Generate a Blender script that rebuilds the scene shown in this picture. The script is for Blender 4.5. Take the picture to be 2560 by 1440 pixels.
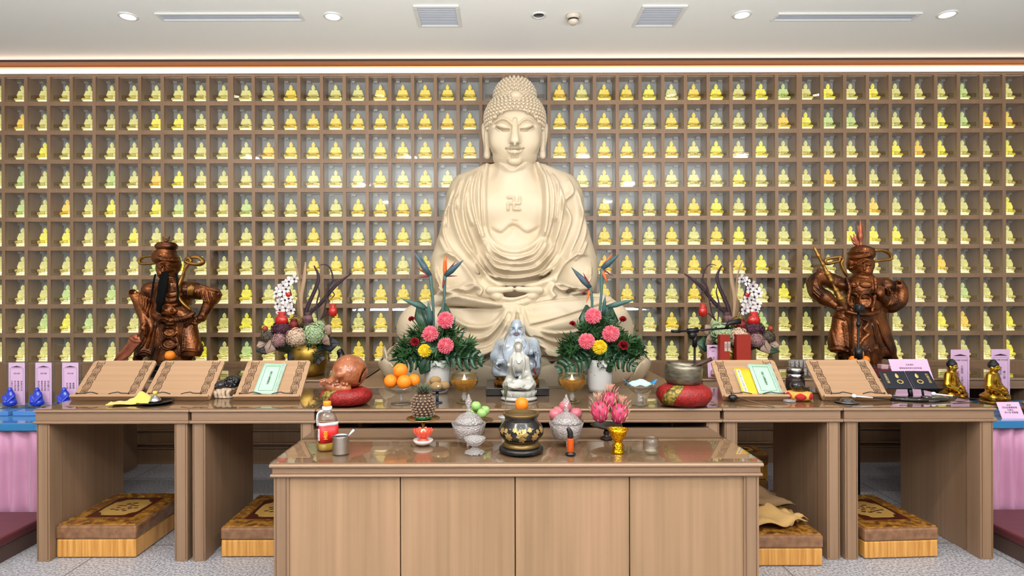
import bpy, math, random
import numpy as np
from mathutils import Vector, Matrix
for _o in list(bpy.data.objects): bpy.data.objects.remove(_o)
SC = bpy.context.scene
COL = SC.collection
random.seed(7)
# ---------------------------------------------------------------- camera, world, exposure
F, CX, CY, CH, ROLL = 1500.0, 1244.0, 730.0, 1.4, 0.0025
cd = bpy.data.cameras.new('camera'); cam = bpy.data.objects.new('camera', cd); COL.objects.link(cam)
cd.sensor_fit = 'HORIZONTAL'; cd.sensor_width = 36.0; cd.lens = 36.0 * F / 2560
cd.shift_x = (1280 - CX) / 2560; cd.shift_y = -(720 - CY) / 2560
cam.location = (0, 0, CH); cam.rotation_euler = (math.pi / 2, ROLL, 0)
cd.clip_start = 0.05
SC.camera = cam
SC.view_settings.view_transform = 'Standard'; SC.view_settings.look = 'None'
SC.view_settings.gamma = 1.0; SC.view_settings.use_curve_mapping = False
SC.view_settings.exposure = 0.2
W = bpy.data.worlds.new('world'); SC.world = W; W.use_nodes = True
W.node_tree.nodes['Background'].inputs[0].default_value = (0.9, 0.95, 1, 1)
W.node_tree.nodes['Background'].inputs[1].default_value = 0.25
cy = SC.cycles
cy.max_bounces = 6; cy.diffuse_bounces = 3; cy.glossy_bounces = 3; cy.transmission_bounces = 6
cy.transparent_max_bounces = 12; cy.caustics_reflective = False; cy.caustics_refractive = False
cy.sample_clamp_indirect = 4.0; cy.blur_glossy = 0.5
cy.use_denoising = True

def area(name, loc, size, power, col=(1, .96, .9), rot=(0, 0, 0), shape='RECTANGLE', sy=None, spread=math.pi):
    l = bpy.data.lights.new(name, 'AREA'); l.shape = shape; l.size = size
    if sy: l.size_y = sy
    l.energy = power; l.color = col; l.spread = spread
    o = bpy.data.objects.new(name, l); COL.objects.link(o); o.location = loc; o.rotation_euler = rot
    return o
def spot(name, loc, target, power, ang=60, col=(1, .94, .86), blend=.6, rad=.05):
    l = bpy.data.lights.new(name, 'SPOT'); l.energy = power; l.spot_size = math.radians(ang); l.spot_blend = blend
    l.color = col; l.shadow_soft_size = rad
    o = bpy.data.objects.new(name, l); COL.objects.link(o); o.location = loc
    d = Vector(target) - Vector(loc); o.rotation_euler = d.to_track_quat('-Z', 'Y').to_euler()
    return o
# lamps: recessed downlights over the hall (behind the camera and over the altar), added ceiling fill light, LED cove
for lx, ly in ((-3.4, 1.5), (-1.2, 1.5), (1.2, 1.5), (3.4, 1.5), (-2.3, -.6), (0, -.6), (2.3, -.6), (-2.3, -2.6), (2.3, -2.6)):
    area('hall_downlight', (lx, ly, 3.27), .16, 20, shape='DISK')
area('added_ceiling_fill', (0, -.6, 1.1), 5.0, 620, col=(.94, .97, 1), rot=(math.pi, 0, 0), sy=1.2)  # added, unseen: large upward area light that brightens the ceiling
area('cove_strip_glow', (0, 4.84, 3.2), 11.6, 4, col=(1, .78, .60), rot=(math.radians(150), 0, 0), sy=.03)
spot('track_spot', (-.75, 2.9, 3.22), (.05, 4.3, 1.9), 14, 46, blend=.8)
spot('track_spot', (1.0, 2.9, 3.22), (.2, 4.3, 1.9), 14, 46, blend=.8)

def unroll(px, py):
    u, v = px - CX, py - CY
    return u - ROLL * v, v + ROLL * u
def P(px, py, y):
    u, v = unroll(px, py); return (u * y / F, y, CH - v * y / F)
def ON(px, py, h):
    """the point of the horizontal surface at height h seen at that pixel"""
    u, v = unroll(px, py); y = (CH - h) * F / v
    return (u * y / F, y, h)
HB, HS = 0.797, 0.708
def onB(px, py): return ON(px, py, HB)
def onS(px, py): return ON(px, py, HS)

# ---------------------------------------------------------------- materials
MATS = {}
def lin(c):
    if isinstance(c, str):
        c = [int(c[i:i + 2], 16) / 255 for i in (0, 2, 4)]
        c = [x / 12.92 if x < .04045 else ((x + .055) / 1.055) ** 2.4 for x in c]
    return (*c[:3], 1)
def mat(name, col='808080', rough=.5, metal=0, emit=None, es=0, trans=0, alpha=1, ior=1.45, noise=None, bump=None, coat=0, sss=0, spec=.5, vor=None, sheen=0):
    """noise=(scale xyz, colour2, detail)  bump=(scale, strength)  vor=(scale, strength)"""
    if name in MATS: return MATS[name]
    m = bpy.data.materials.new(name); m.use_nodes = True; MATS[name] = m
    nt = m.node_tree; N = nt.nodes; L = nt.links; b = N['Principled BSDF']
    b.inputs['Base Color'].default_value = lin(col); b.inputs['Roughness'].default_value = rough
    b.inputs['Metallic'].default_value = metal; b.inputs['IOR'].default_value = ior
    b.inputs['Transmission Weight'].default_value = trans; b.inputs['Alpha'].default_value = alpha
    b.inputs['Coat Weight'].default_value = coat; b.inputs['Coat Roughness'].default_value = .08
    b.inputs['Specular IOR Level'].default_value = spec; b.inputs['Sheen Weight'].default_value = sheen
    if sss:
        b.inputs['Subsurface Weight'].default_value = sss; b.inputs['Subsurface Scale'].default_value = .02
    if emit is not None:
        b.inputs['Emission Color'].default_value = lin(emit); b.inputs['Emission Strength'].default_value = es
    tc = None
    def coords(sc):
        nonlocal tc
        if tc is None: tc = N.new('ShaderNodeTexCoord')
        mp = N.new('ShaderNodeMapping'); L.new(tc.outputs['Object'], mp.inputs[0])
        mp.inputs['Scale'].default_value = sc if isinstance(sc, tuple) else (sc, sc, sc); return mp
    if noise:
        mp = coords(noise[0]); t = N.new('ShaderNodeTexNoise'); t.inputs['Scale'].default_value = 1
        t.inputs['Detail'].default_value = noise[2] if len(noise) > 2 else 3; L.new(mp.outputs[0], t.inputs[0])
        r = N.new('ShaderNodeValToRGB'); r.color_ramp.elements[0].position = .35; r.color_ramp.elements[1].position = .65
        r.color_ramp.elements[0].color = lin(col); r.color_ramp.elements[1].color = lin(noise[1])
        L.new(t.outputs[0], r.inputs[0]); L.new(r.outputs[0], b.inputs['Base Color'])
    last = None
    if bump:
        mp = coords(bump[0]); t = N.new('ShaderNodeTexNoise'); t.inputs['Scale'].default_value = 1; L.new(mp.outputs[0], t.inputs[0])
        t.inputs['Detail'].default_value = 3
        bp = N.new('ShaderNodeBump'); bp.inputs['Strength'].default_value = bump[1]; bp.inputs['Distance'].default_value = bump[2] if len(bump) > 2 else .01
        L.new(t.outputs[0], bp.inputs['Height']); last = bp
    if vor:
        mp = coords(vor[0]); t = N.new('ShaderNodeTexVoronoi'); t.inputs['Scale'].default_value = 1; L.new(mp.outputs[0], t.inputs[0])
        bp = N.new('ShaderNodeBump'); bp.inputs['Strength'].default_value = vor[1]; bp.inputs['Distance'].default_value = vor[2] if len(vor) > 2 else .01
        bp.invert = True
        L.new(t.outputs['Distance'], bp.inputs['Height'])
        if last: L.new(last.outputs[0], bp.inputs['Normal'])
        last = bp
    if last: L.new(last.outputs[0], b.inputs['Normal'])
    return m
def thin_glass(name, tint='ffffff', refl=.5, rough=.02, base=.0):
    """clear thin pane: see-through with a fresnel reflection"""
    if name in MATS: return MATS[name]
    m = bpy.data.materials.new(name); m.use_nodes = True; MATS[name] = m
    nt = m.node_tree; N = nt.nodes; L = nt.links; N.remove(N['Principled BSDF'])
    tr = N.new('ShaderNodeBsdfTransparent'); tr.inputs[0].default_value = lin(tint)
    gl = N.new('ShaderNodeBsdfGlossy'); gl.inputs['Roughness'].default_value = rough
    lw = N.new('ShaderNodeLayerWeight'); lw.inputs[0].default_value = .5
    fr = N.new('ShaderNodeMath'); fr.operation = 'POWER'; fr.inputs[1].default_value = 3.2; L.new(lw.outputs['Facing'], fr.inputs[0])
    ma = N.new('ShaderNodeMath'); ma.operation = 'MULTIPLY_ADD'; ma.inputs[1].default_value = refl; ma.inputs[2].default_value = base + .035; ma.use_clamp = True
    mx = N.new('ShaderNodeMixShader'); L.new(fr.outputs[0], ma.inputs[0]); L.new(ma.outputs[0], mx.inputs[0])
    L.new(tr.outputs[0], mx.inputs[1]); L.new(gl.outputs[0], mx.inputs[2]); L.new(mx.outputs[0], N['Material Output'].inputs[0])
    return m
def crystal(name, tint='f6f4f4', milk=.22):
    """cut glass: see-through, sparkling and slightly milky"""
    m = thin_glass(name, tint, .6, .08, .12); nt = m.node_tree; N = nt.nodes; L = nt.links; out = N['Material Output']; mx = out.inputs[0].links[0].from_node
    d = N.new('ShaderNodeBsdfDiffuse'); d.inputs[0].default_value = lin('e8e2e2'); m2 = N.new('ShaderNodeMixShader'); m2.inputs[0].default_value = milk
    L.new(mx.outputs[0], m2.inputs[1]); L.new(d.outputs[0], m2.inputs[2]); L.new(m2.outputs[0], out.inputs[0])
    tc = N.new('ShaderNodeTexCoord'); v = N.new('ShaderNodeTexVoronoi'); v.inputs['Scale'].default_value = 130; L.new(tc.outputs['Object'], v.inputs[0])
    bp = N.new('ShaderNodeBump'); bp.inputs['Strength'].default_value = 1; bp.inputs['Distance'].default_value = .006; L.new(v.outputs['Distance'], bp.inputs['Height'])
    for n in N:
        if n.type in ('BSDF_GLOSSY', 'BSDF_DIFFUSE', 'LAYER_WEIGHT'): L.new(bp.outputs[0], n.inputs['Normal'])
    return m
def wood(name, a, b2, axis='x', rough=.45, coat=0, k=1.0):
    """straight grained veneer; grain runs along axis"""
    if name in MATS: return MATS[name]
    m = bpy.data.materials.new(name); m.use_nodes = True; MATS[name] = m
    nt = m.node_tree; N = nt.nodes; L = nt.links; b = N['Principled BSDF']
    tc = N.new('ShaderNodeTexCoord'); mp = N.new('ShaderNodeMapping'); L.new(tc.outputs['Object'], mp.inputs[0])
    s = {'x': (1.2, 60, 60), 'y': (60, 1.2, 60), 'z': (60, 60, 1.2)}[axis]
    mp.inputs['Scale'].default_value = tuple(v * k for v in s)
    t = N.new('ShaderNodeTexNoise'); t.inputs['Scale'].default_value = 1; t.inputs['Detail'].default_value = 4; L.new(mp.outputs[0], t.inputs[0])
    mp2 = N.new('ShaderNodeMapping'); L.new(tc.outputs['Object'], mp2.inputs[0]); mp2.inputs['Scale'].default_value = tuple(v * k * (.12 if v > 2 else .5) for v in s)
    t2 = N.new('ShaderNodeTexNoise'); t2.inputs['Scale'].default_value = 1; t2.inputs['Detail'].default_value = 2; L.new(mp2.outputs[0], t2.inputs[0])
    ad = N.new('ShaderNodeMath'); ad.operation = 'MULTIPLY_ADD'; ad.inputs[1].default_value = .5; L.new(t2.outputs[0], ad.inputs[0]); 
    ml = N.new('ShaderNodeMath'); ml.operation = 'MULTIPLY'; ml.inputs[1].default_value = .5; L.new(t.outputs[0], ml.inputs[0]); L.new(ml.outputs[0], ad.inputs[2])
    r = N.new('ShaderNodeValToRGB'); r.color_ramp.elements[0].position = .36; r.color_ramp.elements[1].position = .64
    r.color_ramp.elements[0].color = lin(a); r.color_ramp.elements[1].color = lin(b2)
    L.new(ad.outputs[0], r.inputs[0]); L.new(r.outputs[0], b.inputs['Base Color']); b.inputs['Roughness'].default_value = rough
    b.inputs['Coat Weight'].default_value = coat
    bp = N.new('ShaderNodeBump'); bp.inputs['Strength'].default_value = .15; bp.inputs['Distance'].default_value = .002
    L.new(t.outputs[0], bp.inputs['Height']); L.new(bp.outputs[0], b.inputs['Normal'])
    return m
# ---------------------------------------------------------------- mesh builder
class MB:
    def __init__(s): s.v = []; s.f = []; s.m = []; s.s = []
    def add(s, v, f, mi=0, sm=False):
        o = len(s.v); s.v.extend([tuple(p) for p in v])
        for q in f: s.f.append(tuple(i + o for i in q)); s.m.append(mi); s.s.append(sm)
        return s
    def box(s, x0, x1, y0, y1, z0, z1, mi=0):
        v = [(x, y, z) for x in (x0, x1) for y in (y0, y1) for z in (z0, z1)]
        return s.add(v, [(0, 1, 3, 2), (4, 6, 7, 5), (0, 4, 5, 1), (2, 3, 7, 6), (0, 2, 6, 4), (1, 5, 7, 3)], mi)
    def lathe(s, prof, c=(0, 0, 0), seg=32, mi=0, sx=1, sy=1, sm=True, wob=None, cap=True):
        v = []; f = []; n = len(prof)
        for r, z in prof:
            for i in range(seg):
                a = 2 * math.pi * i / seg; rr = r * (wob(a, z) if wob else 1)
                v.append((c[0] + rr * math.cos(a) * sx, c[1] + rr * math.sin(a) * sy, c[2] + z))
        for j in range(n - 1):
            for i in range(seg):
                k = (i + 1) % seg; f.append((j * seg + i, j * seg + k, (j + 1) * seg + k, (j + 1) * seg + i))
        if cap:
            if prof[0][0] > 1e-5: f.append(tuple(range(seg))[::-1])
            if prof[-1][0] > 1e-5: f.append(tuple((n - 1) * seg + i for i in range(seg)))
        return s.add(v, f, mi, sm)
    def tube(s, path, r, seg=8, mi=0, flat=1.0, up=None, sm=True):
        """path of points, r a number or one radius per point; flat squashes the section along its second axis"""
        path = [Vector(p) for p in path]; n = len(path); rs = list(r) if hasattr(r, '__len__') else [r] * n
        if len(rs) != n: rs = [float(np.interp(i / (n - 1) * (len(rs) - 1), range(len(rs)), rs)) for i in range(n)]
        v = []; f = []; prev = None
        for i in range(n):
            t = (path[min(i + 1, n - 1)] - path[max(i - 1, 0)])
            t = t.normalized() if t.length > 1e-9 else Vector((0, 0, 1))
            if prev is None:
                a = Vector(up) if up else (Vector((0, 0, 1)) if abs(t.z) < .9 else Vector((1, 0, 0)))
                n1 = (a - t * a.dot(t)).normalized()
            else:
                n1 = prev - t * prev.dot(t); n1 = n1.normalized() if n1.length > 1e-6 else prev
            prev = n1; n2 = t.cross(n1)
            for k in range(seg):
                a = 2 * math.pi * k / seg
                v.append(path[i] + n1 * (rs[i] * math.cos(a) * flat) + n2 * (rs[i] * math.sin(a)))
        for i in range(n - 1):
            for k in range(seg):
                q = (k + 1) % seg; f.append((i * seg + k, i * seg + q, (i + 1) * seg + q, (i + 1) * seg + k))
        f.append(tuple(range(seg))[::-1]); f.append(tuple((n - 1) * seg + k for k in range(seg)))
        return s.add(v, f, mi, sm)
    def ball(s, c, r, seg=16, mi=0, rot=None, wob=None):
        r = r if hasattr(r, '__len__') else (r, r, r); v = []; f = []; rg = max(4, seg // 2)
        for j in range(rg + 1):
            b = math.pi * j / rg
            for i in range(seg):
                a = 2 * math.pi * i / seg; p = Vector((math.sin(b) * math.cos(a), math.sin(b) * math.sin(a), math.cos(b)))
                w = wob(p) if wob else 1
                p = Vector((p.x * r[0] * w, p.y * r[1] * w, p.z * r[2] * w))
                if rot: p = rot @ p
                v.append((p.x + c[0], p.y + c[1], p.z + c[2]))
        for j in range(rg):
            for i in range(seg):
                k = (i + 1) % seg; f.append((j * seg + i, (j + 1) * seg + i, (j + 1) * seg + k, j * seg + k))
        return s.add(v, f, mi, True)
    def sheet(s, rows, mi=0, sm=True, th=0, closed=False):
        """grid of points rows[j][i]; th gives it a thickness along the normal"""
        n, m = len(rows), len(rows[0]); v = [Vector(p) for r in rows for p in r]; f = []
        for j in range(n - 1):
            for i in range(m - 1): f.append((j * m + i, j * m + i + 1, (j + 1) * m + i + 1, (j + 1) * m + i))
        if th:
            nrm = []
            for j in range(n):
                for i in range(m):
                    a = v[j * m + min(i + 1, m - 1)] - v[j * m + max(i - 1, 0)]; b = v[min(j + 1, n - 1) * m + i] - v[max(j - 1, 0) * m + i]
                    c = a.cross(b); nrm.append(c.normalized() if c.length > 1e-12 else Vector((0, 0, 1)))
            k = len(v); v = v + [p - q * th for p, q in zip(v, nrm)]
            f += [tuple(i + k for i in q)[::-1] for q in f]
            for j in range(n - 1):
                f.append((j * m, (j + 1) * m, (j + 1) * m + k, j * m + k)); f.append((j * m + m - 1, j * m + m - 1 + k, (j + 1) * m + m - 1 + k, (j + 1) * m + m - 1))
            for i in range(m - 1):
                f.append((i, i + k, i + 1 + k, i + 1)); f.append(((n - 1) * m + i, (n - 1) * m + i + 1, (n - 1) * m + i + 1 + k, (n - 1) * m + i + k))
        return s.add(v, f, mi, sm)
    def xf(s, M):
        s.v = [tuple(M @ Vector(p)) for p in s.v]; return s
    def mesh(s, name):
        me = bpy.data.meshes.new(name); me.from_pydata(s.v, [], s.f)
        me.polygons.foreach_set('material_index', s.m); me.polygons.foreach_set('use_smooth', s.s); me.update(); return me
    def build(s, name, mats, parent=None, loc=None, bevel=0, rot=None):
        return link(name, s.mesh(name), mats, parent, loc, bevel, rot)
def link(name, me, mats, parent=None, loc=None, bevel=0, rot=None):
    for m in (mats if isinstance(mats, (list, tuple)) else [mats]): me.materials.append(m)
    o = bpy.data.objects.new(name, me); COL.objects.link(o)
    if parent: o.parent = parent
    if loc is not None: o.location = loc
    if rot is not None: o.rotation_euler = rot
    if bevel:
        b = o.modifiers.new('edge', 'BEVEL'); b.width = bevel; b.segments = 2; b.limit_method = 'ANGLE'; b.angle_limit = .7
        b.harden_normals = False
    return o
def thing(name, label, cat, loc=(0, 0, 0), rz=0, group=None):
    o = bpy.data.objects.new(name, None); COL.objects.link(o); o.location = loc; o.rotation_euler = (0, 0, rz)
    o.empty_display_size = .05; return tag(o, label, cat, group)
def tag(o, label, cat, group=None, kind=None):
    o['label'] = label; o['category'] = cat
    if group: o['group'] = group
    if kind: o['kind'] = kind
    return o
def struct(o): o['kind'] = 'structure'; return o
def dup(root, loc, rz, label, group=None):
    r = root.copy(); COL.objects.link(r); r.location = loc; r.rotation_euler = (0, 0, rz); r['label'] = label
    if group: r['group'] = group
    for ch in list(root.children):
        c = ch.copy(); COL.objects.link(c); c.parent = r
        for g in list(ch.children):
            d = g.copy(); COL.objects.link(d); d.parent = c
    return r
def writing(name, txt, size, parent, loc, rot, m, vertical=False, align='CENTER', sp=1.0):
    """lettering as thin raised mesh"""
    cu = bpy.data.curves.new(name, 'FONT'); cu.body = '\n'.join(txt) if vertical else txt
    cu.size = size; cu.align_x = align; cu.align_y = 'CENTER'; cu.extrude = .0002; cu.space_line = sp; cu.resolution_u = 2
    t = bpy.data.objects.new(name, cu); COL.objects.link(t)
    dg = bpy.context.evaluated_depsgraph_get(); dg.update()
    me = bpy.data.meshes.new_from_object(t.evaluated_get(dg)); bpy.data.objects.remove(t)
    me.materials.clear(); return link(name, me, m, parent, loc, 0, rot)
def smooth_path(pts, n=8):
    pts = [Vector(p) for p in pts]; out = []; m = len(pts)
    for i in range(m - 1):
        p0, p1, p2, p3 = pts[max(i - 1, 0)], pts[i], pts[i + 1], pts[min(i + 2, m - 1)]
        for k in range(n):
            t = k / n; out.append(.5 * ((2 * p1) + (p2 - p0) * t + (2 * p0 - 5 * p1 + 4 * p2 - p3) * t * t + (3 * p1 - p0 - 3 * p2 + p3) * t ** 3))
    out.append(pts[-1]); return out
# ---------------------------------------------------------------- sculpting: distance field to mesh
class Sculpt:
    def __init__(s, lo, hi, h):
        s.lo = np.array(lo, float); s.h = h; s.n = [int(math.ceil((b - a) / h)) + 1 for a, b in zip(lo, hi)]
        s.ax = [(s.lo[i] + h * np.arange(s.n[i])).astype(np.float32) for i in range(3)]
        s.d = np.full(s.n, .08 if h > .001 else .08, np.float32); s.H = np.zeros((s.n[0], s.n[2]), np.float32)
    def _win(s, lo, hi, m):
        sl = []
        for i in range(3):
            a = int(max(0, math.floor((lo[i] - m - s.lo[i]) / s.h))); b = int(min(s.n[i], math.ceil((hi[i] + m - s.lo[i]) / s.h) + 1))
            if b <= a: return None
            sl.append(slice(a, b))
        return tuple(sl)
    def _put(s, lo, hi, fn, k=.01, sub=False):
        w = s._win(lo, hi, k + 3 * s.h)
        if w is None: return s
        X = s.ax[0][w[0]][:, None, None]; Y = s.ax[1][w[1]][None, :, None]; Z = s.ax[2][w[2]][None, None, :]
        e = fn(X, Y, Z).astype(np.float32); d = s.d[w]
        if sub: e = -e; q = np.maximum(k - np.abs(d - e), 0) / k; s.d[w] = np.maximum(d, e) + q * q * k * .25
        else: q = np.maximum(k - np.abs(d - e), 0) / k; s.d[w] = np.minimum(d, e) - q * q * k * .25
        return s
    def ell(s, c, r, k=.01, rot=None, sub=False):
        r = r if hasattr(r, '__len__') else (r, r, r); R = max(r)
        M = (Matrix.Rotation(rot[0], 3, 'X') @ Matrix.Rotation(rot[1], 3, 'Y') @ Matrix.Rotation(rot[2], 3, 'Z')) if rot else None
        def fn(X, Y, Z):
            x, y, z = X - c[0], Y - c[1], Z - c[2]
            if M is not None:
                A = np.array(M.inverted()); x, y, z = [A[i][0] * x + A[i][1] * y + A[i][2] * z for i in range(3)]
            k0 = np.sqrt((x / r[0]) ** 2 + (y / r[1]) ** 2 + (z / r[2]) ** 2) + 1e-6
            k1 = np.sqrt((x / r[0] ** 2) ** 2 + (y / r[1] ** 2) ** 2 + (z / r[2] ** 2) ** 2) + 1e-6
            return k0 * (k0 - 1) / k1
        e = [R] * 3 if rot else r
        return s._put([c[i] - e[i] for i in range(3)], [c[i] + e[i] for i in range(3)], fn, k, sub)
    def cap(s, a, b, ra, rb=None, k=.01, sub=False, fl=(1, 1, 1)):
        rb = ra if rb is None else rb; a = np.array(a, float); b = np.array(b, float); f = np.array(fl, float); R = max(ra, rb)
        A = a / f; B = b / f; ba = B - A; bb = float(ba @ ba) + 1e-12
        def fn(X, Y, Z):
            x, y, z = X / f[0] - A[0], Y / f[1] - A[1], Z / f[2] - A[2]
            t = np.clip((x * ba[0] + y * ba[1] + z * ba[2]) / bb, 0, 1)
            return (np.sqrt((x - ba[0] * t) ** 2 + (y - ba[1] * t) ** 2 + (z - ba[2] * t) ** 2) - (ra + (rb - ra) * t)) * min(fl)
        return s._put(np.minimum(a, b) - R * f, np.maximum(a, b) + R * f, fn, k, sub)
    def chain(s, pts, r, k=.01, n=4, sub=False, fl=(1, 1, 1)):
        rr = r if hasattr(r, '__len__') else [r] * len(pts); P_ = smooth_path(pts, n); m = len(P_)
        for i in range(m - 1):
            t0 = i / n; t1 = (i + 1) / n; g = lambda t: float(np.interp(t, range(len(rr)), rr))
            s.cap(P_[i], P_[i + 1], g(t0), g(t1), k, sub, fl)
        return s
    def box(s, c, r, rad=.005, k=.01, sub=False, rot=None):
        M = Matrix.Rotation(rot, 3, 'Y') if rot else None; R = max(r) * 1.5
        def fn(X, Y, Z):
            x, y, z = X - c[0], Y - c[1], Z - c[2]
            if M is not None:
                A = np.array(M.inverted()); x, y, z = [A[i][0] * x + A[i][1] * y + A[i][2] * z for i in range(3)]
            qx, qy, qz = np.abs(x) - r[0] + rad, np.abs(y) - r[1] + rad, np.abs(z) - r[2] + rad
            return np.sqrt(np.maximum(qx, 0) ** 2 + np.maximum(qy, 0) ** 2 + np.maximum(qz, 0) ** 2) + np.minimum(np.maximum(qx, np.maximum(qy, qz)), 0) - rad
        return s._put([c[i] - R for i in range(3)], [c[i] + R for i in range(3)], fn, k, sub)
    # relief over the front, laid out in the statue's own x-z plane
    def _seg(s, pts, m):
        q = np.array(pts, float); lo = q.min(0) - m; hi = q.max(0) + m
        i0 = int(max(0, (lo[0] - s.lo[0]) / s.h)); i1 = int(min(s.n[0], (hi[0] - s.lo[0]) / s.h + 2))
        j0 = int(max(0, (lo[1] - s.lo[2]) / s.h)); j1 = int(min(s.n[2], (hi[1] - s.lo[2]) / s.h + 2))
        return i0, i1, j0, j1
    def stroke(s, pts, w, h, w2=None, mode='add', taper=True):
        """ridge (h>0) or groove (h<0) along a smooth curve of (x,z) points; w2 = width on the other side"""
        w2 = w2 or w; Q = [(p.x, p.y) for p in smooth_path([(a, b, 0) for a, b in pts], 6)]
        i0, i1, j0, j1 = s._seg(Q, 3 * max(w, w2))
        if i1 <= i0 or j1 <= j0: return s
        X = s.ax[0][i0:i1][:, None]; Z = s.ax[2][j0:j1][None, :]
        D = np.full((i1 - i0, j1 - j0), 9., np.float32); S = np.zeros_like(D); T = np.zeros_like(D); n = len(Q) - 1
        for i in range(n):
            ax, az = Q[i]; bx, bz = Q[i + 1]; dx, dz = bx - ax, bz - az; L2 = dx * dx + dz * dz + 1e-12
            t = np.clip(((X - ax) * dx + (Z - az) * dz) / L2, 0, 1); ex = X - ax - dx * t; ez = Z - az - dz * t
            d = np.sqrt(ex * ex + ez * ez); m = d < D; D = np.where(m, d, D); S = np.where(m, np.sign(dx * ez - dz * ex), S); T = np.where(m, (i + t) / n, T)
        ww = np.where(S > 0, w, w2); g = h * np.exp(-(D / ww) ** 2)
        if taper: g = g * np.clip(np.minimum(T, 1 - T) * 6 + .15, 0, 1)
        Hs = s.H[i0:i1, j0:j1]
        s.H[i0:i1, j0:j1] = Hs + g if mode == 'add' else (np.maximum(Hs, g) if h > 0 else np.minimum(Hs, g)); return s
    def region(s, pts, h, soft):
        """raise or sink the inside of a closed outline"""
        Q = [(p.x, p.y) for p in smooth_path([(a, b, 0) for a, b in list(pts) + [pts[0]]], 6)]
        i0, i1, j0, j1 = s._seg(Q, soft * 2); X = s.ax[0][i0:i1][:, None]; Z = s.ax[2][j0:j1][None, :]
        ins = np.zeros((i1 - i0, j1 - j0), bool); D = np.full(ins.shape, 9., np.float32)
        for i in range(len(Q) - 1):
            ax, az = Q[i]; bx, bz = Q[i + 1]; dx, dz = bx - ax, bz - az
            t = np.clip(((X - ax) * dx + (Z - az) * dz) / (dx * dx + dz * dz + 1e-12), 0, 1)
            D = np.minimum(D, np.hypot(X - ax - dx * t, Z - az - dz * t))
            if abs(dz) > 1e-12: ins ^= ((az > Z) != (bz > Z)) & (X < dx * (Z - az) / dz + ax)
        sd = np.where(ins, D, -D); s.H[i0:i1, j0:j1] += h / (1 + np.exp(-np.clip(sd / soft * 4, -30, 30))); return s
    def apply(s, ymax=None, soft=.03):
        Y = s.ax[1][None, :, None]; mk = 1.0 if ymax is None else 1 / (1 + np.exp((Y - ymax) / soft))
        s.d = (s.d - s.H[:, None, :] * mk).astype(np.float32); s.H[:] = 0; return s
    def mesh(s, name, off=(0, 0, 0), iters=0):
        d = s.d; h = s.h; nx, ny, nz = d.shape
        d[0] = d[-1] = .05; d[:, 0] = d[:, -1] = .05; d[:, :, 0] = d[:, :, -1] = .05
        ins = d < 0
        c = np.zeros((nx - 1, ny - 1, nz - 1), np.uint8)
        for a in (0, 1):
            for b in (0, 1):
                for e in (0, 1): c += ins[a:nx - 1 + a, b:ny - 1 + b, e:nz - 1 + e]
        I, J, K = np.nonzero((c > 0) & (c < 8)); n = len(I)
        idx = np.full(c.shape, -1, np.int32); idx[I, J, K] = np.arange(n)
        val = [d[I + a, J + b, K + e] for a in (0, 1) for b in (0, 1) for e in (0, 1)]
        cor = [(a, b, e) for a in (0, 1) for b in (0, 1) for e in (0, 1)]
        acc = np.zeros((n, 3)); cnt = np.zeros(n)
        for p in range(8):
            for q in range(p + 1, 8):
                if sum(abs(cor[p][i] - cor[q][i]) for i in range(3)) != 1: continue
                u, v = val[p], val[q]; m = (u < 0) != (v < 0); t = np.where(m, u / np.where(m, u - v, 1), 0)
                for i in range(3): acc[:, i] += np.where(m, cor[p][i] + (cor[q][i] - cor[p][i]) * t, 0)
                cnt += m
        V = acc / cnt[:, None] + np.stack([I, J, K], 1); V = V * h + s.lo - np.array(off)
        Fs = []
        for ax in range(3):
            sl0 = [slice(None)] * 3; sl1 = [slice(None)] * 3; sl0[ax] = slice(0, -1); sl1[ax] = slice(1, None)
            A, B = ins[tuple(sl0)], ins[tuple(sl1)]; E = np.nonzero(A != B)
            o = [i for i in range(3) if i != ax]; ok = (E[o[0]] > 0) & (E[o[1]] > 0)
            E = [e[ok] for e in E]; flip = A[tuple(E)]
            def cell(du, dv):
                g = [E[0], E[1], E[2]]; g = [x.copy() for x in g]; g[o[0]] = g[o[0]] - du; g[o[1]] = g[o[1]] - dv
                g = [np.clip(x, 0, c.shape[i] - 1) for i, x in enumerate(g)]; return idx[tuple(g)]
            q = np.stack([cell(1, 1), cell(0, 1), cell(0, 0), cell(1, 0)], 1)
            if ax == 1: flip = ~flip
            q = np.where(flip[:, None], q, q[:, ::-1]); Fs.append(q[(q >= 0).all(1)])
        Q = np.concatenate(Fs)
        for _ in range(iters):
            a = np.zeros_like(V); w = np.zeros(len(V))
            for i in range(4):
                for j in (1, 3): np.add.at(a, Q[:, i], V[Q[:, (i + j) % 4]]); np.add.at(w, Q[:, i], 1)
            V = V * .5 + .5 * a / np.maximum(w, 1)[:, None]
        return npmesh(name, V, Q)
def npmesh(name, V, Q, smooth=True):
    me = bpy.data.meshes.new(name); n = len(Q); me.vertices.add(len(V)); me.vertices.foreach_set('co', V.astype(np.float32).ravel())
    me.loops.add(4 * n); me.loops.foreach_set('vertex_index', Q.astype(np.int32).ravel())
    me.polygons.add(n); me.polygons.foreach_set('loop_start', np.arange(0, 4 * n, 4, dtype=np.int32))
    me.polygons.foreach_set('use_smooth', np.full(n, smooth)); me.update(calc_edges=True); me.validate(); return me
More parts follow.
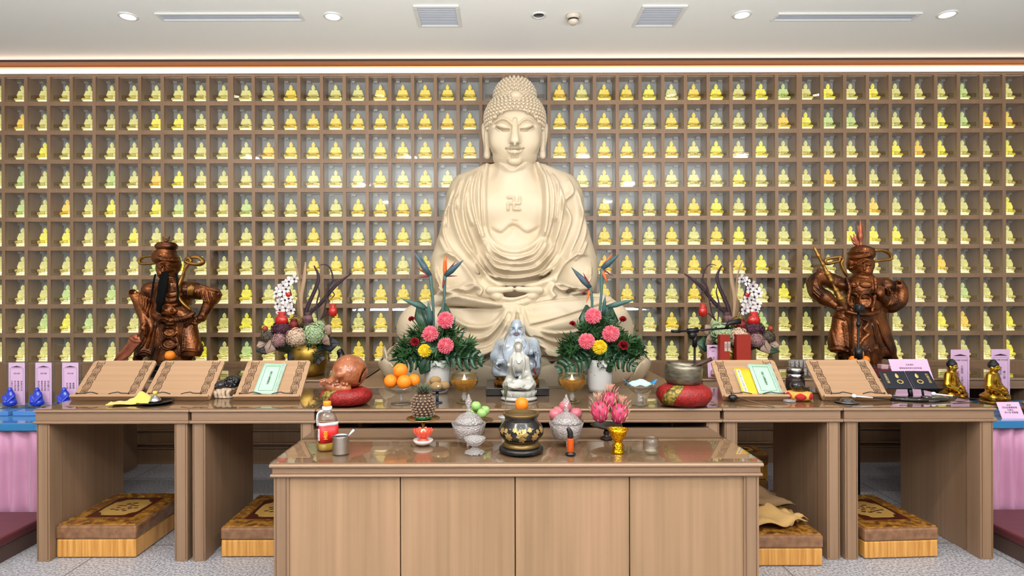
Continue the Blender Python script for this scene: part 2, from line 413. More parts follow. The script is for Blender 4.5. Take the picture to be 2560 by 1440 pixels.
# ================================================================ room
YW = 4.92                       # front plane of the niche wall
CEIL = 3.29
M_wall = wood('wall_veneer', '7d5f46', '8b6b50', 'z')
M_oakx = wood('oak_apron', '7e614a', '91745d', 'x', k=.8); M_oakz = wood('oak_upright', '7c614a', '93755c', 'z', k=.8)
M_oakt = wood('oak_top', '886b52', '9e8066', 'x', rough=.3, k=.7)
M_door = wood('oak_door', '876a4e', '9f7e60', 'z', k=.7)
M_niche = wood('niche_wood', '84674e', '93755b', 'z', rough=.35)
def floor_mat():
    m = bpy.data.materials.new('granite_tiles'); m.use_nodes = True; nt = m.node_tree; N = nt.nodes; L = nt.links; b = N['Principled BSDF']
    tc = N.new('ShaderNodeTexCoord'); t = N.new('ShaderNodeTexNoise'); t.inputs['Scale'].default_value = 90; t.inputs['Detail'].default_value = 3
    L.new(tc.outputs['Object'], t.inputs[0]); r = N.new('ShaderNodeValToRGB'); r.color_ramp.elements[0].position = .38; r.color_ramp.elements[1].position = .6
    r.color_ramp.elements[0].color = lin('74727a'); r.color_ramp.elements[1].color = lin('b6b3b6'); L.new(t.outputs[0], r.inputs[0])
    br = N.new('ShaderNodeTexBrick'); br.inputs['Scale'].default_value = 1; br.inputs['Mortar Size'].default_value = .004; br.inputs['Brick Width'].default_value = 1.2
    br.inputs['Row Height'].default_value = .6; br.offset = .5; mp = N.new('ShaderNodeMapping'); mp.inputs['Location'].default_value = (.35, -.33, 0)
    L.new(tc.outputs['Object'], mp.inputs[0]); L.new(mp.outputs[0], br.inputs[0]); br.inputs['Mortar'].default_value = lin('5a5658')
    L.new(r.outputs[0], br.inputs['Color1']); L.new(r.outputs[0], br.inputs['Color2']); L.new(br.outputs[0], b.inputs['Base Color'])
    b.inputs['Roughness'].default_value = .42; return m
struct(MB().box(-6, 6, -4.2, 5.6, -.1, 0).build('floor', floor_mat()))
M_ceil = mat('ceiling_paint', 'f0f0ea', .9); M_pl = mat('plaster', 'c9c6bd', .9)
struct(MB().box(-6, 6, -4.2, 5.6, CEIL, CEIL + .1).build('ceiling', M_ceil))
struct(MB().box(-6.1, -6, -4.2, 5.6, 0, CEIL).build('wall_left', M_pl)); struct(MB().box(6, 6.1, -4.2, 5.6, 0, CEIL).build('wall_right', M_pl))
struct(MB().box(-6, 6, -4.3, -4.2, 0, CEIL).build('wall_rear', M_pl))
ZT, ZB = 3.191, .816
struct(MB().box(-6, 6, YW + .165, 5.3, 0, CEIL).build('wall_back', M_wall)); struct(MB().box(-6, 6, YW, YW + .16, .12, ZB - .001).build('wall_lower', M_wall))
struct(MB().box(-6, 6, YW - .02, YW + .16, 0, .12).build('baseboard_back', M_wall, bevel=.004))
b = MB()
for z in (.125, .16, .27): b.box(-6, 6, YW - .03, YW, z, z + .014)
struct(b.build('trim_1', M_wall, bevel=.004))
# cove above the niches: dark shadow-gap trim, lit timber fascia, LED channel
M_fas = wood('fascia_timber_lit', 'dcaa7c', 'e6ba8e', 'x')  # warm LED light on the wood is put into its orange colour
struct(MB().box(-6, 6, YW + .05, YW + .16, ZT + .035, CEIL).build('trim_2', M_fas))
struct(MB().box(-6, 6, YW - .06, YW + .05, CEIL - .018, CEIL).build('trim_3', mat('dark_trim', '3a261c', .7)))
t = thing('led_strip_light', 'long white glowing LED strip above the top row of niches', 'light', (.1, YW, ZT))
MB().box(-5.9, 5.9, -.012, .03, 0, .006).build('channel', mat('alu', 'b8b4b4', .4, .6), t)
MB().box(-5.9, 5.9, -.01, .02, .006, .046).build('diffuser', mat('led_white', 'ffffff', .5, emit='fff4e6', es=2.3), t)
MB().box(-5.9, 5.9, .022, .032, .040, .052).build('warm_line', mat('led_warm', 'ffc070', .5, emit='ffa850', es=9), t)
# ---------------------------------------------------------------- niche cabinets (three bays) with panes and glowing figures
PX = 56.88 * YW / F; XB = [P(x, 550, YW)[0] for x in (577, 1999)]
PX = (XB[1] - XB[0]) / 25; RH = (ZT - ZB) / 10
bays = [('left', XB[0] - 11 * PX, 11), ('middle', XB[0], 25), ('right', XB[1], 11)]
M_back = mat('brushed_back', 'a6a9aa', .38, .15); M_pane = thin_glass('niche_pane', 'ffffff', .5, .02, .015)
M_plq = thin_glass('plaque_film', 'f2ecdc', .4, .05); M_ink = mat('ink', '2a211c', .6)
def pane_mesh(v):
    w, h = PX / 2 - .016, RH / 2 - .020; b = MB(); b.box(-w, w, 0, .003, -h, h)
    pz = -h + .018; b.box(-w * .72, w * .72, -.0015, -.0005, pz, pz + .03, 1)
    for e in ((-w * .72, w * .72, pz, pz + .001), (-w * .72, w * .72, pz + .029, pz + .03), (-w * .72, -w * .72 + .001, pz, pz + .03), (w * .72 - .001, w * .72, pz, pz + .03)):
        b.box(e[0], e[1], -.002, -.001, e[2], e[3], 2)
    rnd = random.Random(v); x = -.028 + rnd.random() * .008; n = rnd.choice((4, 5, 3, 7))
    for i in range(n):
        for j in range(5):
            dx, dz = rnd.random() * .005, rnd.random() * .008
            if rnd.random() < .5: b.box(x + dx, x + dx + .005, -.0022, -.0016, pz + .009 + dz, pz + .0102 + dz, 2)
            else: b.box(x + dx, x + dx + .0012, -.0022, -.0016, pz + .009, pz + .019, 2)
        x += .0105
    me = b.mesh('glass_pane')
    for m in (M_pane, M_plq, M_ink): me.materials.append(m)
    return me
PANES = [pane_mesh(i) for i in range(6)]
cells = []
ordn = ['first', 'second', 'third', 'fourth', 'fifth', 'sixth', 'seventh', 'eighth', 'ninth', 'tenth', 'eleventh', 'twelfth', 'thirteenth', 'fourteenth', 'fifteenth',
        'sixteenth', 'seventeenth', 'eighteenth', 'nineteenth', 'twentieth', 'twenty-first', 'twenty-second', 'twenty-third', 'twenty-fourth', 'twenty-fifth']
D_ = .155
for bn, x0, nc in bays:
    x1 = x0 + nc * PX
    t = thing('niche_cabinet', {'left': 'brown timber wall cabinet of small glass-fronted niches at the left end of the wall', 'middle': 'widest brown timber cabinet of glass-fronted niches, behind the large cream statue',
                                'right': 'brown timber wall cabinet of small glass-fronted niches at the right end of the wall'}[bn], 'cabinet', (x0, YW, ZB), group='niche cabinets')
    b = MB()
    for i in range(nc + 1):
        w = .023 if i in (0, nc) else .014; x = i * PX
        b.box(max(x - w, 0), min(x + w, nc * PX), 0, D_, 0, 10 * RH)
    for j in range(11):
        z = j * RH; w = .018
        b.box(0, nc * PX, .0006, D_, max(z - w, 0), min(z + w, 10 * RH))
    for i in range(nc):
        for j in range(10):
            cx = (i + .5) * PX; z = (j + 1) * RH - .019; sg = -1 if x0 + cx > 0 else 1
            b.box(cx - sg * .045 - .016, cx - sg * .045 + .016, D_ - .05, D_ - .004, z - .016, z, 1)
    b.build('carcass', [M_niche, mat('hinge_metal', 'b4b2ac', .3, .5)], t)
    MB().box(.005, nc * PX - .005, D_ - .004, D_ + .004, .005, 10 * RH - .005).build('back_panel', M_back, t)
    cl = [(i, j) for j in range(10) for i in range(nc)]
    cl.sort(key=lambda q: abs(x0 + (q[0] + .5) * PX)); rest = MB() if len(cl) > 100 else None
    for n, (i, j) in enumerate(cl):
        cx, cz = (i + .5) * PX, (j + .5) * RH; me = PANES[(i * 7 + j * 3) % 6]
        if n < 100: o = bpy.data.objects.new('glass_pane', me); COL.objects.link(o); o.parent = t; o.location = (cx, .008, cz)
        else:
            o_ = len(rest.v); rest.v.extend([(v.co.x + cx, v.co.y + .008, v.co.z + cz) for v in me.vertices])
            for p in me.polygons: rest.f.append(tuple(k + o_ for k in p.vertices)); rest.m.append(p.material_index); rest.s.append(False)
        cells.append((bn, x0 + cx, ZB + j * RH + .018, i, 9 - j))
    if rest:
        r = rest.build('glass_panes', [M_pane, M_plq, M_ink], t); r['kind'] = 'stuff'
# ---------------------------------------------------------------- figurine (seated, on a lit base)
def seated(h=.02, head=1.0, hair=True, fold=True):
    """seated cross-legged robed figure, 1 unit tall, facing -y, as a distance field"""
    s = Sculpt((-.48, -.42, -.03), (.48, .36, 1.04), h)
    s.ell((0, .02, .12), (.40, .25, .085), .03)
    for g in (-1, 1):
        s.cap((g * .14, .06, .13), (g * .33, -.08, .11), .115, .085, .05)
        s.cap((g * .33, -.1, .10), (-g * .08, -.23, .085), .075, .055, .03)
        s.cap((g * .185, .03, .60), (g * .27, .02, .36), .075, .07, .04); s.cap((g * .27, .02, .36), (g * .10, -.2, .22), .07, .045, .03)
        s.cap((g * .1, -.2, .22), (-g * .03, -.235, .205), .038, .025, .02)
    s.ell((0, .04, .34), (.20, .15, .22), .05); s.ell((0, .04, .52), (.215, .14, .15), .05); s.cap((0, .03, .62), (0, .02, .70), .075, .065, .04)
    s.ell((0, 0, .79), (.095, .105, .125), .02)
    for g in (-1, 1): s.ell((g * .1, .02, .77), (.016, .03, .06), .01)
    s.ell((0, -.105, .775), (.016, .02, .03), .012)
    if hair: s.ell((0, .02, .84), (.105, .11, .10), .01); s.ell((0, .02, .935), (.055, .06, .06), .03)
    if fold:
        for q in range(4): s.stroke([(-.12 + .0 * q, .56 - q * .05), (-.06, .45 - q * .055), (.02, .42 - q * .06), (.13, .52 - q * .05)], .014, .014)
        for g in (-1, 1):
            for q in range(3): s.stroke([(g * (.3 - q * .05), .5 - q * .05), (g * (.28 - q * .04), .36), (g * .15, .27)], .012, .012)
            for q in range(3): s.stroke([(g * .38, .13 + q * .0), (g * (.25 - .05 * q), .09 - q * .02), (g * .02, .10 - q * .025)], .01, .012)
        for g in (-1, 1): s.stroke([(g * .03, .80), (g * .05, .79), (g * .075, .80)], .008, -.012); s.stroke([(g * .025, .825), (g * .05, .838), (g * .08, .82)], .008, .008)
        s.stroke([(-.03, .725), (0, .72), (.03, .725)], .008, -.01); s.stroke([(-.02, .71), (0, .705), (.02, .71)], .009, .01)
    s.apply(0, .03); return s
sf = seated(.019); figm = sf.mesh('figure')
FH = .134
V = np.empty(len(figm.vertices) * 3, np.float32); figm.vertices.foreach_get('co', V); V = V.reshape(-1, 3) * FH; figm.vertices.foreach_set('co', V.ravel())
def glowm(name, col, emit, es):
    m = mat(name, col, .12, trans=.35, emit=emit, es=es, sss=0, ior=1.35, coat=.5); m.cycles.emission_sampling = 'NONE'
    N = m.node_tree.nodes; lw = N.new('ShaderNodeLayerWeight'); lw.inputs[0].default_value = .35; ma = N.new('ShaderNodeMath'); ma.operation = 'MULTIPLY_ADD'; ma.inputs[1].default_value = es * .9; ma.inputs[2].default_value = es * .42
    m.node_tree.links.new(lw.outputs['Facing'], ma.inputs[0]); m.node_tree.links.new(ma.outputs[0], N['Principled BSDF'].inputs['Emission Strength']); return m
G = [glowm('glass_pale', 'e6e2a4', 'e6e08c', .50), glowm('glass_gold', 'f2e48c', 'ead034', .55), glowm('glass_lemon', 'eee88c', 'ece43a', .6), glowm('glass_mint', 'd8e6a8', 'd2e494', .48),
     glowm('glass_amber', 'f2e08c', 'f0cc34', .56)]
M_led = mat('led_base', 'ffffff', .4, emit='fff8e0', es=3.2)
bm_ = MB(); bm_.lathe([(.052, 0), (.054, .006), (.045, .012), (.05, .02), (.052, .026)], seg=20, sy=.62); basem = bm_.mesh('lotus_base')
lm_ = MB(); lm_.lathe([(.03, .0262), (.032, .029), (.0, .031)], seg=8, sy=.62); ledm = lm_.mesh('base_light')
figm.materials.append(G[0]); basem.materials.append(mat('glass_base', 'f0ecc8', .15, trans=.3, emit='efe8b4', es=.6)); MATS['glass_base'].cycles.emission_sampling = 'NONE'; ledm.materials.append(M_led)
cells.sort(key=lambda c: abs(c[1] - .1)); rest = []
hid = lambda x, z: abs(x - .13) < .3 and z > 2.2 or abs(x - .13) < .58 and z < 2.2 and z > .9
n_ind = 0; colr = random.Random(3)
for bn, x, z, ci, ri in cells:
    c = colr.random(); side = abs(x - .1)
    if x < -4.4 or x > 4.5: continue
    if side < 1.15: g = G[1] if c < .8 else G[0] if c < .9 else G[4]
    elif side < 2.0: g = G[1] if c < .35 else G[0] if c < .9 else G[2]
    else: g = G[0] if c < .72 else G[2] if c < .84 else G[3] if c < .93 else G[4]
    if hid(x, z): continue
    y = YW + .082
    if n_ind < 300:
        n_ind += 1
        bay = {'left': 'in the left bay', 'middle': 'in the middle bay', 'right': 'in the right bay'}[bn]
        kind = {0: 'pale yellow', 1: 'golden yellow', 2: 'bright lemon', 3: 'greenish yellow', 4: 'deep amber'}[G.index(g)]
        t = thing('buddha_figurine', f'{kind} glowing glass figurine {bay}, {ordn[ri]} row down, {ordn[ci]} column from left', 'figurine', (x, y, z), group='glowing figurines in the wall niches')
        for nm, me, mm in (('figure', figm, g), ('lotus_base', basem, None), ('base_light', ledm, None)):
            o = bpy.data.objects.new(nm, me); COL.objects.link(o); o.parent = t
            if nm == 'figure': o.location = (0, 0, .026); o.material_slots[0].link = 'OBJECT'; o.material_slots[0].material = g
    else: rest.append((x, y, z, g))
fv = np.array([v.co[:] for v in figm.vertices]); fq = np.array([p.vertices[:] for p in figm.polygons])
b = MB()
for x, y, z, g in rest:
    b.lathe([(.052, 0), (.054, .006), (.045, .012), (.05, .02), (.052, .026)], (x, y, z), 12, 5, sy=.62); b.lathe([(.03, .0262), (.032, .029), (.0, .031)], (x, y, z), 8, 6, sy=.62)
    o = len(b.v); b.v.extend((fv + (x, y, z + .026)).tolist()); b.f.extend((fq + o).tolist()); b.m.extend([G.index(g)] * len(fq)); b.s.extend([True] * len(fq))
if rest:
    o = b.build('buddha_figurines', G + [MATS['glass_base'], M_led]); tag(o, 'glowing glass figurines in the outermost niche columns at both ends of the wall', 'figurines', 'glowing figurines in the wall niches', 'stuff')
# ================================================================ tables
M_tglass = thin_glass('table_glass', 'f6f4f0', .8, .01, .02)
def table(name, label, x0, x1, y0, y1, h, lw=.067, glass=True, group=None, rot=0, lean=(1, 1)):
    """oak altar table: moulded apron, panel legs along both ends"""
    cx = (x0 + x1) / 2; w = (x1 - x0) / 2; t = thing(name, label, 'table', (cx, y0, 0), group=group); d = y1 - y0
    MB().box(-w, w, -.004, d, h - .018, h - .006).build('table_top', M_oakt, t, bevel=.004)
    MB().box(-w + .008, w - .008, .006, d - .006, h - .064, h - .018).build('apron', M_oakx, t, bevel=.002)
    MB().box(-w - .001, w + .001, -.006, d, h - .078, h - .064).build('moulding', M_oakx, t, bevel=.005)
    for s in (-1, 1):
        a, c = (-w + .012, -w + .012 + lw) if s < 0 else (w - .012 - lw, w - .012)
        l = MB().box(a, c, .006, .1, 0, h - .078).box(a + .008, c - .008, .1, d - .02, 0, h - .078).build('leg_panel', M_oakz, t, bevel=.003)
        MB().box(a + .006, a + .010, .0045, .007, .01, h - .08).box(c - .010, c - .006, .0045, .007, .01, h - .08).build('groove', mat('groove_shade', '6b4d35', .6), l)
    if glass: MB().box(-w + .004, w - .004, 0, d - .004, h - .006, h).build('glass_top', M_tglass, t)
    return t
YB = 3.12; YB2 = 3.78
bx = [P(x, 1020, YB)[0] for x in (82, 472.5, 789, 1806, 2108, 2492)]
for i, (n, lb) in enumerate((('altar_table', 'oak altar table at the left end carrying two empty slatted bookrests'), ('altar_table', 'oak altar table carrying the bookrest with the single green book'),
          ('altar_table', 'wide middle oak altar table behind the cupboard, carrying goblets and porcelain statues'), ('altar_table', 'oak altar table carrying the bookrest with yellow and green books'),
          ('altar_table', 'oak altar table at the right end carrying the open black prayer player'))):
    table(n, lb, bx[i] + .0015, bx[i + 1] - .0015, YB, YB2, HB, group='row of oak altar tables')
YR = 4.17
table('side_table', 'oak table behind the row, carrying the bearded warrior statue and gold flower pot', -2.98, -.95, YR, 4.86, HB, group='rear tables', glass=True)
table('side_table', 'oak table behind the row, carrying the winged-helmet guardian statue', 1.42, 3.75, YR, 4.86, HB, group='rear tables', glass=True)
# statue platform
x0, x1 = -.93, 1.17
t = thing('statue_platform', 'low dark timber platform carrying the large cream statue', 'platform', (0, 3.86, 0))
MB().box(x0, x1, 0, 1.0, .735, .79).build('platform_top', M_wall, t, bevel=.004)
MB().box(x0 + .06, x1 - .06, .3, .34, 0, .735).build('shade_panel', mat('black_shade', '0d0b0a', .9), t)  # black panel: deep shade under the platform, put into its colour
MB().box(x0, x1, .02, .3, .26, .295).build('shelf_board', M_wall, t, bevel=.003)
for a in (x0, x1 - .05): MB().box(a, a + .05, .02, 1.0, 0, .735).build('leg_panel', M_oakz, t, bevel=.003)
# front cupboard
CYF, CYB = 2.437, 3.085
cx0 = P(672, 1156, CYF)[0]; cx1 = P(1910, 1156, CYF)[0]; cw = (cx1 - cx0) / 2; cc = (cx0 + cx1) / 2; h = HS
t = thing('altar_cupboard', 'low oak cupboard with four flat doors and glass top in front of the altar', 'cupboard', (cc, CYF, 0)); d = CYB - CYF
MB().box(-cw, cw, -.004, d, h - .020, h - .006).build('cupboard_top', M_oakt, t, bevel=.005)
MB().box(-cw + .010, cw - .010, .008, d, h - .048, h - .020).build('apron', M_oakx, t, bevel=.002)
MB().box(-cw + .003, cw - .003, -.002, d, h - .060, h - .048).build('moulding', M_oakx, t, bevel=.005)
MB().box(-cw + .004, cw - .004, 0, d - .003, h - .006, h).build('glass_top', M_tglass, t)
pxm = CYF / F; pw = 33 * pxm
for s in (-1, 1):
    a, c = (-cw + .014, -cw + .014 + pw + .01) if s < 0 else (cw - .024 - pw, cw - .014)
    l = MB().box(a, c, .012, d - .01, 0, h - .06).build('side_panel', M_oakz, t, bevel=.004)
    MB().box(a + .008, a + .012, .0105, .013, .01, h - .065).box(c - .014, c - .010, .0105, .013, .01, h - .065).build('groove', mat('groove_shade', '6b4d35', .6), l)
MB().box(-cw + .05, cw - .05, .04, d - .02, .05, h - .06).build('carcass', mat('dark_inside', '2c2018', .8), t)
dx = [P(x, 1300, CYF + .02)[0] - cc for x in (717, 1001, 1288, 1574, 1864)]
for i in range(4): MB().box(dx[i] + .002, dx[i + 1] - .002, .02, .04, .06, h - .066).build('door', M_door, t, bevel=.002)
MB().box(-cw + .05, cw - .05, .03, .06, 0, .055).build('plinth', M_oakx, t)
# ================================================================ large seated statue
M_cream = mat('cream_stone', 'c9b8a0', .45, noise=((3, 3, 3), 'c2b094'), bump=((160, 160, 160), .08, .002), spec=.4)
BD = 4.36
def C1(*a, y=BD):                     # outline points read off the statue front, brought to its own x-z plane
    o = []
    for X, Y in a: p = P(950 + X / 1.822, 170 + Y / 1.822, y); o.append((p[0], p[2]))
    return o
def Q1(X, Y, y): return P(950 + X / 1.822, 170 + Y / 1.822, y)
def big_statue():
    base = P(1287, 968, BD); bx0 = base[0]; k = BD / F
    t = thing('buddha_statue', 'large cream seated Buddha statue on a lotus base in the middle of the wall', 'statue', (bx0, BD, .79))
    off = (bx0, BD, .79)
    s = Sculpt((-.72, 3.78, .93), (.98, 4.80, 2.34), .0068)
    px = lambda n: n * k
    # torso, shoulders
    s.ell(P(1285, 600, 4.44), (px(120), .24, px(150)), .1); s.ell(P(1285, 505, 4.44), (px(138), .22, px(72)), .1)
    s.cap(P(1285, 470, 4.42), P(1287, 418, 4.37), px(70), px(54), .06)
    for g in (-1, 1): s.cap(P(1287 + g * 60, 432, 4.43), P(1287 + g * 120, 468, 4.45), px(26), px(36), .07)
    for g, xs in ((-1, 1180), (1, 1394)):
        s.ell(P(xs, 503, 4.45), (px(56), .17, px(48)), .1)
        xe = 1138 if g < 0 else 1432
        s.cap(P(xs - g * 2, 505, 4.45), P(xe, 655, 4.42), px(58), px(60), .08, fl=(1, 1.1, 1))
        s.ell(P(xe + g * 0, 690, 4.36), (px(56), .20, px(66)), .08)
        # sleeve falling over the forearm towards the lap
        s.cap(P(xe, 705, 4.28), P(1287 + g * 86, 722, 4.0), px(48), px(24), .07, fl=(1, 1, .9))
        s.cap(P(1287 + g * 100, 728, 4.02), P(1287 + g * 46, 733, 3.94), px(24), px(15), .03)
    for g in (-1, 1):
        for xx, zz in ((0, 0),): s.ell(P(1285 + g * 52, 520, 4.30), (px(56), .10, px(44)), .06)      # chest
    # lap and knees
    s.ell(P(1287, 830, 4.36), (px(235), .36, px(62)), .08)
    for g in (-1, 1):
        s.ell(P(1287 + g * 180, 812, 4.14), (px(98), .24, px(60)), .08)
        s.ell(P(1287 + g * 240, 830, 4.16), (px(50), .2, px(64)), .06)
        s.cap(P(1287 + g * 150, 770, 4.2), P(1287 + g * 40, 800, 4.0), px(45), px(40), .06)
    # crossed shins
    s.cap(P(1102, 752, 4.02), P(1290, 768, 3.90), px(20), px(17), .03, fl=(1, 1, .7)); s.ell(P(1118, 752, 4.0), (px(40), .07, px(15)), .03)
    s.cap(P(1520, 790, 4.02), P(1330, 812, 3.88), px(44), px(30), .05, fl=(1, 1, .8)); s.cap(P(1330, 770, 3.92), P(1500, 770, 4.02), px(24), px(34), .04)
    s.ell(P(1290, 850, 3.99), (px(120), .13, px(52)), .06)
    # skirt foot
    s.ell(P(1287, 882, 4.26), (px(262), .42, px(20)), .05)
    s.ell(P(1286, 735, 3.90), (px(30), .07, px(11)), .02, sub=True)
    # robe opening
    s.region(C1((492, 430), (482, 520), (482, 640), (492, 740), (535, 798), (610, 822), (688, 796), (732, 740), (742, 640), (738, 520), (712, 430), (690, 400), (520, 400)), -.022, .02)
    E = lambda pts, w, h, w2=None, y=4.2: s.stroke(C1(*pts, y=y), px(w), h, px(w2) if w2 else None, taper=False)
    for o, (w, h) in ((0, (3.2, .016)), (10, (3, .010))):
        E([(492 - o, 405), (482 - o, 520), (482 - o, 640), (492 - o, 748 + o / 2), (535 - o / 2, 806 + o), (612, 832 + o), (692 + o / 2, 804 + o), (736 + o, 745), (746 + o, 640), (742 + o, 520), (716 + o, 410)], w, h, w * 1.5)
    s.stroke(C1((612, 700), (608, 740)), px(10), -.012); s.stroke(C1((500, 735), (550, 762), (605, 728), (665, 762), (728, 730)), px(5), -.028, px(15)); s.stroke(C1((525, 412), (560, 445), (602, 474), (650, 445), (700, 408), y=4.3), px(3), .014, px(7), taper=False); s.stroke(C1((545, 470), (602, 486), (665, 466), y=4.3), px(5), -.008)
    s.stroke(C1((610, 805), (612, 800)), px(8), -.004)
    E2 = lambda pts, w, h, w2=None, y=4.2: s.stroke(C1(*pts, y=y), px(w), h, px(w2) if w2 else None)
    # U folds across the belly
    for pts in ([(482, 770), (520, 838), (612, 862), (704, 838), (748, 765)], [(478, 800), (520, 872), (615, 892), (712, 868), (770, 780)], [(470, 830), (520, 905), (616, 922), (722, 900), (790, 810)],
                [(455, 850), (520, 940), (618, 956), (736, 930), (812, 845)], [(430, 862), (505, 965), (615, 990), (752, 965), (838, 870)]):
        E2(pts, 3.8, .036, 11)
    for pts in ([(500, 800), (545, 850), (612, 874), (690, 848)], [(480, 845), (530, 902), (600, 912)], [(700, 900), (770, 850), (800, 800)], [(440, 880), (480, 930), (540, 962)], [(720, 955), (800, 900), (830, 860)]):
        E2(pts, 2.4, .016, 5)
    # shoulder to waist folds
    for pts in ([(440, 450), (418, 560), (432, 680), (470, 800)], [(462, 440), (452, 560), (458, 700), (480, 790)], [(412, 470), (378, 600), (390, 720), (440, 850)], [(350, 560), (330, 640), (370, 780), (440, 880)],
                [(760, 440), (790, 560), (784, 690), (752, 800)], [(742, 430), (766, 560), (762, 700), (745, 770)], [(790, 460), (832, 580), (826, 700), (790, 820)],
                [(868, 490), (884, 560), (842, 610), (872, 680), (850, 760), (815, 850)], [(905, 540), (930, 650), (905, 760), (850, 870)]):
        E2(pts, 3.2, .034, 10)
    for pts in ([(300, 620), (282, 720), (312, 810), (372, 880)], [(330, 540), (300, 640), (300, 720)], [(925, 620), (950, 720), (918, 810), (862, 880)], [(372, 490), (352, 560), (352, 640)], [(262, 760), (300, 830), (350, 870)],
                [(955, 780), (925, 840), (880, 880)], [(395, 560), (400, 640), (424, 720)], [(812, 520), (812, 620), (806, 700)]):
        E2(pts, 2.8, .022, 8)
    # sleeves over the forearms
    for pts in ([(262, 850), (320, 842), (378, 890), (430, 960), (452, 985)], [(248, 900), (262, 960), (320, 1010), (400, 985), (452, 985)], [(270, 1030), (340, 1000), (400, 1010), (450, 990)], [(258, 940), (290, 1010), (380, 1030)],
                [(958, 850), (900, 850), (845, 890), (800, 950), (785, 985)], [(970, 900), (955, 960), (900, 1010), (830, 990), (785, 985)], [(950, 1030), (880, 1000), (820, 1012), (785, 990)], [(962, 940), (930, 1010), (850, 1030)],
                [(440, 985), (470, 1010), (452, 1040)], [(785, 985), (770, 1015), (790, 1040)]):
        E2(pts, 3, .032, 9, 4.12)
    # shin edges and lap drapery
    K = lambda pts, w=3.6, h=.036, w2=11: E2(pts, w, h, w2, 4.0)
    K([(262, 1058), (360, 1040), (460, 1058), (560, 1075)]); K([(270, 1085), (400, 1088), (520, 1092), (560, 1085)], 3, -.018, 3)
    K([(660, 1080), (760, 1062), (900, 1050), (1040, 1050)], 3, -.016, 3); K([(655, 1172), (760, 1150), (900, 1110), (1060, 1060)], 3, -.022, 4)
    K([(310, 1110), (400, 1168), (500, 1165), (572, 1100)]); K([(300, 1150), (400, 1218), (500, 1208), (580, 1110)]); K([(350, 1215), (430, 1262), (520, 1235), (590, 1120)]); K([(420, 1290), (500, 1275), (570, 1210), (604, 1110)])
    K([(596, 1085), (570, 1180), (520, 1300)], 4, .02, 8); K([(612, 1085), (604, 1190), (585, 1310)], 4, .022, 8); K([(628, 1085), (640, 1190), (650, 1310)], 4, .02, 8); K([(580, 1085), (545, 1160), (470, 1230)], 4, .018, 8)
    K([(646, 1090), (668, 1170), (700, 1240), (800, 1290)], 4, .022, 9)
    K([(672, 1170), (760, 1230), (880, 1236), (1000, 1190)]); K([(690, 1215), (790, 1272), (910, 1270), (1040, 1220)]); K([(730, 1275), (820, 1300), (930, 1296), (1050, 1260)]); K([(690, 1178), (780, 1200), (900, 1190), (1010, 1140)], 3, .018)
    K([(150, 1230), (260, 1262), (380, 1290), (480, 1300)]); K([(180, 1170), (260, 1215), (330, 1240)], 4, .02); K([(250, 1310), (500, 1313), (760, 1313), (1000, 1308)], 5, -.03, 4)
    s.apply(4.42, .04)
    # emblem on the chest: four-armed fylfot
    cx, cz = 610, 615; u = 27; ln = []
    for (ax, az, bx_, bz) in ((0, 1, -1, 1), (1, 0, 1, 1), (0, -1, 1, -1), (-1, 0, -1, -1)):
        ln += [[(cx, cz), (cx + ax * u, cz - az * u)], [(cx + ax * u, cz - az * u), (cx + bx_ * u, cz - bz * u)]]
    for a, c in ln:
        mdl = ((a[0] + c[0]) / 2, (a[1] + c[1]) / 2); s.stroke(C1(a, mdl, c, y=4.2), px(3.2), .016, mode='max', taper=False)
    s.apply(4.42, .04)
    body = s.mesh('body', off, 0); link('body', body, M_cream, t)
    # ---- hands resting in the lap, thumb tips together
    h_ = lambda X, Y, y: P(1060 + X / 3.309, 650 + Y / 3.309, y); u_ = 3.9 / F / 3.309
    s = Sculpt((h_(330, 0, 3.9)[0], 3.78, h_(0, 420, 3.9)[2]), (h_(1180, 0, 3.9)[0], 4.08, h_(0, 180, 3.9)[2]), .0036)
    for g in (-1, 1):
        m_ = lambda X, Y, y, g=g: h_(750 + g * (X - 750), Y, y)
        s.cap(m_(1120, 264, 3.985), m_(915, 282, 3.905), 48 * u_, 40 * u_, .03, fl=(1, .9, 1)); s.ell(m_(890, 300, 3.885), (52 * u_, .034, 40 * u_), .02)
        s.chain([m_(960, 250, 3.89), m_(880, 248, 3.87), m_(820, 246, 3.865), m_(773, 240, 3.86)], [30 * u_, 20 * u_, 14 * u_, 17 * u_], .016)
    for k_, (a, b_, c_, d_) in enumerate((((600, 300), (670, 322), (760, 322), (868, 288)), ((600, 318), (690, 338), (780, 340), (872, 308)), ((610, 335), (700, 352), (790, 352), (866, 330)))):
        s.chain([h_(*a, 3.89), h_(*b_, 3.872 + .006 * k_), h_(*c_, 3.868 + .006 * k_), h_(*d_, 3.865 + .006 * k_)], [24 * u_, 17 * u_, 14 * u_, 11 * u_], .004)
    for k_, (a, b_, c_, d_) in enumerate((((905, 318), (830, 352), (740, 364), (660, 362)), ((905, 330), (830, 366), (760, 376), (690, 376)))):
        s.chain([h_(*a, 3.885), h_(*b_, 3.868 + .006 * k_), h_(*c_, 3.872 + .006 * k_), h_(*d_, 3.876 + .006 * k_)], [26 * u_, 17 * u_, 14 * u_, 11 * u_], .004)
    link('hands', s.mesh('hands', off, 0), M_cream, t)
    # ---- head
    HY = 4.36; k = HY / F
    s = Sculpt((P(1195, 0, HY)[0], 4.02, P(0, 450, HY)[2]), (P(1378, 0, HY)[0], 4.66, P(0, 205, HY)[2]), .0038)
    s.cap(P(1287, 460, 4.40), P(1287, 385, 4.36), px(45), px(47), .03)
    s.ell(P(1287, 318, HY), (px(67), .198, px(76)), .03); s.ell(P(1287, 352, HY - .035), (px(64), .155, px(55)), .05); s.ell(P(1287, 384, HY - .06), (px(40), .12, px(27)), .05)
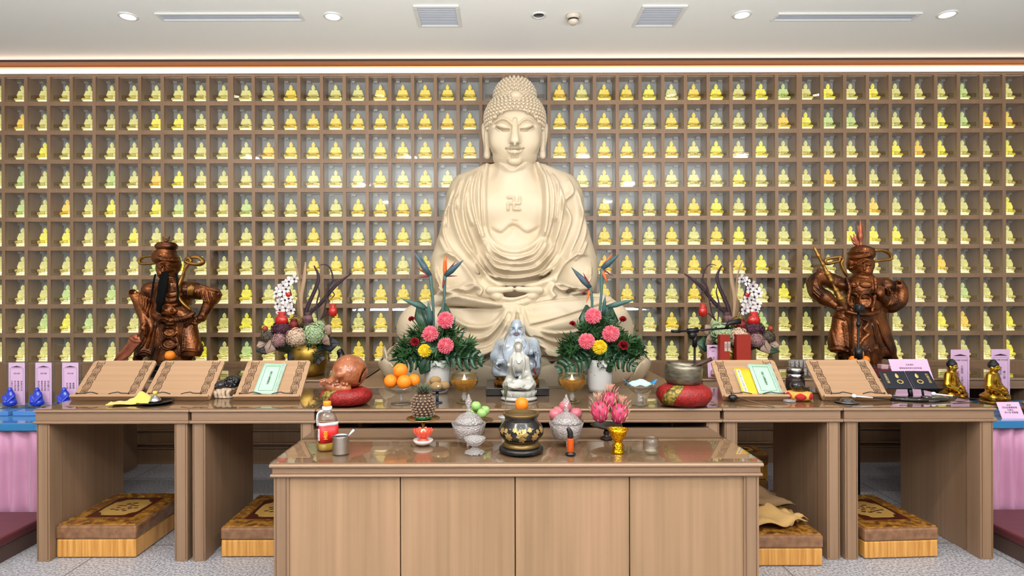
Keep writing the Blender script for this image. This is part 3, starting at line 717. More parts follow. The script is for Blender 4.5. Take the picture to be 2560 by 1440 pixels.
    s.ell(P(1287, 397, HY - .0), (px(54), .15, px(22)), .03)
    for g in (-1, 1):
        s.ell(P(1287 + g * 32, 352, HY - .115), (px(27), .055, px(27)), .04)                         # cheek
        s.ell(P(1287 + g * 28, 316, HY - .165), (px(19), .030, px(11)), .012)                        # closed lid
        s.chain([P(1287 + g * 69, 306, HY + .03), P(1287 + g * 76, 316, HY + .05), P(1287 + g * 75, 345, HY + .045), P(1287 + g * 69, 372, HY + .03), P(1287 + g * 69, 390, HY + .02)], [px(4), px(7), px(6), px(7.5), px(8)], .006)
        s.chain([P(1287 + g * 70, 312, HY + .02), P(1287 + g * 71, 345, HY + .02), P(1287 + g * 68, 375, HY + .01)], [px(5), px(5), px(6)], .006)
        s.cap(P(1287 + g * 73, 318, HY + .0), P(1287 + g * 72, 342, HY + .0), px(3), px(2.4), .004, sub=True)
        s.cap(P(1287 + g * 7.5, 354, HY - .225), P(1287 + g * 8, 354, HY - .215), px(8), px(7.5), .006)   # nostril wing
    s.chain([P(1287, 302, HY - .185), P(1287, 325, HY - .222), P(1287, 345, HY - .252), P(1287, 354, HY - .262)], [px(6.5), px(7), px(8.5), px(9.5)], .012)
    s.ell(P(1287, 402, HY - .145), (px(17), .035, px(11)), .02)                                         # chin
    s.chain([P(1268, 373, HY - .185), P(1279, 369.5, HY - .215), P(1287, 371.5, HY - .222), P(1295, 369.5, HY - .215), P(1306, 373, HY - .185)], [px(2), px(4.6), px(4.6), px(4.6), px(2)], .006)
    s.chain([P(1271, 378, HY - .19), P(1287, 381.5, HY - .215), P(1303, 378, HY - .19)], [px(2.5), px(5.4), px(2.5)], .006)
    q = lambda *a: [(P(x, y, HY - .17)[0], P(x, y, HY - .17)[2]) for x, y in a]
    for g in (-1, 1):
        m = lambda *a: q(*[(1287 + g * x, y) for x, y in a])
        s.stroke(m((9, 316), (20, 303), (36, 298.5), (54, 306)), px(2.2), .013, px(5)); s.stroke(m((12, 320), (22, 308), (36, 304), (52, 311)), px(3), -.013)
        s.stroke(m((12, 324.5), (24, 325.5), (37, 322), (52, 313)), px(2.2), -.024, px(2.0)); s.stroke(m((12, 327), (24, 331.5), (38, 327), (52, 315)), px(1.6), .006)
        s.stroke(m((12, 326.5), (22, 329), (34, 326)), px(3.0), -.016)
        s.stroke([(P(1287 + g * x, y, HY - .245)[0], P(1287 + g * x, y, HY - .245)[2]) for x, y in ((3, 361), (7, 361.5), (12, 360))], px(2.4), -.012)
    s.stroke(q((1265, 371.5), (1276, 374.5), (1287, 377), (1298, 374.5), (1309, 371.5)), px(1.8), -.020, taper=False)
    s.stroke(q((1287, 361), (1287, 367)), px(3), -.006, taper=False); s.stroke(q((1276, 390), (1287, 392), (1298, 390)), px(4), -.009)
    s.stroke(q((1285.5, 300), (1287, 303), (1288.5, 300)), px(2.6), .007, taper=False)
    s.stroke(q((1240, 405), (1287, 420), (1334, 405)), px(3), -.008); s.stroke(q((1232, 425), (1287, 441), (1342, 425)), px(3), -.008)
    s.apply(4.34, .03)
    link('head', s.mesh('head', off, 0), M_cream, t)
    # ---- hair: dome of snail curls
    s = Sculpt((P(1195, 0, HY)[0], 4.05, P(0, 345, HY)[2]), (P(1378, 0, HY)[0], 4.70, P(0, 188, HY)[2]), .006)
    s.ell(P(1287, 300, HY + .01), (px(74), .232, px(66)), .01); s.ell(P(1287, 244, HY + .01), (px(51), .16, px(47)), .04)
    s.ell(P(1287, 336, HY - .12), (px(66), .2, px(57)), .012, sub=True)
    s.box(P(1287, 372, HY), (.4, .5, px(44)), .01, .01, sub=True)
    link('hair', s.mesh('hair', off, 0), M_cream, t)
    mb = MB(); ell = [(P(1287, 300, HY + .01), (px(74), .232, px(66))), (P(1287, 244, HY + .01), (px(51), .16, px(47)))]
    def inside(p, c, r): return sum(((p[i] - c[i]) / r[i]) ** 2 for i in range(3)) < .97
    def curl(c, n, r):
        R = Vector(n).to_track_quat('Z', 'Y').to_matrix(); o = len(mb.v); prof = [(1, -.4), (.95, .1), (.72, .42), (.78, .5), (.55, .85), (.2, 1.05)]
        for a, z in prof:
            for i in range(8):
                th = 2 * math.pi * i / 8; v = R @ Vector((a * r * math.cos(th), a * r * math.sin(th), z * r)); mb.v.append((c[0] + v.x - off[0], c[1] + v.y - off[1], c[2] + v.z - off[2]))
        for j in range(5):
            for i in range(8): mb.f.append((o + j * 8 + i, o + j * 8 + (i + 1) % 8, o + (j + 1) * 8 + (i + 1) % 8, o + (j + 1) * 8 + i)); mb.m.append(0); mb.s.append(True)
        mb.f.append(tuple(o + 40 + i for i in range(8))); mb.m.append(0); mb.s.append(True)
    cr = px(5.0); jewel = P(1290, 238, 4.2)
    for e, (c, r) in enumerate(ell):
        nrow = 15 if e == 0 else 9
        for j in range(nrow):
            el = math.radians((-22 + j * 7.2) if e == 0 else (-8 + j * 11.5)); rad = math.cos(el)
            n = max(1, int(2 * math.pi * rad * (r[0] + r[1]) / 2 / (cr * 2.05)))
            for i in range(n):
                a = 2 * math.pi * (i + .5 * (j % 2)) / n
                d = (math.cos(a) * rad, math.sin(a) * rad, math.sin(el)); p = [c[x] + r[x] * d[x] for x in range(3)]
                if inside(p, *ell[1 - e]): continue
                front = -d[1]
                if front > -.1 and inside(p, P(1287, 336, HY - .12), (px(67.5), .22, px(59))): continue
                if p[2] < P(0, 322, HY)[2] and front > .25: continue
                if abs(p[0] - jewel[0]) < px(13) and abs(p[2] - jewel[2]) < px(12) and front > 0: continue
                nn = Vector([d[x] / r[x] for x in range(3)]).normalized(); curl(p, nn, cr * (1.05 if e == 0 else 1))
    link('hair_curls', mb.mesh('hair_curls'), M_cream, t)['kind'] = 'stuff'
    MB().ball((jewel[0] - off[0], jewel[1] - off[1], jewel[2] - off[2]), (px(15), .03, px(11)), 20).build('crown_jewel', M_cream, t)
    # ---- lotus base
    mb = MB(); mb.lathe([(.80, 0), (.86, .06), (.82, .12), (.80, .15), (.78, .20)], (0, 0, 0), 64, sy=.53)
    lb = mb.build('lotus_base', M_cream, t)
    pm = MB()
    def petal(a, w, hgt, r0, z0, out, lift):
        rows = []; n = 12
        for j in range(n + 1):
            v = j / n; ww = w * (math.sqrt(max(0.004, 1 - ((v - .35) / .655) ** 2)) if v > .35 else .85 + .15 * v / .35); row = []
            for i in range(11):
                u = i / 5 - 1; rr = r0 + out * math.sin(v * 1.5) * (1) + .05 * (1 - u * u) * (1 - v)
                x = u * ww; rim = .014 * max(0, abs(u) - .7) / .3
                row.append((x, -(rr + rim - .02 * u * u), z0 + hgt * v + lift * v * v))
            rows.append(row)
        o = MB().sheet(rows, th=-.012)
        ca, sa = math.cos(a), math.sin(a); q = []
        for x, y, z in o.v:
            X = x * ca - y * sa; Y = (x * sa + y * ca) * .53; q.append((X, Y, z))
        pm.add(q, o.f, 0, True)
    for ring, (n, w, hg, r0, z0, out, ph) in enumerate(((13, .26, .20, .84, .0, .10, 0), (13, .25, .235, .80, .0, .05, .5), (13, .24, .12, .88, -.0, .09, .5))):
        for i in range(n): petal(2 * math.pi * (i + ph) / n, w, hg, r0, z0, out, .02)
    pm.build('lotus_petals', M_cream, lb)
    return t
big_statue()
# ================================================================ guardian statues
M_copper = mat('copper_lacquer', '34190b', .34, .8, noise=((7, 7, 7), '8c5026', 4), vor=((55, 55, 55), .55, .004), coat=.2)
M_scale = mat('copper_scales', '5a2a12', .36, .75, noise=((20, 20, 20), 'a8642a', 3), vor=((62, 20, 62), .9, .006), coat=.2)
M_gilt = mat('gilt_ribbon', '7a5426', .36, .8, noise=((14, 14, 14), 'a87c3c'))
M_beard = mat('black_beard', '040404', .8, spec=.15, bump=((300, 300, 8), .8, .004))
M_black = mat('black_lacquer', '0e0c0d', .15, coat=.5)
def warrior_bearded():
    Y0 = 4.48; g = lambda X, Y, y=Y0: P(260 + X / 3.891, 560 + Y / 3.891, y); q = Y0 / F / 3.891
    zf = lambda *a: [(g(X, Y, Y0 - .12)[0], g(X, Y, Y0 - .12)[2]) for X, Y in a]
    bx_ = g(620, 1300); loc = (bx_[0], Y0, HB); t = thing('warrior_statue', 'copper-coloured robed warrior statue with long black beard and lowered blade', 'statue', loc)
    s = Sculpt((g(230, 0)[0], 4.20, .87), (g(1140, 0)[0], 4.74, g(0, 235)[2]), .0042)
    e = lambda X, Y, rx, ry, rz, dy=0, k=.02, **kw: s.ell(g(X, Y, Y0 + dy), (rx * q, ry, rz * q), k, **kw)
    c = lambda a, b, ra, rb, k=.02, da=0, db=0, **kw: s.cap(g(*a, Y0 + da), g(*b, Y0 + db), ra * q, rb * q, k, **kw)
    e(602, 335, 122, .10, 84, 0, .01); e(608, 262, 92, .08, 30, 0, .02); e(640, 400, 104, .08, 110, .03, .01); e(588, 440, 96, .07, 88, -.10, .01, sub=True)
    e(608, 430, 90, .082, 100, -.008, .006); e(590, 480, 60, .07, 60, -.03, .01); c((640, 520), (660, 620), 70, 90, .03)
    c((574, 408), (570, 464), 15, 25, .008, -.09, -.108); e(543, 424, 30, .02, 15, -.098, .01, sub=True); e(632, 424, 32, .02, 15, -.092, .01, sub=True); e(690, 440, 30, .03, 60, .02, .01)
    for x in (545, 625): e(x, 422, 26, .012, 10, -.092, .006)
    e(500, 300, 26, .02, 34, -.05, .01); c((480, 310), (470, 255), 18, 6, .01, -.05, -.06)
    e(660, 700, 185, .13, 165, 0, .04); e(655, 850, 170, .12, 90, 0, .03); e(660, 620, 210, .10, 60, .02, .03)
    e(830, 640, 105, .10, 75, 0, .03); e(470, 640, 85, .09, 80, 0, .03)
    c((840, 640), (1070, 690), 75, 60, .03, 0, .02); c((1065, 690), (950, 910), 66, 38, .03, .02, -.02); e(945, 915, 45, .05, 38, -.03, .015); c((900, 600), (1120, 655), 26, 8, .02, .0, -.03)
    for i in range(4): c((905 + 14 * i, 915), (885 + 16 * i, 960), 11, 8, .006, -.06, -.06)
    c((450, 640), (385, 800), 62, 58, .03, 0, -.03); c((385, 800), (395, 1000), 58, 34, .02, -.03, -.09); e(392, 1010, 34, .04, 42, -.1, .01)
    c((400, 850), (280, 670), 66, 38, .03, -.03, -.04); e(275, 665, 30, .035, 22, -.05, .008, sub=True)
    for i in range(3): c((365 + 20 * i, 1020), (375 + 18 * i, 1065), 11, 9, .006, -.12, -.12)
    # skirt panels
    c((655, 880), (640, 1290), 165, 200, .04, 0, 0, fl=(1, .75, 1)); c((800, 900), (850, 1230), 80, 100, .03, -.02, -.04); c((500, 900), (400, 1240), 70, 95, .03, -.02, -.05, fl=(1, .8, 1))
    c((400, 1240), (310, 1310), 70, 28, .03, -.05, -.04); e(395, 1300, 75, .06, 40, -.06, .01, sub=True); e(850, 1320, 80, .08, 40, -.06, .01, sub=True)
    c((560, 1250), (540, 1420), 110, 90, .03); c((740, 1250), (760, 1420), 90, 80, .03)
    # belt, lion mask, apron rings, borders
    S = lambda pts, w, h, w2=None: s.stroke(zf(*pts), w * q, h, w2 * q if w2 else None)
    s.chain([g(480, 880, Y0 - .11), g(560, 925, Y0 - .14), g(640, 935, Y0 - .15), g(760, 925, Y0 - .14), g(870, 870, Y0 - .1)], 20 * q, .01)
    e(630, 845, 85, .03, 45, -.13, .01)
    for a, b_ in (((600, 840), -.155), ((660, 840), -.155)): e(*a, 12, .012, 10, b_, .004)
    for cx, cy, r in ((620, 960, 55), (620, 1050, 58), (620, 1165, 62)): S([(cx + r * math.cos(a), cy + r * math.sin(a) * .9) for a in [math.pi * 2 * i / 10 for i in range(11)]], 9, .02)
    for pts in ([(520, 570), (560, 650), (600, 740), (560, 830)], [(700, 560), (720, 700), (740, 830)], [(760, 1010), (760, 1240)], [(880, 1000), (905, 1240)], [(760, 1010), (820, 960), (880, 1000)], [(470, 960), (440, 1080), (400, 1220)],
                [(410, 1000), (390, 1120), (330, 1240)], [(500, 1000), (490, 1180), (440, 1300)], [(745, 1245), (820, 1225), (915, 1250)], [(300, 1280), (380, 1240), (450, 1270)], [(540, 1180), (520, 1280), (480, 1380)], [(700, 1180), (720, 1290)]): S(pts, 9, .014)
    for i in range(7): S([(720 + 22 * i, 900), (735 + 24 * i, 960)], 7, .010)
    for i in range(6): S([(700 + 30 * i, 690 - 8 * i), (720 + 26 * i, 740), (710 + 20 * i, 790)], 7, .010)
    for i in range(5): S([(890 + 40 * i, 650 + 6 * i), (900 + 42 * i, 720), (930 + 28 * i, 760 + 10 * i)], 8, .016); S([(300 + 24 * i, 690 + 8 * i), (330 + 16 * i, 780 + 14 * i), (370 + 8 * i, 850 + 16 * i)], 7, .013)
    for i in range(4): S([(590, 640 + 50 * i), (640, 655 + 50 * i), (700, 640 + 50 * i)], 8, .010)
    S([(525, 378), (545, 398), (568, 404)], 6, .012); S([(588, 402), (625, 392), (668, 366)], 6, .014); S([(530, 420), (548, 426), (565, 420)], 5, -.006); S([(600, 424), (625, 428), (650, 418)], 5, -.006); S([(508, 338), (600, 352), (700, 336)], 7, .012); S([(500, 300), (600, 320), (710, 300)], 6, .010)
    for i in range(9): S([(505 + 24 * i, 330), (508 + 24 * i, 336)], 7, .012)
    S([(540, 462), (570, 480), (610, 462)], 8, -.012); S([(545, 500), (580, 490), (630, 505)], 8, .012)
    s.apply(Y0 + .02, .04)
    link('body', s.mesh('body', loc), M_copper, t)
    m = MB(); m.lathe([(60 * q, 0), (98 * q, 22 * q), (104 * q, 50 * q), (80 * q, 78 * q), (70 * q, 80 * q)], [a - b_ for a, b_ in zip(g(608, 260), loc)], 28)
    c0 = g(605, 180)
    for dx, dz in ((-34, 60), (0, 40), (34, 60), (-14, 30), (16, 34)): m.tube([[c0[0] - loc[0], 0, c0[2] - loc[2]], [c0[0] - loc[0] + dx * q * .6, 0, c0[2] - loc[2] + dz * q * .5], [c0[0] - loc[0] + dx * q, 0, c0[2] - loc[2] + dz * q]], [9 * q, 12 * q, 3 * q])
    m.build('hat_crown', M_copper, t)
    L = lambda X, Y, dy=0: [a - b_ for a, b_ in zip(g(X, Y, Y0 + dy), loc)]
    m = MB(); m.tube(smooth_path([L(480, 310), L(400, 318), L(352, 345), L(352, 380), L(400, 388), L(500, 380)]), 23 * q, flat=.6)
    m.build('ribbon', M_gilt, t); m = MB(); m.tube(smooth_path([L(720, 620, -.1), L(770, 500, -.06), L(800, 420), L(850, 360), L(820, 330), L(790, 360), L(830, 385), L(920, 395), L(965, 370), L(930, 330), L(850, 318)]), 24 * q, flat=.6)
    m.build('ribbon', M_gilt, t); m = MB(); m.tube(smooth_path([L(720, 620, -.1), L(725, 700, -.12), L(770, 770, -.12), L(840, 830, -.1)]), 23 * q, flat=.6)
    m.build('ribbon', M_gilt, t); m = MB()
    for i in range(5): m.tube(smooth_path([L(820 + 8 * i, 690, -.14), L(818 + 12 * i, 640, -.16), L(826 + 12 * i, 590 + 8 * abs(i - 2), -.15)], 3), [11 * q] * 6 + [6 * q])
    m.build('hand', M_gilt, t)
    m = MB(); m.tube(smooth_path([L(585, 485, -.11), L(580, 560, -.17), L(560, 680, -.19), L(540, 790, -.18), L(530, 860, -.16)], 5), [48 * q] * 4 + [56 * q] * 6 + [50 * q] * 5 + [34 * q] * 5 + [8 * q], 12, flat=.45, up=(0, 1, 0))
    m.build('beard', M_beard, t); m = MB(); m.tube(smooth_path([L(500, 490, -.06), L(480, 580, -.1), L(462, 730, -.12)]), [9 * q] * 3 + [5 * q]).build('beard_strand', M_beard, t); m = MB(); m.tube(smooth_path([L(700, 480, -.08), L(715, 600, -.13), L(722, 790, -.15)]), [9 * q] * 3 + [5 * q]); m.build('beard_strand', M_beard, t)
    gl = MB(); gl.tube([L(400, 960, -.12), L(330, 1095, -.13)], 11 * q, 10)
    rows = []
    for X, Y, w in ((335, 1085, 20), (310, 1120, 62), (270, 1180, 50), (220, 1250, 52), (160, 1300, 44), (100, 1345, 16)):
        a = L(X, Y, -.13); d = Vector((.70, 0, -.58)).normalized(); rows.append([[a[0] + d.x * w * q * u, a[1] + .012 * (1 - abs(u)), a[2] + d.z * w * q * u * -0 + d.z * w * q * u * .9] for u in (-1, -.5, 0, .5, 1)])
    gl.sheet(rows, th=.01); gl.tube(smooth_path([L(260, 1110, -.14), L(300, 1140, -.15), L(360, 1140, -.15)]), 16 * q)
    gl.build('glaive', mat('copper_red', '8e4a34', .4, .6, noise=((20, 20, 20), 'b06a4c')), t)
    m = MB(); m.box(-.17, .17, -.16, .14, 0, .045).box(-.14, .14, -.14, .12, .045, .085); m.build('plinth', M_black, t, bevel=.006)
warrior_bearded()
def warrior_young():
    Y0 = 4.48; g = lambda X, Y, y=Y0: P(1980 + X / 3.6, 540 + Y / 3.6, y); q = Y0 / F / 3.6
    zf = lambda *a: [(g(X, Y, Y0 - .12)[0], g(X, Y, Y0 - .12)[2]) for X, Y in a]
    bx_ = g(620, 1350); loc = (bx_[0], Y0, HB); t = thing('warrior_statue', 'copper-coloured armoured guardian statue with plumed helmet, raised palm and slanted club', 'statue', loc)
    s = Sculpt((g(130, 0)[0], 4.18, HB), (g(1040, 0)[0], 4.74, g(0, 240)[2]), .0042)
    e = lambda X, Y, rx, ry, rz, dy=0, k=.02, **kw: s.ell(g(X, Y, Y0 + dy), (rx * q, ry, rz * q), k, **kw)
    c = lambda a, b, ra, rb, k=.02, da=0, db=0, **kw: s.cap(g(*a, Y0 + da), g(*b, Y0 + db), ra * q, rb * q, k, **kw)
    e(622, 345, 110, .10, 84, .0, .01); e(600, 420, 98, .085, 112, .03, .01); e(648, 452, 92, .07, 84, -.10, .01, sub=True)
    e(642, 440, 86, .082, 94, -.008, .006); e(645, 500, 62, .07, 55, -.03, .02); c((635, 520), (640, 610), 62, 70, .03)
    c((652, 440), (652, 478), 12, 16, .008, -.095, -.108); e(516, 440, 22, .03, 50, .02, .01)
    for x in (612, 690): e(x, 440, 24, .012, 8, -.09, .006)
    c((632, 508), (672, 508), 6, 6, .006, -.10, -.10)
    c((735, 330), (738, 290), 14, 6, .01, -.05, -.05)
    e(640, 660, 165, .12, 130, 0, .04); e(640, 790, 140, .12, 90, 0, .03); e(620, 600, 210, .10, 52, .02, .03)
    # viewer-left arm inside a big hanging sleeve
    e(420, 620, 85, .10, 62, 0, .03); s.chain([g(400, 600, Y0), g(270, 560, Y0 - .0), g(205, 590, Y0 - .02), g(215, 670, Y0 - .04), g(300, 740, Y0 - .06)], [60 * q, 60 * q, 48 * q, 48 * q, 62 * q], .02)
    c((270, 520), (240, 480), 40, 14, .02); c((300, 740), (420, 820), 62, 40, .02, -.06, -.12); e(425, 830, 46, .045, 32, -.13, .01)
    for i in range(3): c((410, 822 + 14 * i), (488, 818 + 12 * i), 11, 9, .006, -.16, -.16)
    # viewer-right arm, palm raised
    e(830, 630, 75, .09, 68, 0, .03); c((840, 640), (890, 800), 64, 60, .03, 0, -.04); c((890, 800), (800, 730), 58, 34, .02, -.04, -.13)
    s.chain([g(890, 820, Y0 - .04), g(970, 770, Y0 - .04), g(990, 680, Y0 - .04), g(960, 610, Y0 - .04)], [50 * q, 48 * q, 40 * q, 36 * q], .02); e(955, 602, 22, .03, 14, -.06, .008, sub=True)
    e(798, 700, 34, .022, 40, -.15, .01); c((770, 700), (760, 655), 10, 8, .006, -.155, -.16)
    for i in range(4): c((782 + 14 * i, 680), (778 + 16 * i, 630 + 5 * abs(i - 1)), 9, 7, .005, -.155, -.16)
    # skirts
    c((640, 870), (610, 1260), 150, 190, .04, 0, 0, fl=(1, .75, 1)); c((450, 890), (430, 1170), 74, 92, .03, -.03, -.05); c((760, 890), (840, 1200), 70, 84, .03, -.02, -.04); c((840, 1200), (930, 1290), 62, 26, .03, -.04, -.03)
    e(440, 1262, 95, .08, 46, -.06, .01, sub=True); e(860, 1300, 50, .06, 34, -.08, .01, sub=True)
    c((640, 1200), (700, 1390), 110, 80, .03, -.02, -.02); c((780, 1380), (850, 1400), 44, 32, .02, -.08, -.14); c((560, 1250), (540, 1420), 90, 84, .03)
    S = lambda pts, w, h, w2=None: s.stroke(zf(*pts), w * q, h, w2 * q if w2 else None)
    S([(600, 410), (620, 425), (640, 420)], 6, .01); S([(665, 420), (690, 418), (715, 405)], 6, .01); S([(530, 352), (630, 372), (735, 348)], 7, .014); S([(530, 330), (630, 345), (735, 322)], 5, -.010); S([(590, 442), (612, 450), (632, 444)], 5, -.007); S([(672, 444), (692, 448), (712, 438)], 5, -.007); S([(626, 506), (652, 512), (678, 505)], 5, -.007)
    for i in range(10): S([(530 + 21 * i, 318 + 8 * math.sin(i)), (534 + 21 * i, 324)], 8, .014)
    for x in (575, 675): S([(x + 42 * math.cos(a), 612 + 26 * math.sin(a)) for a in [math.pi * 2 * i / 10 for i in range(11)]], 6, .012); S([(x + 50 * math.cos(a), 760 + 62 * math.sin(a)) for a in [math.pi * 2 * i / 10 for i in range(11)]], 7, .014); S([(x - 25, 745), (x, 730), (x + 25, 745)], 8, .012)
    s.chain([g(490, 560, Y0 - .10), g(520, 660, Y0 - .13), g(505, 780, Y0 - .13), g(590, 850, Y0 - .14)], 13 * q, .008); s.chain([g(745, 560, Y0 - .1), g(755, 660, Y0 - .13), g(740, 780, Y0 - .13), g(720, 850, Y0 - .13)], 12 * q, .008)
    s.chain([g(490, 860, Y0 - .12), g(600, 885, Y0 - .15), g(700, 885, Y0 - .15), g(780, 860, Y0 - .12)], 17 * q, .01)
    s.chain([g(640, 930, Y0 - .15), g(690, 960, Y0 - .15), g(650, 1020, Y0 - .15), g(690, 1060, Y0 - .15), g(640, 1110, Y0 - .15), g(600, 1180, Y0 - .14)], 13 * q, .008)
    for pts in ([(370, 940), (365, 1100), (350, 1220)], [(500, 940), (505, 1100), (500, 1240)], [(370, 940), (430, 905), (500, 940)], [(400, 960), (395, 1180)], [(475, 960), (480, 1190)], [(350, 1215), (430, 1200), (510, 1230)], [(790, 940), (830, 1080), (900, 1230)], [(740, 960), (760, 1100), (800, 1250)],
                [(560, 1200), (540, 1330)], [(700, 1200), (740, 1370)], [(760, 1180), (800, 1300)]): S(pts, 8, .013)
    for i in range(4): S([(250 - 16 * i, 520 + 20 * i), (215 - 8 * i, 620 + 18 * i), (290 - 10 * i, 720 + 16 * i)], 8, .014); S([(880 + 30 * i, 640 + 20 * i), (900 + 26 * i, 740), (850 + 32 * i, 830 - 12 * i)], 8, .014)
    s.apply(Y0 + .02, .04)
    link('body', s.mesh('body', loc), M_copper, t)
    L = lambda X, Y, dy=0: [a - b_ for a, b_ in zip(g(X, Y, Y0 + dy), loc)]
    m = MB(); m.tube(smooth_path([L(620, 270), L(615, 200), L(614, 110), L(614, 35)], 4), [16 * q, 15 * q, 12 * q, 18 * q, 28 * q, 30 * q, 24 * q, 20 * q, 22 * q, 16 * q, 10 * q, 6 * q, 3 * q])
    for tx, ty, r in ((520, 175, 14), (552, 160, 16), (580, 200, 14), (640, 75, 10), (590, 80, 8), (640, 130, 8), (535, 225, 14), (662, 262, 12)): m.tube(smooth_path([L(600 if tx < 600 else 615, 270 if ty > 150 else 150), L((tx + 600) / 2, (ty + 250) / 2 + 10 if ty > 150 else ty + 40), L(tx, ty)], 4), [r * q] * 6 + [8 * q, 5 * q, 2 * q])
    m.build('helmet_plume', mat('copper_red', '8e4a34'), t)
    m = MB(); m.tube(smooth_path([L(500, 540), L(470, 500), L(440, 430), L(455, 390), L(425, 375), L(420, 405), L(370, 420), L(310, 430), L(300, 395), L(380, 375), L(440, 370)]), 22 * q, flat=.6)
    m.build('ribbon', M_gilt, t); m = MB(); m.tube(smooth_path([L(735, 410), L(800, 400), L(885, 388), L(880, 345), L(820, 312), L(740, 310)]), 22 * q, flat=.6); m.build('ribbon', M_gilt, t)
    m = MB(); a, b_ = Vector(L(196, 275, -.12)), Vector(L(455, 785, -.17)); pts = []; rs = []
    for i in range(41):
        u = i / 40; pts.append(a.lerp(b_, u)); rs.append(q * (10 + (9 if i % 6 in (0, 1) else 0) + (14 * math.sin(u * 9) ** 2 if u > .45 else 4 * math.sin(u * 20) ** 2) + (10 if i > 36 else 0)) * (.5 if i < 2 else 1))
    m.tube(pts, rs, 12); m.build('club', M_gilt, t)
    m = MB(); m.box(-.2, .26, -.2, .14, 0, .012); m.build('plinth', M_black, t, bevel=.003)
warrior_young()
# ================================================================ porcelain and gilt figures on the front tables
M_porc = mat('porcelain_blue_white', '8c98a8', .12, noise=((8, 8, 8), 'a8b0ba'), coat=1, spec=.7); M_white = mat('porcelain_white', 'b2b0aa', .16, coat=.8, spec=.6)
M_gold = mat('bright_gold', 'c89a34', .2, 1.0, bump=((40, 40, 40), .15, .004)); M_agold = mat('aged_gold', '8a5c24', .35, .8, noise=((30, 30, 30), 'c08a3a'))
M_hair = mat('black_paint', '15131a', .5)
def lotus_ring(mb, r, h, n, z0=0, sy=1, flare=.12, w=.62, up=1):
    for i in range(n):
        a0 = 2 * math.pi * i / n; rows = []
        for j in range(6):
            v = j / 5; row = []
            for k in range(5):
                u = k / 2 - 1; a = a0 + u * math.pi / n * (1 - v ** 3 * .8) * 1.05; rr = r * (1 + flare * math.sin(v * math.pi * .5) + .05 * (1 - u * u))
                row.append((rr * math.cos(a), rr * math.sin(a) * sy, z0 + up * h * v * (1 - .0 * abs(u))))
            rows.append(row if up > 0 else row[::-1])
        mb.sheet(rows, th=r * .04)
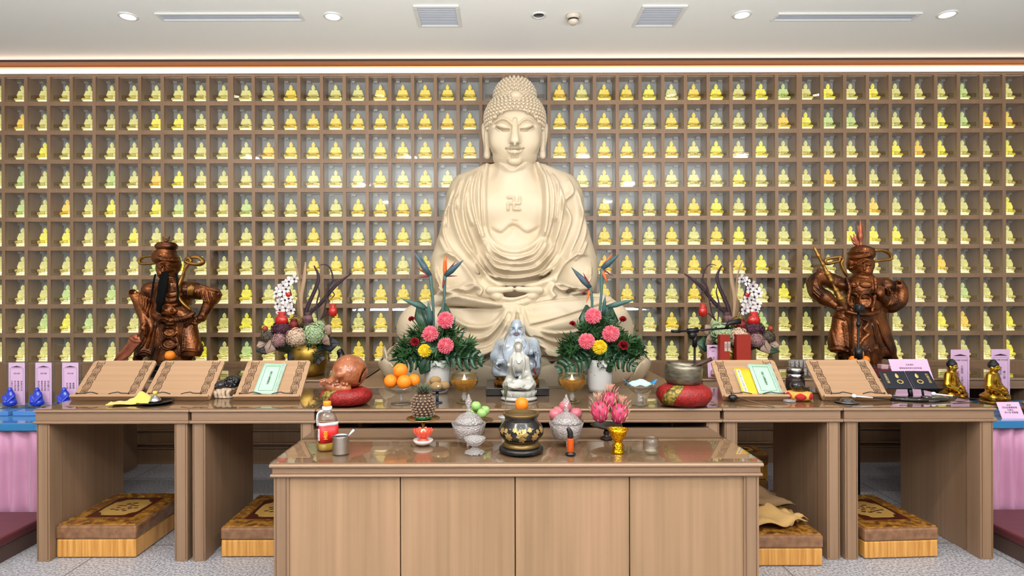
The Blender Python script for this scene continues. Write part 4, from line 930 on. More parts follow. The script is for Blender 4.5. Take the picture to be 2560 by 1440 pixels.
# laughing figure
def laughing():
    Y0 = 3.64; g = lambda X, Y, y=Y0: P(1080 + X / 3.8925, 780 + Y / 3.8925, y); q = Y0 / F / 3.8925
    loc = (g(822, 0)[0], Y0, HB + .044); t = thing('laughing_buddha_statue', 'glossy pale blue porcelain laughing bald figure on a brown-gold lotus stand', 'statue', loc)
    s = Sculpt((g(560, 0)[0], 3.42, g(0, 640)[2]), (g(1085, 0)[0], 3.86, g(0, 50)[2]), .0036)
    e = lambda X, Y, rx, ry, rz, dy=0, k=.012, **kw: s.ell(g(X, Y, Y0 + dy), (rx * q, ry, rz * q), k, **kw)
    c = lambda a, b, ra, rb, k=.01, da=0, db=0, **kw: s.cap(g(*a, Y0 + da), g(*b, Y0 + db), ra * q, rb * q, k, **kw)
    e(822, 135, 60, .055, 68, 0, .02); e(822, 190, 68, .06, 58, -.01, .02); e(822, 235, 46, .04, 26, -.015)
    for h in (-1, 1): e(822 + h * 70, 185, 12, .02, 42, .01, .006); e(822 + h * 36, 205, 26, .02, 24, -.05, .012); e(822 + h * 26, 160, 14, .01, 8, -.056, .005)
    e(822, 190, 13, .014, 16, -.07, .006); e(822, 390, 200, .13, 165, 0, .03); e(800, 460, 165, .14, 120, -.05, .03); e(822, 310, 150, .10, 70, 0, .03)
    for h in (-1, 1): e(800 + h * 75, 330, 66, .06, 50, -.07, .02)
    c((670, 330), (625, 440), 58, 56, .03, 0, -.03); c((620, 440), (660, 470), 54, 34, .02, -.03, -.12); c((985, 310), (1010, 420), 60, 52, .03, 0, -.03); c((1000, 420), (950, 390), 44, 32, .02, -.05, -.12)
    e(660, 480, 36, .03, 30, -.14, .008); e(950, 390, 36, .03, 34, -.14, .008)
    for i in range(4): c((640 + 18 * i, 465), (636 + 20 * i, 500), 8, 7, .004, -.165, -.165); c((925 + 17 * i, 385), (922 + 18 * i, 410), 9, 8, .004, -.165, -.165)
    c((660, 570), (800, 560), 62, 50, .03, -.05, -.12); e(985, 520, 80, .09, 90, -.05, .03); e(640, 560, 56, .09, 60, -.02, .03); e(822, 590, 235, .15, 36, 0, .02)
    S = lambda pts, w, h, w2=None: s.stroke([(g(X, Y, Y0 - .1)[0], g(X, Y, Y0 - .1)[2]) for X, Y in pts], w * q, h, w2 * q if w2 else None)
    S([(792, 215), (822, 222), (855, 213)], 8, -.010); S([(775, 155), (795, 146), (812, 156)], 5, .005); S([(835, 156), (850, 146), (872, 154)], 5, .005); S([(778, 168), (795, 164), (812, 170)], 4, -.006); S([(834, 170), (852, 164), (870, 168)], 4, -.006)
    S([(780, 200), (788, 222), (800, 235)], 5, -.005); S([(864, 200), (858, 222), (846, 235)], 5, -.005); S([(730, 250), (700, 330), (705, 420), (760, 520)], 8, .018); S([(905, 250), (935, 330), (905, 440)], 8, .018); S([(655, 330), (700, 300)], 8, .008)
    for i in range(4): S([(975 + 14 * i, 340), (1000 + 14 * i, 430), (985 + 18 * i, 560)], 6, .016); S([(600 + 12 * i, 480), (615 + 10 * i, 530), (670, 570 - 10 * i)], 6, .009)
    s.stroke([(g(790, 480, Y0 - .1)[0], g(790, 480, Y0 - .1)[2]), (g(792, 484, Y0 - .1)[0], g(792, 484, Y0 - .1)[2])], 8 * q, -.008, taper=False)
    s.apply(Y0, .03); link('body', s.mesh('body', loc), M_porc, t)
    L = lambda X, Y, dy=0: [a - b_ for a, b_ in zip(g(X, Y, Y0 + dy), loc)]
    m = MB()
    for i in range(18): m.ball(Vector(L(925, 420, -.155)).lerp(Vector(L(985, 560, -.15)), i / 17) + Vector((math.sin(i / 17 * math.pi) * .035, 0, 0)), 8 * q, 8)
    m.build('prayer_beads', mat('grey_beads', '5a5a64', .3), t); MB().tube(smooth_path([L(985, 545, -.16), L(1000, 575, -.165), L(1012, 610, -.15)], 3), [6 * q] * 3 + [9 * q] * 3 + [6 * q]).build('tassel', mat('dark_red', '8a1c20', .5), t)
    m = MB(); m.tube([L(795, 217, -.068), L(822, 223, -.074), L(852, 216, -.068)], [3 * q, 7 * q, 3 * q]); m.build('lips', mat('lip_paint', '7e5658', .3), t)
    for X0, X1, Y_ in ((778, 812, 168), (834, 870, 168), (776, 812, 150), (834, 872, 150)): MB().tube(smooth_path([L(X0, Y_ + 3, -.058), L((X0 + X1) / 2, Y_ - 4, -.066), L(X1, Y_ + 3, -.058)], 3), 2.2 * q, 5).build('eye_line', mat('grey_paint', '4a4a54', .4), t)
    m = MB(); z = (g(0, 600)[2] - loc[2]); m.lathe([(.13, 0), (.138, .02), (.125, .04), (.12, z * .55), (.13, z - .01), (.12, z)], (0, 0, 0), 40, sy=.85); st = m.build('lotus_stand', M_agold, t)
    m = MB(); lotus_ring(m, .118, z * .5, 14, z * .5, .85); lotus_ring(m, .118, z * .48, 14, z * .5, .85, up=-1); m.build('petals', M_agold, st)
    x0, x1 = P(1215, 980, 3.49)[0], P(1373, 980, 3.49)[0]
    tag(MB().box(-(x1 - x0) / 2, (x1 - x0) / 2, 0, .36, 0, .042).build('display_slab', M_black, None, ((x0 + x1) / 2, 3.49, HB + .001), .002), 'shiny black glass slab under the laughing porcelain figure', 'slab')
laughing()
def guanyin():
    Y0 = 3.37; g = lambda X, Y, y=Y0: P(1080 + X / 3.8925, 780 + Y / 3.8925, y); q = Y0 / F / 3.8925
    loc = (g(845, 0)[0], Y0, HB); t = thing('guanyin_statue', 'small white porcelain crowned figure seated on a white lotus, before the laughing figure', 'statue', loc)
    s = Sculpt((g(650, 0)[0], 3.23, g(0, 780)[2]), (g(1050, 0)[0], 3.50, g(0, 245)[2]), .003)
    e = lambda X, Y, rx, ry, rz, dy=0, k=.008, **kw: s.ell(g(X, Y, Y0 + dy), (rx * q, ry, rz * q), k, **kw)
    c = lambda a, b, ra, rb, k=.008, da=0, db=0, **kw: s.cap(g(*a, Y0 + da), g(*b, Y0 + db), ra * q, rb * q, k, **kw)
    for i in range(5): c((812 + 14 * i, 300), (806 + 17 * i, 262 - 12 * (i == 2)), 9, 5, .004, -.015, -.015)
    e(840, 350, 33, .026, 42, -.0); e(840, 320, 42, .03, 32, .01); e(840, 285, 24, .022, 34, 0, .01); c((840, 380), (842, 430), 20, 30, .01)
    for h in (-1, 1): c((840 + h * 38, 330), (840 + h * 48, 480), 12, 14, .008, .01, .0)
    e(845, 500, 80, .045, 90, 0, .02); c((780, 460), (765, 590), 34, 34, .02); c((915, 460), (925, 590), 34, 36, .02); c((765, 590), (750, 520), 22, 14, .01, -.02, -.06)
    c((925, 590), (860, 640), 34, 20, .01, 0, -.05); e(745, 515, 14, .012, 20, -.06); e(850, 700, 155, .085, 50, 0, .02); c((760, 640), (740, 720), 40, 52, .02); c((940, 650), (960, 715), 44, 50, .02)
    c((770, 720), (920, 735), 34, 30, .01, -.05, -.06); c((940, 690), (800, 680), 32, 24, .01, -.03, -.06)
    S = lambda pts, w, h: s.stroke([(g(X, Y, Y0 - .05)[0], g(X, Y, Y0 - .05)[2]) for X, Y in pts], w * q, h)
    for i in range(3): S([(800 - 8 * i, 440), (795 - 6 * i, 540), (815, 640)], 5, .010); S([(885 + 8 * i, 440), (892 + 6 * i, 540), (870, 640)], 5, .010); S([(700 + 20 * i, 690 + 12 * i), (800, 740 - 10 * i), (900, 700)], 5, .011); S([(1000 - 20 * i, 690 + 10 * i), (930, 745 - 8 * i), (860, 720)], 5, .011)
    S([(815, 460), (845, 500), (878, 460)], 5, .010); S([(828, 346), (834, 348)], 4, -.003); S([(846, 348), (852, 346)], 4, -.003); S([(820, 300), (840, 290), (862, 300)], 5, .010); S([(832, 370), (840, 372), (848, 370)], 3, -.003)
    s.apply(Y0, .02); link('body', s.mesh('body', loc), M_white, t)
    z = g(0, 765)[2] - HB; m = MB(); m.lathe([(.098, 0), (.104, .008), (.098, .014), (.085, .02), (.088, z * .5), (.095, z), (.09, z + .004)], (0, 0, 0), 40, sy=.8); b_ = m.build('lotus_base', M_white, t)
    m = MB(); lotus_ring(m, .086, z * .62, 14, z * .40, .8); lotus_ring(m, .086, z * .3, 14, z * .36, .8, up=-1); m.build('petals', M_white, b_)
guanyin()
# generic seated figure reused for gilt and blue ones
s = Sculpt((-.48, -.42, -.03), (.48, .36, 1.04), .012)
GD = seated(.0125, hair=False); gold_me = GD.mesh('body'); hs = Sculpt((-.16, -.16, .74), (.16, .16, 1.02), .01)
hs.ell((0, .02, .845), (.112, .115, .105), .01); hs.ell((0, .02, .93), (.06, .065, .055), .03); hs.ell((0, -.10, .78), (.09, .12, .075), .01, sub=True); hs.box((0, 0, .70), (.3, .3, .07), .01, .01, sub=True); hair_me = hs.mesh('hair')
def scaled(me, k):
    m = me.copy(); m.transform(Matrix.Scale(k, 4)); return m
def gilt_buddha(px_, py, h, size, rz, label, lotus=.0):
    p = ON(px_, py, h); t = thing('gilt_buddha_statue', label, 'statue', p, rz, 'gilt seated statues on the blue tables')
    m = MB(); m.lathe([(.30 * size, 0), (.40 * size, .02 * size), (.34 * size, .07 * size), (.42 * size, .12 * size), (.40 * size, .14 * size)], seg=30, sy=.75); lotus_ring(m, .34 * size, .08 * size, 14, .06 * size, .75, .2); m.build('lotus_base', M_agold, t)
    o = link('body', scaled(gold_me, size), M_gold, t, (0, 0, .12 * size)); o = link('hair', scaled(hair_me, size), M_hair, t, (0, 0, .12 * size)); return t
gilt_buddha(2382, 1008, .643, .27, .55, 'gilt seated statue with black hair, nearer the black prayer player')
gilt_buddha(2486, 1014, .643, .275, .55, 'gilt seated statue with black hair, behind the small leaning pink card')
gilt_buddha(2594, 1034, .643, .26, .55, 'gilt seated statue cut off by the right edge of the picture')
# ================================================================ objects on the tables
M_board = wood('maple_board', '9e7a5a', 'b28d6c', 'x', k=.6); M_fret = mat('fret_shadow', '3d2818', .8); M_wire = mat('black_wire', '141212', .4)
M_steel = mat('steel', 'b8b8ba', .18, 1.0); M_chrome = mat('chrome', 'dcdcdc', .08, 1.0); M_darkst = mat('dark_steel', '3a3a3e', .3, .8)
M_clear = thin_glass('clear_glass', 'f8f8f8', .8, .03, .03); M_crys = crystal('crystal')
M_acr = thin_glass('acrylic', 'e6ecf2', 1.2, .02, .03); M_pink = mat('pink_paper', 'd9b2d2', .8); M_ink2 = mat('text_ink', '3a2840', .8); M_blk = mat('black_plastic', '101012', .35)
FRET = [[(-.42, 0), (-.42, .46), (.30, .46)], [(.42, .5), (.42, .0), (-.28, 0)], [(-.22, .12), (-.22, .34), (.24, .34), (.24, .14), (-.02, .14), (-.02, .24), (.10, .24)],
        [(-.5, .62), (-.5, .95)], [(-.3, .62), (.0, .62)], [(.14, .62), (.42, .62)], [(-.3, .78), (-.05, .78)], [(.1, .78), (.32, .78)], [(.5, .6), (.5, .95)]]
def bookrest(px, label, w=.372, py=1000):
    p = onB(px, py); a = math.radians(44); t = thing('bookrest', label, 'bookrest', (p[0], p[1], HB + .014), group='bookrests on the altar tables'); t.rotation_euler = (a, 0, 0)
    l = .268; r = .02; out = []
    for cx, cy_, a0 in ((w / 2 - r, l - r, 0), (-w / 2 + r, l - r, 90), (-w / 2 + .004, .004, 180), (w / 2 - .004, .004, 270)):
        rr = r if cy_ > .1 else .004
        for k in range(5): an = math.radians(a0 + 22.5 * k); out.append((cx + rr * math.cos(an), cy_ + rr * math.sin(an)))
    n = len(out); m = MB(); m.add([(x, y, 0) for x, y in out] + [(x, y, -.012) for x, y in out], [tuple(range(n)), tuple(range(2 * n - 1, n - 1, -1))] + [((i + 1) % n, i, i + n, (i + 1) % n + n) for i in range(n)])
    bd = m.build('board', M_board, t)
    cw = .042; ch = .0585
    for sx in (-1, 1):
        m = MB()
        for i in range(4):
            fl = 1 if i % 2 else -1; ox = sx * (w / 2 - .048); oy = .028 + i * ch
            for st in FRET:
                for q in range(len(st) - 1):
                    (x0, y0), (x1, y1) = st[q], st[q + 1]; x0, x1 = sorted((ox + x0 * cw * fl * sx, ox + x1 * cw * fl * sx)); y0, y1 = sorted((oy + y0 * ch, oy + y1 * ch)); e = .0019
                    m.box(x0 - e, x1 + e, y0 - e, y1 + e, -.001, .0006)
        m.build('fretwork', M_fret, bd)
    MB().box(-w / 2, w / 2, -.012, .004, -.012, .026).build('ledge', M_board, t, bevel=.003)
    for sx in (-1, 1):
        m = MB(); m.tube(smooth_path([(sx * .145, .006, .03), (sx * .10, .008, .03), (sx * .075, .018, .026), (sx * .03, .006, .026)], 5), .0026, 6)
        m.tube(smooth_path([(sx * .145, .006, .03), (sx * .147, .004, .034)], 3), .005, 6)
        m.build('page_holder', M_wire, t)
    m = MB(); m.add([(-.08, .2, -.012), (.08, .2, -.012), (.08, .26, -.012), (-.08, .26, -.012), (-.08, .17, -.19), (.08, .17, -.19), (.08, .18, -.2), (-.08, .18, -.2)], [(0, 1, 2, 3), (4, 7, 6, 5), (0, 4, 5, 1), (3, 2, 6, 7), (0, 3, 7, 4), (1, 5, 6, 2)])
    m.build('support', M_board, t); return t, a
bookrest(262, 'light wooden bookrest, the leftmost one, empty, with pierced fret borders')
bookrest(442, 'empty light wooden bookrest just right of the yellow cloth and bell')
_, AL = bookrest(668, 'light wooden bookrest holding only one green ring-bound book')
bookrest(1891, 'light wooden bookrest holding a yellow book and a green ring-bound book')
bookrest(2140, 'empty light wooden bookrest between the steel flask and the black prayer player')
def book(px, u0, u1, v0, v1, th, label, cover, title, size, ring=True, py=1000, off=0, strip=False, frame=True, tilt=0):
    p = onB(px, py); t = thing('book', label, 'book', (p[0], p[1], HB + .014)); t.rotation_euler = (AL, 0, 0)
    z = .0015 + off; MB().box(u0 + .002, u1 - .002, v0 + .002, v1 - .002, z, z + th - .0045).build('pages', mat('page_edges', 'd8dde2', .8), t)
    m = MB(); rows = []
    for j in range(7):
        row = []
        for i in range(9): u = i / 8; row.append((u0 + (u1 - u0) * u + .004 * (j / 6) ** 2, v0 + (v1 - v0) * j / 6, z + th + .002 * math.sin(u * 5 + 1) + .003 * (1 - u) ** 4))
        rows.append(row)
    m.sheet(rows, th=.0012); c = m.build('cover', cover, t); zt = z + th + .0038
    if frame:
        m = MB(); a, b_, c_, d_ = u0 + .022, u1 - .026, v0 + .022, v1 - .022; e = .0008
        for x0, x1, y0, y1 in ((a, b_, c_ - e, c_ + e), (a, b_, d_ - e, d_ + e), (a - e, a + e, c_, d_), (b_ - e, b_ + e, c_, d_)): m.box(x0, x1, y0, y1, zt, zt + .0004)
        m.build('border_line', mat('print_green', '24483c', .7), c)
    if strip: MB().box(u0 + .012, u0 + .034, v0 + .012, v1 - .012, zt, zt + .0003).build('title_strip', mat('paper_white', 'e6e0cc', .8), c)
    xt = u0 + .023 if strip else (u0 + u1) / 2 - .002; writing('title', title, size, c, (xt, (v0 + v1) / 2, zt + .0004), (0, 0, 0), mat('print_black', '16161a', .7), vertical=True, sp=1.0 if not strip else 1.0)
    if ring:
        m = MB(); nr = 22
        for i in range(nr):
            y = v0 + .006 + (v1 - v0 - .012) * i / (nr - 1); m.tube([(u1 - .008 + .009 * math.cos(q), y + .0008 * q, z + th / 2 + (.009 + th / 2) * math.sin(q)) for q in [math.pi * k / 6 - .2 for k in range(9)]], .0016, 5)
        m.build('ring_binding', mat('ring_white', 'dfe6e4', .3), t)
    return t
M_gcov = mat('green_cover', 'a9cdb4', .45, coat=.3); M_ycov = mat('yellow_cover', 'e8b422', .45, coat=.2)
book(668, -.082, .048, .018, .238, .007, 'pale green ring-bound book on the bookrest right of the black turtle ornament', M_gcov, '佛門必備課誦本', .0135)
book(1891, .012, .148, .012, .226, .012, 'pale green ring-bound book beside the yellow book', M_gcov, '佛門必備課誦本', .0135)
book(1891, -.075, .022, .01, .198, .009, 'yellow paper book with white title strip, left of the green book', M_ycov, '藥師琉璃光如來本願功德經', .0125, ring=False, strip=True, frame=False)

def LT(name, label, cat, px, py, h, parts, group=None, seg=36, rz=0):
    """turned object; profiles in photo pixels at its own distance"""
    p = ON(px, py, h); k = p[1] / F; t = thing(name, label, cat, p, rz, group)
    for pn, prof, m, *o in parts:
        kw = o[0] if o else {}; MB().lathe([(r * k, z * k) for r, z in prof], (0, 0, 0), kw.get('seg', seg), wob=kw.get('wob'), cap=kw.get('cap', True)).build(pn, m, t)
    return t, k
# --- bell on dish + yellow cloth
t, k = LT('hand_bell', 'small steel bell on a black dish beside the yellow cloth', 'bell', 388, 1008, HB, [('dish', [(20, 0), (30, 2), (42, 5), (41, 6), (20, 3), (0, 3)], M_blk), ('bell', [(15, 4), (14, 8), (10, 15), (4, 18), (3, 22), (0, 24)], M_steel), ('knob', [(3, 20), (5, 24), (5, 30), (0, 31)], mat('yellow_cord', 'd8bc50', .7))])
p = onB(330, 1010); rows = []
for j in range(15):
    v = j / 14; row = []
    for i in range(19):
        u = i / 18; x = (u - .5) * .20; y = (v - .5) * .10 + .04 * (u - .5)
        z = .004 + .052 * math.exp(-((u - .72) / .2) ** 2 - ((v - .62) / .3) ** 2) + .010 * math.sin(u * 13 + v * 4) ** 2 * (1 - abs(2 * v - 1)) + .006 * math.sin(v * 17 + u * 5) ** 2; row.append((x, y, z))
    rows.append(row)
tag(MB().sheet(rows[::-1], th=.002).build('cloth', mat('yellow_cloth', 'd9bd5c', .9, sheen=.3, bump=((400, 400, 400), .2)), None, (p[0], p[1], HB)), 'crumpled yellow cloth lying left of the small bell', 'cloth')
# --- black turtle ornament
def turtle():
    p = onB(570, 992); Y0 = p[1]; loc = p; t = thing('turtle_ornament', 'black shiny carved ornament on pale paw-like feet, left of the single green book', 'ornament', loc)
    s = Sculpt((-.09, -.09, 0), (.09, .09, .13), .0022); s.ell((.02, .02, .085), (.052, .05, .036), .01); s.ell((-.035, -.01, .07), (.034, .034, .026), .012); s.ell((-.052, -.028, .062), (.018, .018, .014), .01)
    for i in range(9): s.ell((.02 + .035 * math.cos(i * .7), -.02 - .01 * (i % 2), .085 + .022 * math.sin(i * .7)), .009, .004)
    link('shell', s.mesh('shell'), mat('black_resin', '121016', .18, coat=.4, vor=((90, 90, 90), .7, .004)), t)
    s = Sculpt((-.10, -.10, -.005), (.09, .07, .075), .0022)
    for x0, x1 in ((-.085, -.055), (-.045, -.03), (-.012, -.008), (.025, .018)): s.chain([(x0, -.03, .045), (x1, -.045, .03), (x1 + .006, -.045, .006)], [.010, .0085, .007], .006)
    s.ell((-.01, 0, .045), (.055, .035, .012), .01); s.ell((-.088, -.035, .052), (.012, .01, .009), .006); s.ell((0, -.035, .004), (.045, .02, .005), .008)
    link('feet', s.mesh('feet'), mat('pale_resin', 'b59c84', .4), t)
turtle()
# --- temple block (wooden fish) on red cushion
M_broc = mat('red_brocade', '7a1212', .5, noise=((38, 38, 38), '961a16', 4), vor=((90, 90, 90), .6, .004)); M_broc2 = mat('gold_brocade', '3a3018', .45, .3, noise=((70, 70, 70), 'b8a04a', 4))
def cushion(px, py, rx, rz_, label, bands=3, name='ring_cushion'):
    p = onB(px, py); k = p[1] / F; t = thing(name, label, 'cushion', p); R = rx * k; H = rz_ * k
    m = MB(); m.lathe([(R * .55, 0), (R * .82, H * .08), (R * .97, H * .35), (R, H * .55), (R * .92, H * .82), (R * .7, H * .98), (R * .45, H), (R * .25, H * .85), (0, H * .8)], seg=48, sy=.85); m.build('cushion_body', M_broc, t)
    for b_ in range(bands):
        m = MB(); a0 = -2.6 + b_ * 2 * math.pi / bands; rows = []
        for i in range(7):
            a = a0 + (i / 6 - .5) * .55; prof = [(R * .84, H * .07), (R * .975, H * .33), (R * 1.008, H * .55), (R * .93, H * .83), (R * .71, H * .99), (R * .45, H * 1.01)]
            rows.append([(1.006 * r * math.cos(a + .5 * (z / H)), 1.006 * r * .85 * math.sin(a + .5 * (z / H)), z) for r, z in prof])
        m.sheet(rows, th=-.002).build('brocade_band', M_broc2, t); return t, H
_, Hc = cushion(866, 1010, 65, 42, 'red brocade ring cushion under the large brown wooden fish')
M_fish = mat('carved_brown', '8a4a2c', .22, noise=((25, 25, 25), 'a8643e', 3), vor=((70, 70, 70), .5, .004), coat=.6)
def fish():
    p = onB(866, 1008); Y0 = p[1]; g = lambda X, Y, dy=0: P(780 + X / 4.644, 860 + Y / 4.644, Y0 + dy); q = Y0 / F / 4.644; loc = (p[0], p[1], HB + Hc * .8)
    t = thing('wooden_fish', 'large glossy brown carved wooden fish drum resting on a red cushion', 'drum', loc)
    s = Sculpt((g(60, 0)[0], Y0 - .14, g(0, 560)[2]), (g(680, 0)[0], Y0 + .14, g(0, 100)[2]), .003)
    s.ell(g(440, 315), (200 * q, .115, 190 * q), .01, rot=(0, .5, 0)); s.cap(g(330, 400), g(200, 460, -.05), 95 * q, 55 * q, .03)
    s.chain([g(140, 430, -.06), g(220, 500, -.08), g(330, 515, -.09), g(430, 520, -.08)], [34 * q, 44 * q, 44 * q, 26 * q], .01)
    for i in range(16): a = i * 2.4; s.ell(g(110 + 20 * i + 6 * math.sin(a), 440 + 50 * math.sin(i * 1.9) * .5 + 4 * i * .6, -.10 - .01 * math.cos(a)), (20 * q, 16 * q, 17 * q), .004)
    for i in range(4): s.cap(g(135, 420 + 22 * i, -.08), g(88, 415 + 26 * i, -.09), 10 * q, 6 * q, .004)
    s.ell(g(330, 350, -.1), (62 * q, .03, 52 * q), .01)
    s.cap(g(655, 170, -.02), g(560, 440, -.02), 8 * q, 8 * q, .004, sub=True, fl=(1, 14, 1))
    link('body', s.mesh('body', loc), M_fish, t)
fish()
t = thing('mallet', 'pale round-headed mallet resting on the red cushion, by the wooden fish', 'mallet', P(906, 972, onB(866, 1000)[1] - .04)); MB().ball((0, 0, 0), .019, 18).build('mallet_head', mat('pale_wood', 'c8a98c', .5), t)
MB().tube([(-.01, .01, 0), (-.11, .04, .012)], .006).build('handle', mat('dark_stick', '241812', .5), t)
# black little figure on rear table behind the fish
p = ON(850, 925, HB); p = (P(850, 900, 4.3)[0], 4.3, HB); t = thing('black_ornament', 'small black upright figure showing above the wooden fish', 'ornament', p)
MB().tube(smooth_path([(0, 0, 0), (.01, 0, .09), (.012, 0, .14), (0, 0, .175), (-.012, 0, .19)]), [.03, .034, .036, .024, .026, .016]).build('body', M_blk, t)
p = (P(543, 920, 4.3)[0], 4.3, HB); t = thing('green_bottle', 'tiny green bottle standing right of the second bookrest', 'bottle', p); MB().lathe([(.018, 0), (.018, .055), (.008, .075), (.008, .085)]).build('bottle_body', mat('green_glass', '1e7a34', .1, trans=.5), t); MB().lathe([(.011, .085), (.011, .1), (0, .101)]).build('cap', M_blk, t)
# --- compotes
M_lead = M_clear
t, k = LT('glass_compote', 'clear glass footed bowl carrying five oranges', 'compote', 1003, 1009, HB, [('bowl', [(6, 24), (22, 27), (38, 36), (42, 44), (40, 44), (36, 38), (20, 30), (0, 28)], M_clear, {'wob': lambda a, z: 1 + .02 * math.sin(12 * a)}), ('stem', [(5, 5), (3.5, 12), (5.5, 16), (3.5, 20), (6, 25)], M_crys), ('foot', [(26, 0), (27, 2), (12, 5), (5, 6)], M_clear)])
M_or = mat('orange_peel', 'f07a10', .4, noise=((14, 14, 14), 'f89020'), bump=((260, 260, 260), .3, .003), sss=.1)
orm = MB().ball((0, 0, 0), 1, 28, wob=lambda p: 1 - .03 * abs(p.z) ** 6).mesh('orange_skin'); stm = MB().lathe([(.09, .955), (.07, .985), (0, .99)], seg=8).mesh('stem_scar'); orm.materials.append(M_or); stm.materials.append(mat('stem_green', '5a6a24', .7))
def fruit(name, label, cat, c, r, skin, stem=None, group=None, rot=(0, 0, 0), sc=(1, 1, 1)):
    t = thing(name, label, cat, c, group=group); t.rotation_euler = rot; o = bpy.data.objects.new('peel', skin); COL.objects.link(o); o.parent = t; o.scale = [r * s_ for s_ in sc]
    if stem: o2 = bpy.data.objects.new('stem_scar', stem); COL.objects.link(o2); o2.parent = t; o2.scale = [r * s_ for s_ in sc]
    return t
yo = onB(1003, 1009)[1]
for (px, py, rr, dy, lb) in ((977, 953, 17, -.02, 'front left'), (1010.5, 955, 18, -.045, 'front middle'), (1034, 951, 16, .0, 'right'), (1001, 926, 18, -.01, 'topmost'), (1000, 950, 15, .045, 'rear, mostly hidden')):
    c = P(px, py, yo + dy); fruit('orange', f'orange in the glass bowl left of the pineapple, {lb} of the pile', 'orange', c, rr * yo / F, orm, stm, 'oranges in the footed bowl', (random.uniform(.4, 1.4), random.uniform(-.6, .8), random.random()))
M_kiwi = mat('kiwi_skin', '8a6a42', .85, noise=((60, 60, 60), 'a0845a'), bump=((500, 500, 500), .3)); kim = MB().ball((0, 0, 0), 1, 20).mesh('kiwi_skin'); kim.materials.append(M_kiwi)
t, k = LT('blue_compote', 'small dark blue footed dish carrying kiwi fruit, behind the pineapple', 'compote', 1093, 1007, HB, [('dish', [(3, 28), (18, 30), (27, 35), (26, 36), (0, 33)], mat('navy_glass', '28303e', .15, coat=.5)), ('stem', [(4, 3), (3.5, 14), (4, 28)], mat('navy_glass', '28303e')), ('foot', [(13, 0), (13, 2), (4, 4)], mat('navy_glass', '28303e'))])
yk = onB(1093, 1007)[1]
for px, py, dy, lb in ((1088, 951, 0, 'on top'), (1091, 966, -.03, 'in front, with white sticker'), (1110, 964, 0, 'at the right'), (1076, 964, .03, 'behind at the left')):
    t = fruit('kiwi', f'brown kiwi fruit {lb} in the dark blue dish', 'kiwi', P(px, py, yk + dy), 1, kim, None, 'kiwi fruit', (0, 0, .1), (.033, .025, .024))
    if 'sticker' in lb: MB().lathe([(.006, 0), (.006, .0006), (0, .0006)], seg=12).build('sticker', mat('sticker', 'e4e0d4', .6), t, (.01, -.0245, .004), rot=(1.6, 0, 0))
# goblets with oil and flame
M_amb = mat('lamp_oil', 'c8922a', .05, trans=.75, ior=1.4, emit='c88a20', es=.12); M_yglass = thin_glass('yellow_glass', 'f6f0cc', .8, .03, .04)
for px, lb in ((1161, 'left of the porcelain statues'), (1430, 'right of the porcelain statues')):
    t, k = LT('oil_lamp_goblet', f'amber glass goblet lamp half full of oil, {lb}', 'goblet', px, 1006, HB, [('bowl', [(5, 27), (14, 30), (27, 38), (34, 50), (35, 62), (31, 72), (30, 72), (33.5, 62), (32.5, 50), (26, 39), (12, 31.5), (0, 30)], M_yglass), ('oil', [(0, 31), (12, 32.5), (25, 40), (31.5, 50), (32.5, 56), (0, 56.2)], M_amb), ('stem', [(7, 6), (4, 10), (7, 15), (4, 20), (6, 27)], M_crys, {'wob': lambda a, z: 1 + .08 * math.cos(6 * a)}), ('foot', [(20, 0), (21, 3), (12, 6), (6, 7)], M_yglass, {'wob': lambda a, z: 1 + .06 * math.cos(8 * a)})], 'oil lamp goblets')
    MB().lathe([(0, 55 * k), (3.5 * k, 59 * k), (2.4 * k, 64 * k), (0, 70 * k)], seg=10).build('flame', mat('flame', 'fff0c8', .5, emit='ffe0a0', es=9), t); MB().lathe([(8 * k, 56 * k), (8 * k, 58 * k), (0, 58 * k)], seg=12).build('float_wick', mat('wick_float', 'e8d8b0', .6), t)
# covered crystal jars
def jar(px, lb):
    p = onS(px, 1112); k = p[1] / F; t = thing('crystal_jar', f'lidded cut crystal jar, {lb}', 'jar', p, group='crystal jars'); w = lambda a, z: 1 + .018 * math.cos(14 * a)
    MB().lathe([(r * k, z * k) for r, z in [(18, 12), (30, 16), (36, 28), (39, 42), (43, 55), (41, 55), (36.5, 42), (33, 28), (28, 19), (0, 16)]], seg=56, wob=w).build('jar_body', M_crys, t)
    MB().lathe([(r * k, z * k) for r, z in [(36, 54), (35, 60), (30, 68), (20, 76), (9, 81), (5, 84), (0, 84)]], seg=56, wob=w).build('lid', M_crys, t)
    MB().lathe([(r * k, z * k) for r, z in [(5, 82), (8, 88), (4, 94), (9, 103), (8, 112), (4, 118), (2, 126), (0, 127)]], seg=20).build('finial', M_crys, t)
    for i in range(3):
        a = i * 2.094 + .5; MB().tube([(26 * k * math.cos(a), 26 * k * math.sin(a), 18 * k), (32 * k * math.cos(a), 32 * k * math.sin(a), 7 * k), (30 * k * math.cos(a), 30 * k * math.sin(a), 2 * k)], [4 * k, 3 * k, 3.4 * k]).build('foot', M_crys, t)
    MB().lathe([(0, 17 * k), (27 * k, 20 * k), (32 * k, 30 * k), (34 * k, 44 * k), (0, 46 * k)], seg=24).build('contents', mat('pale_contents', 'cfc0bc', .7, bump=((90, 90, 90), .6)), t)
jar(1172, 'left of the incense burner'); jar(1416, 'right of the incense burner, behind the torch lighter')
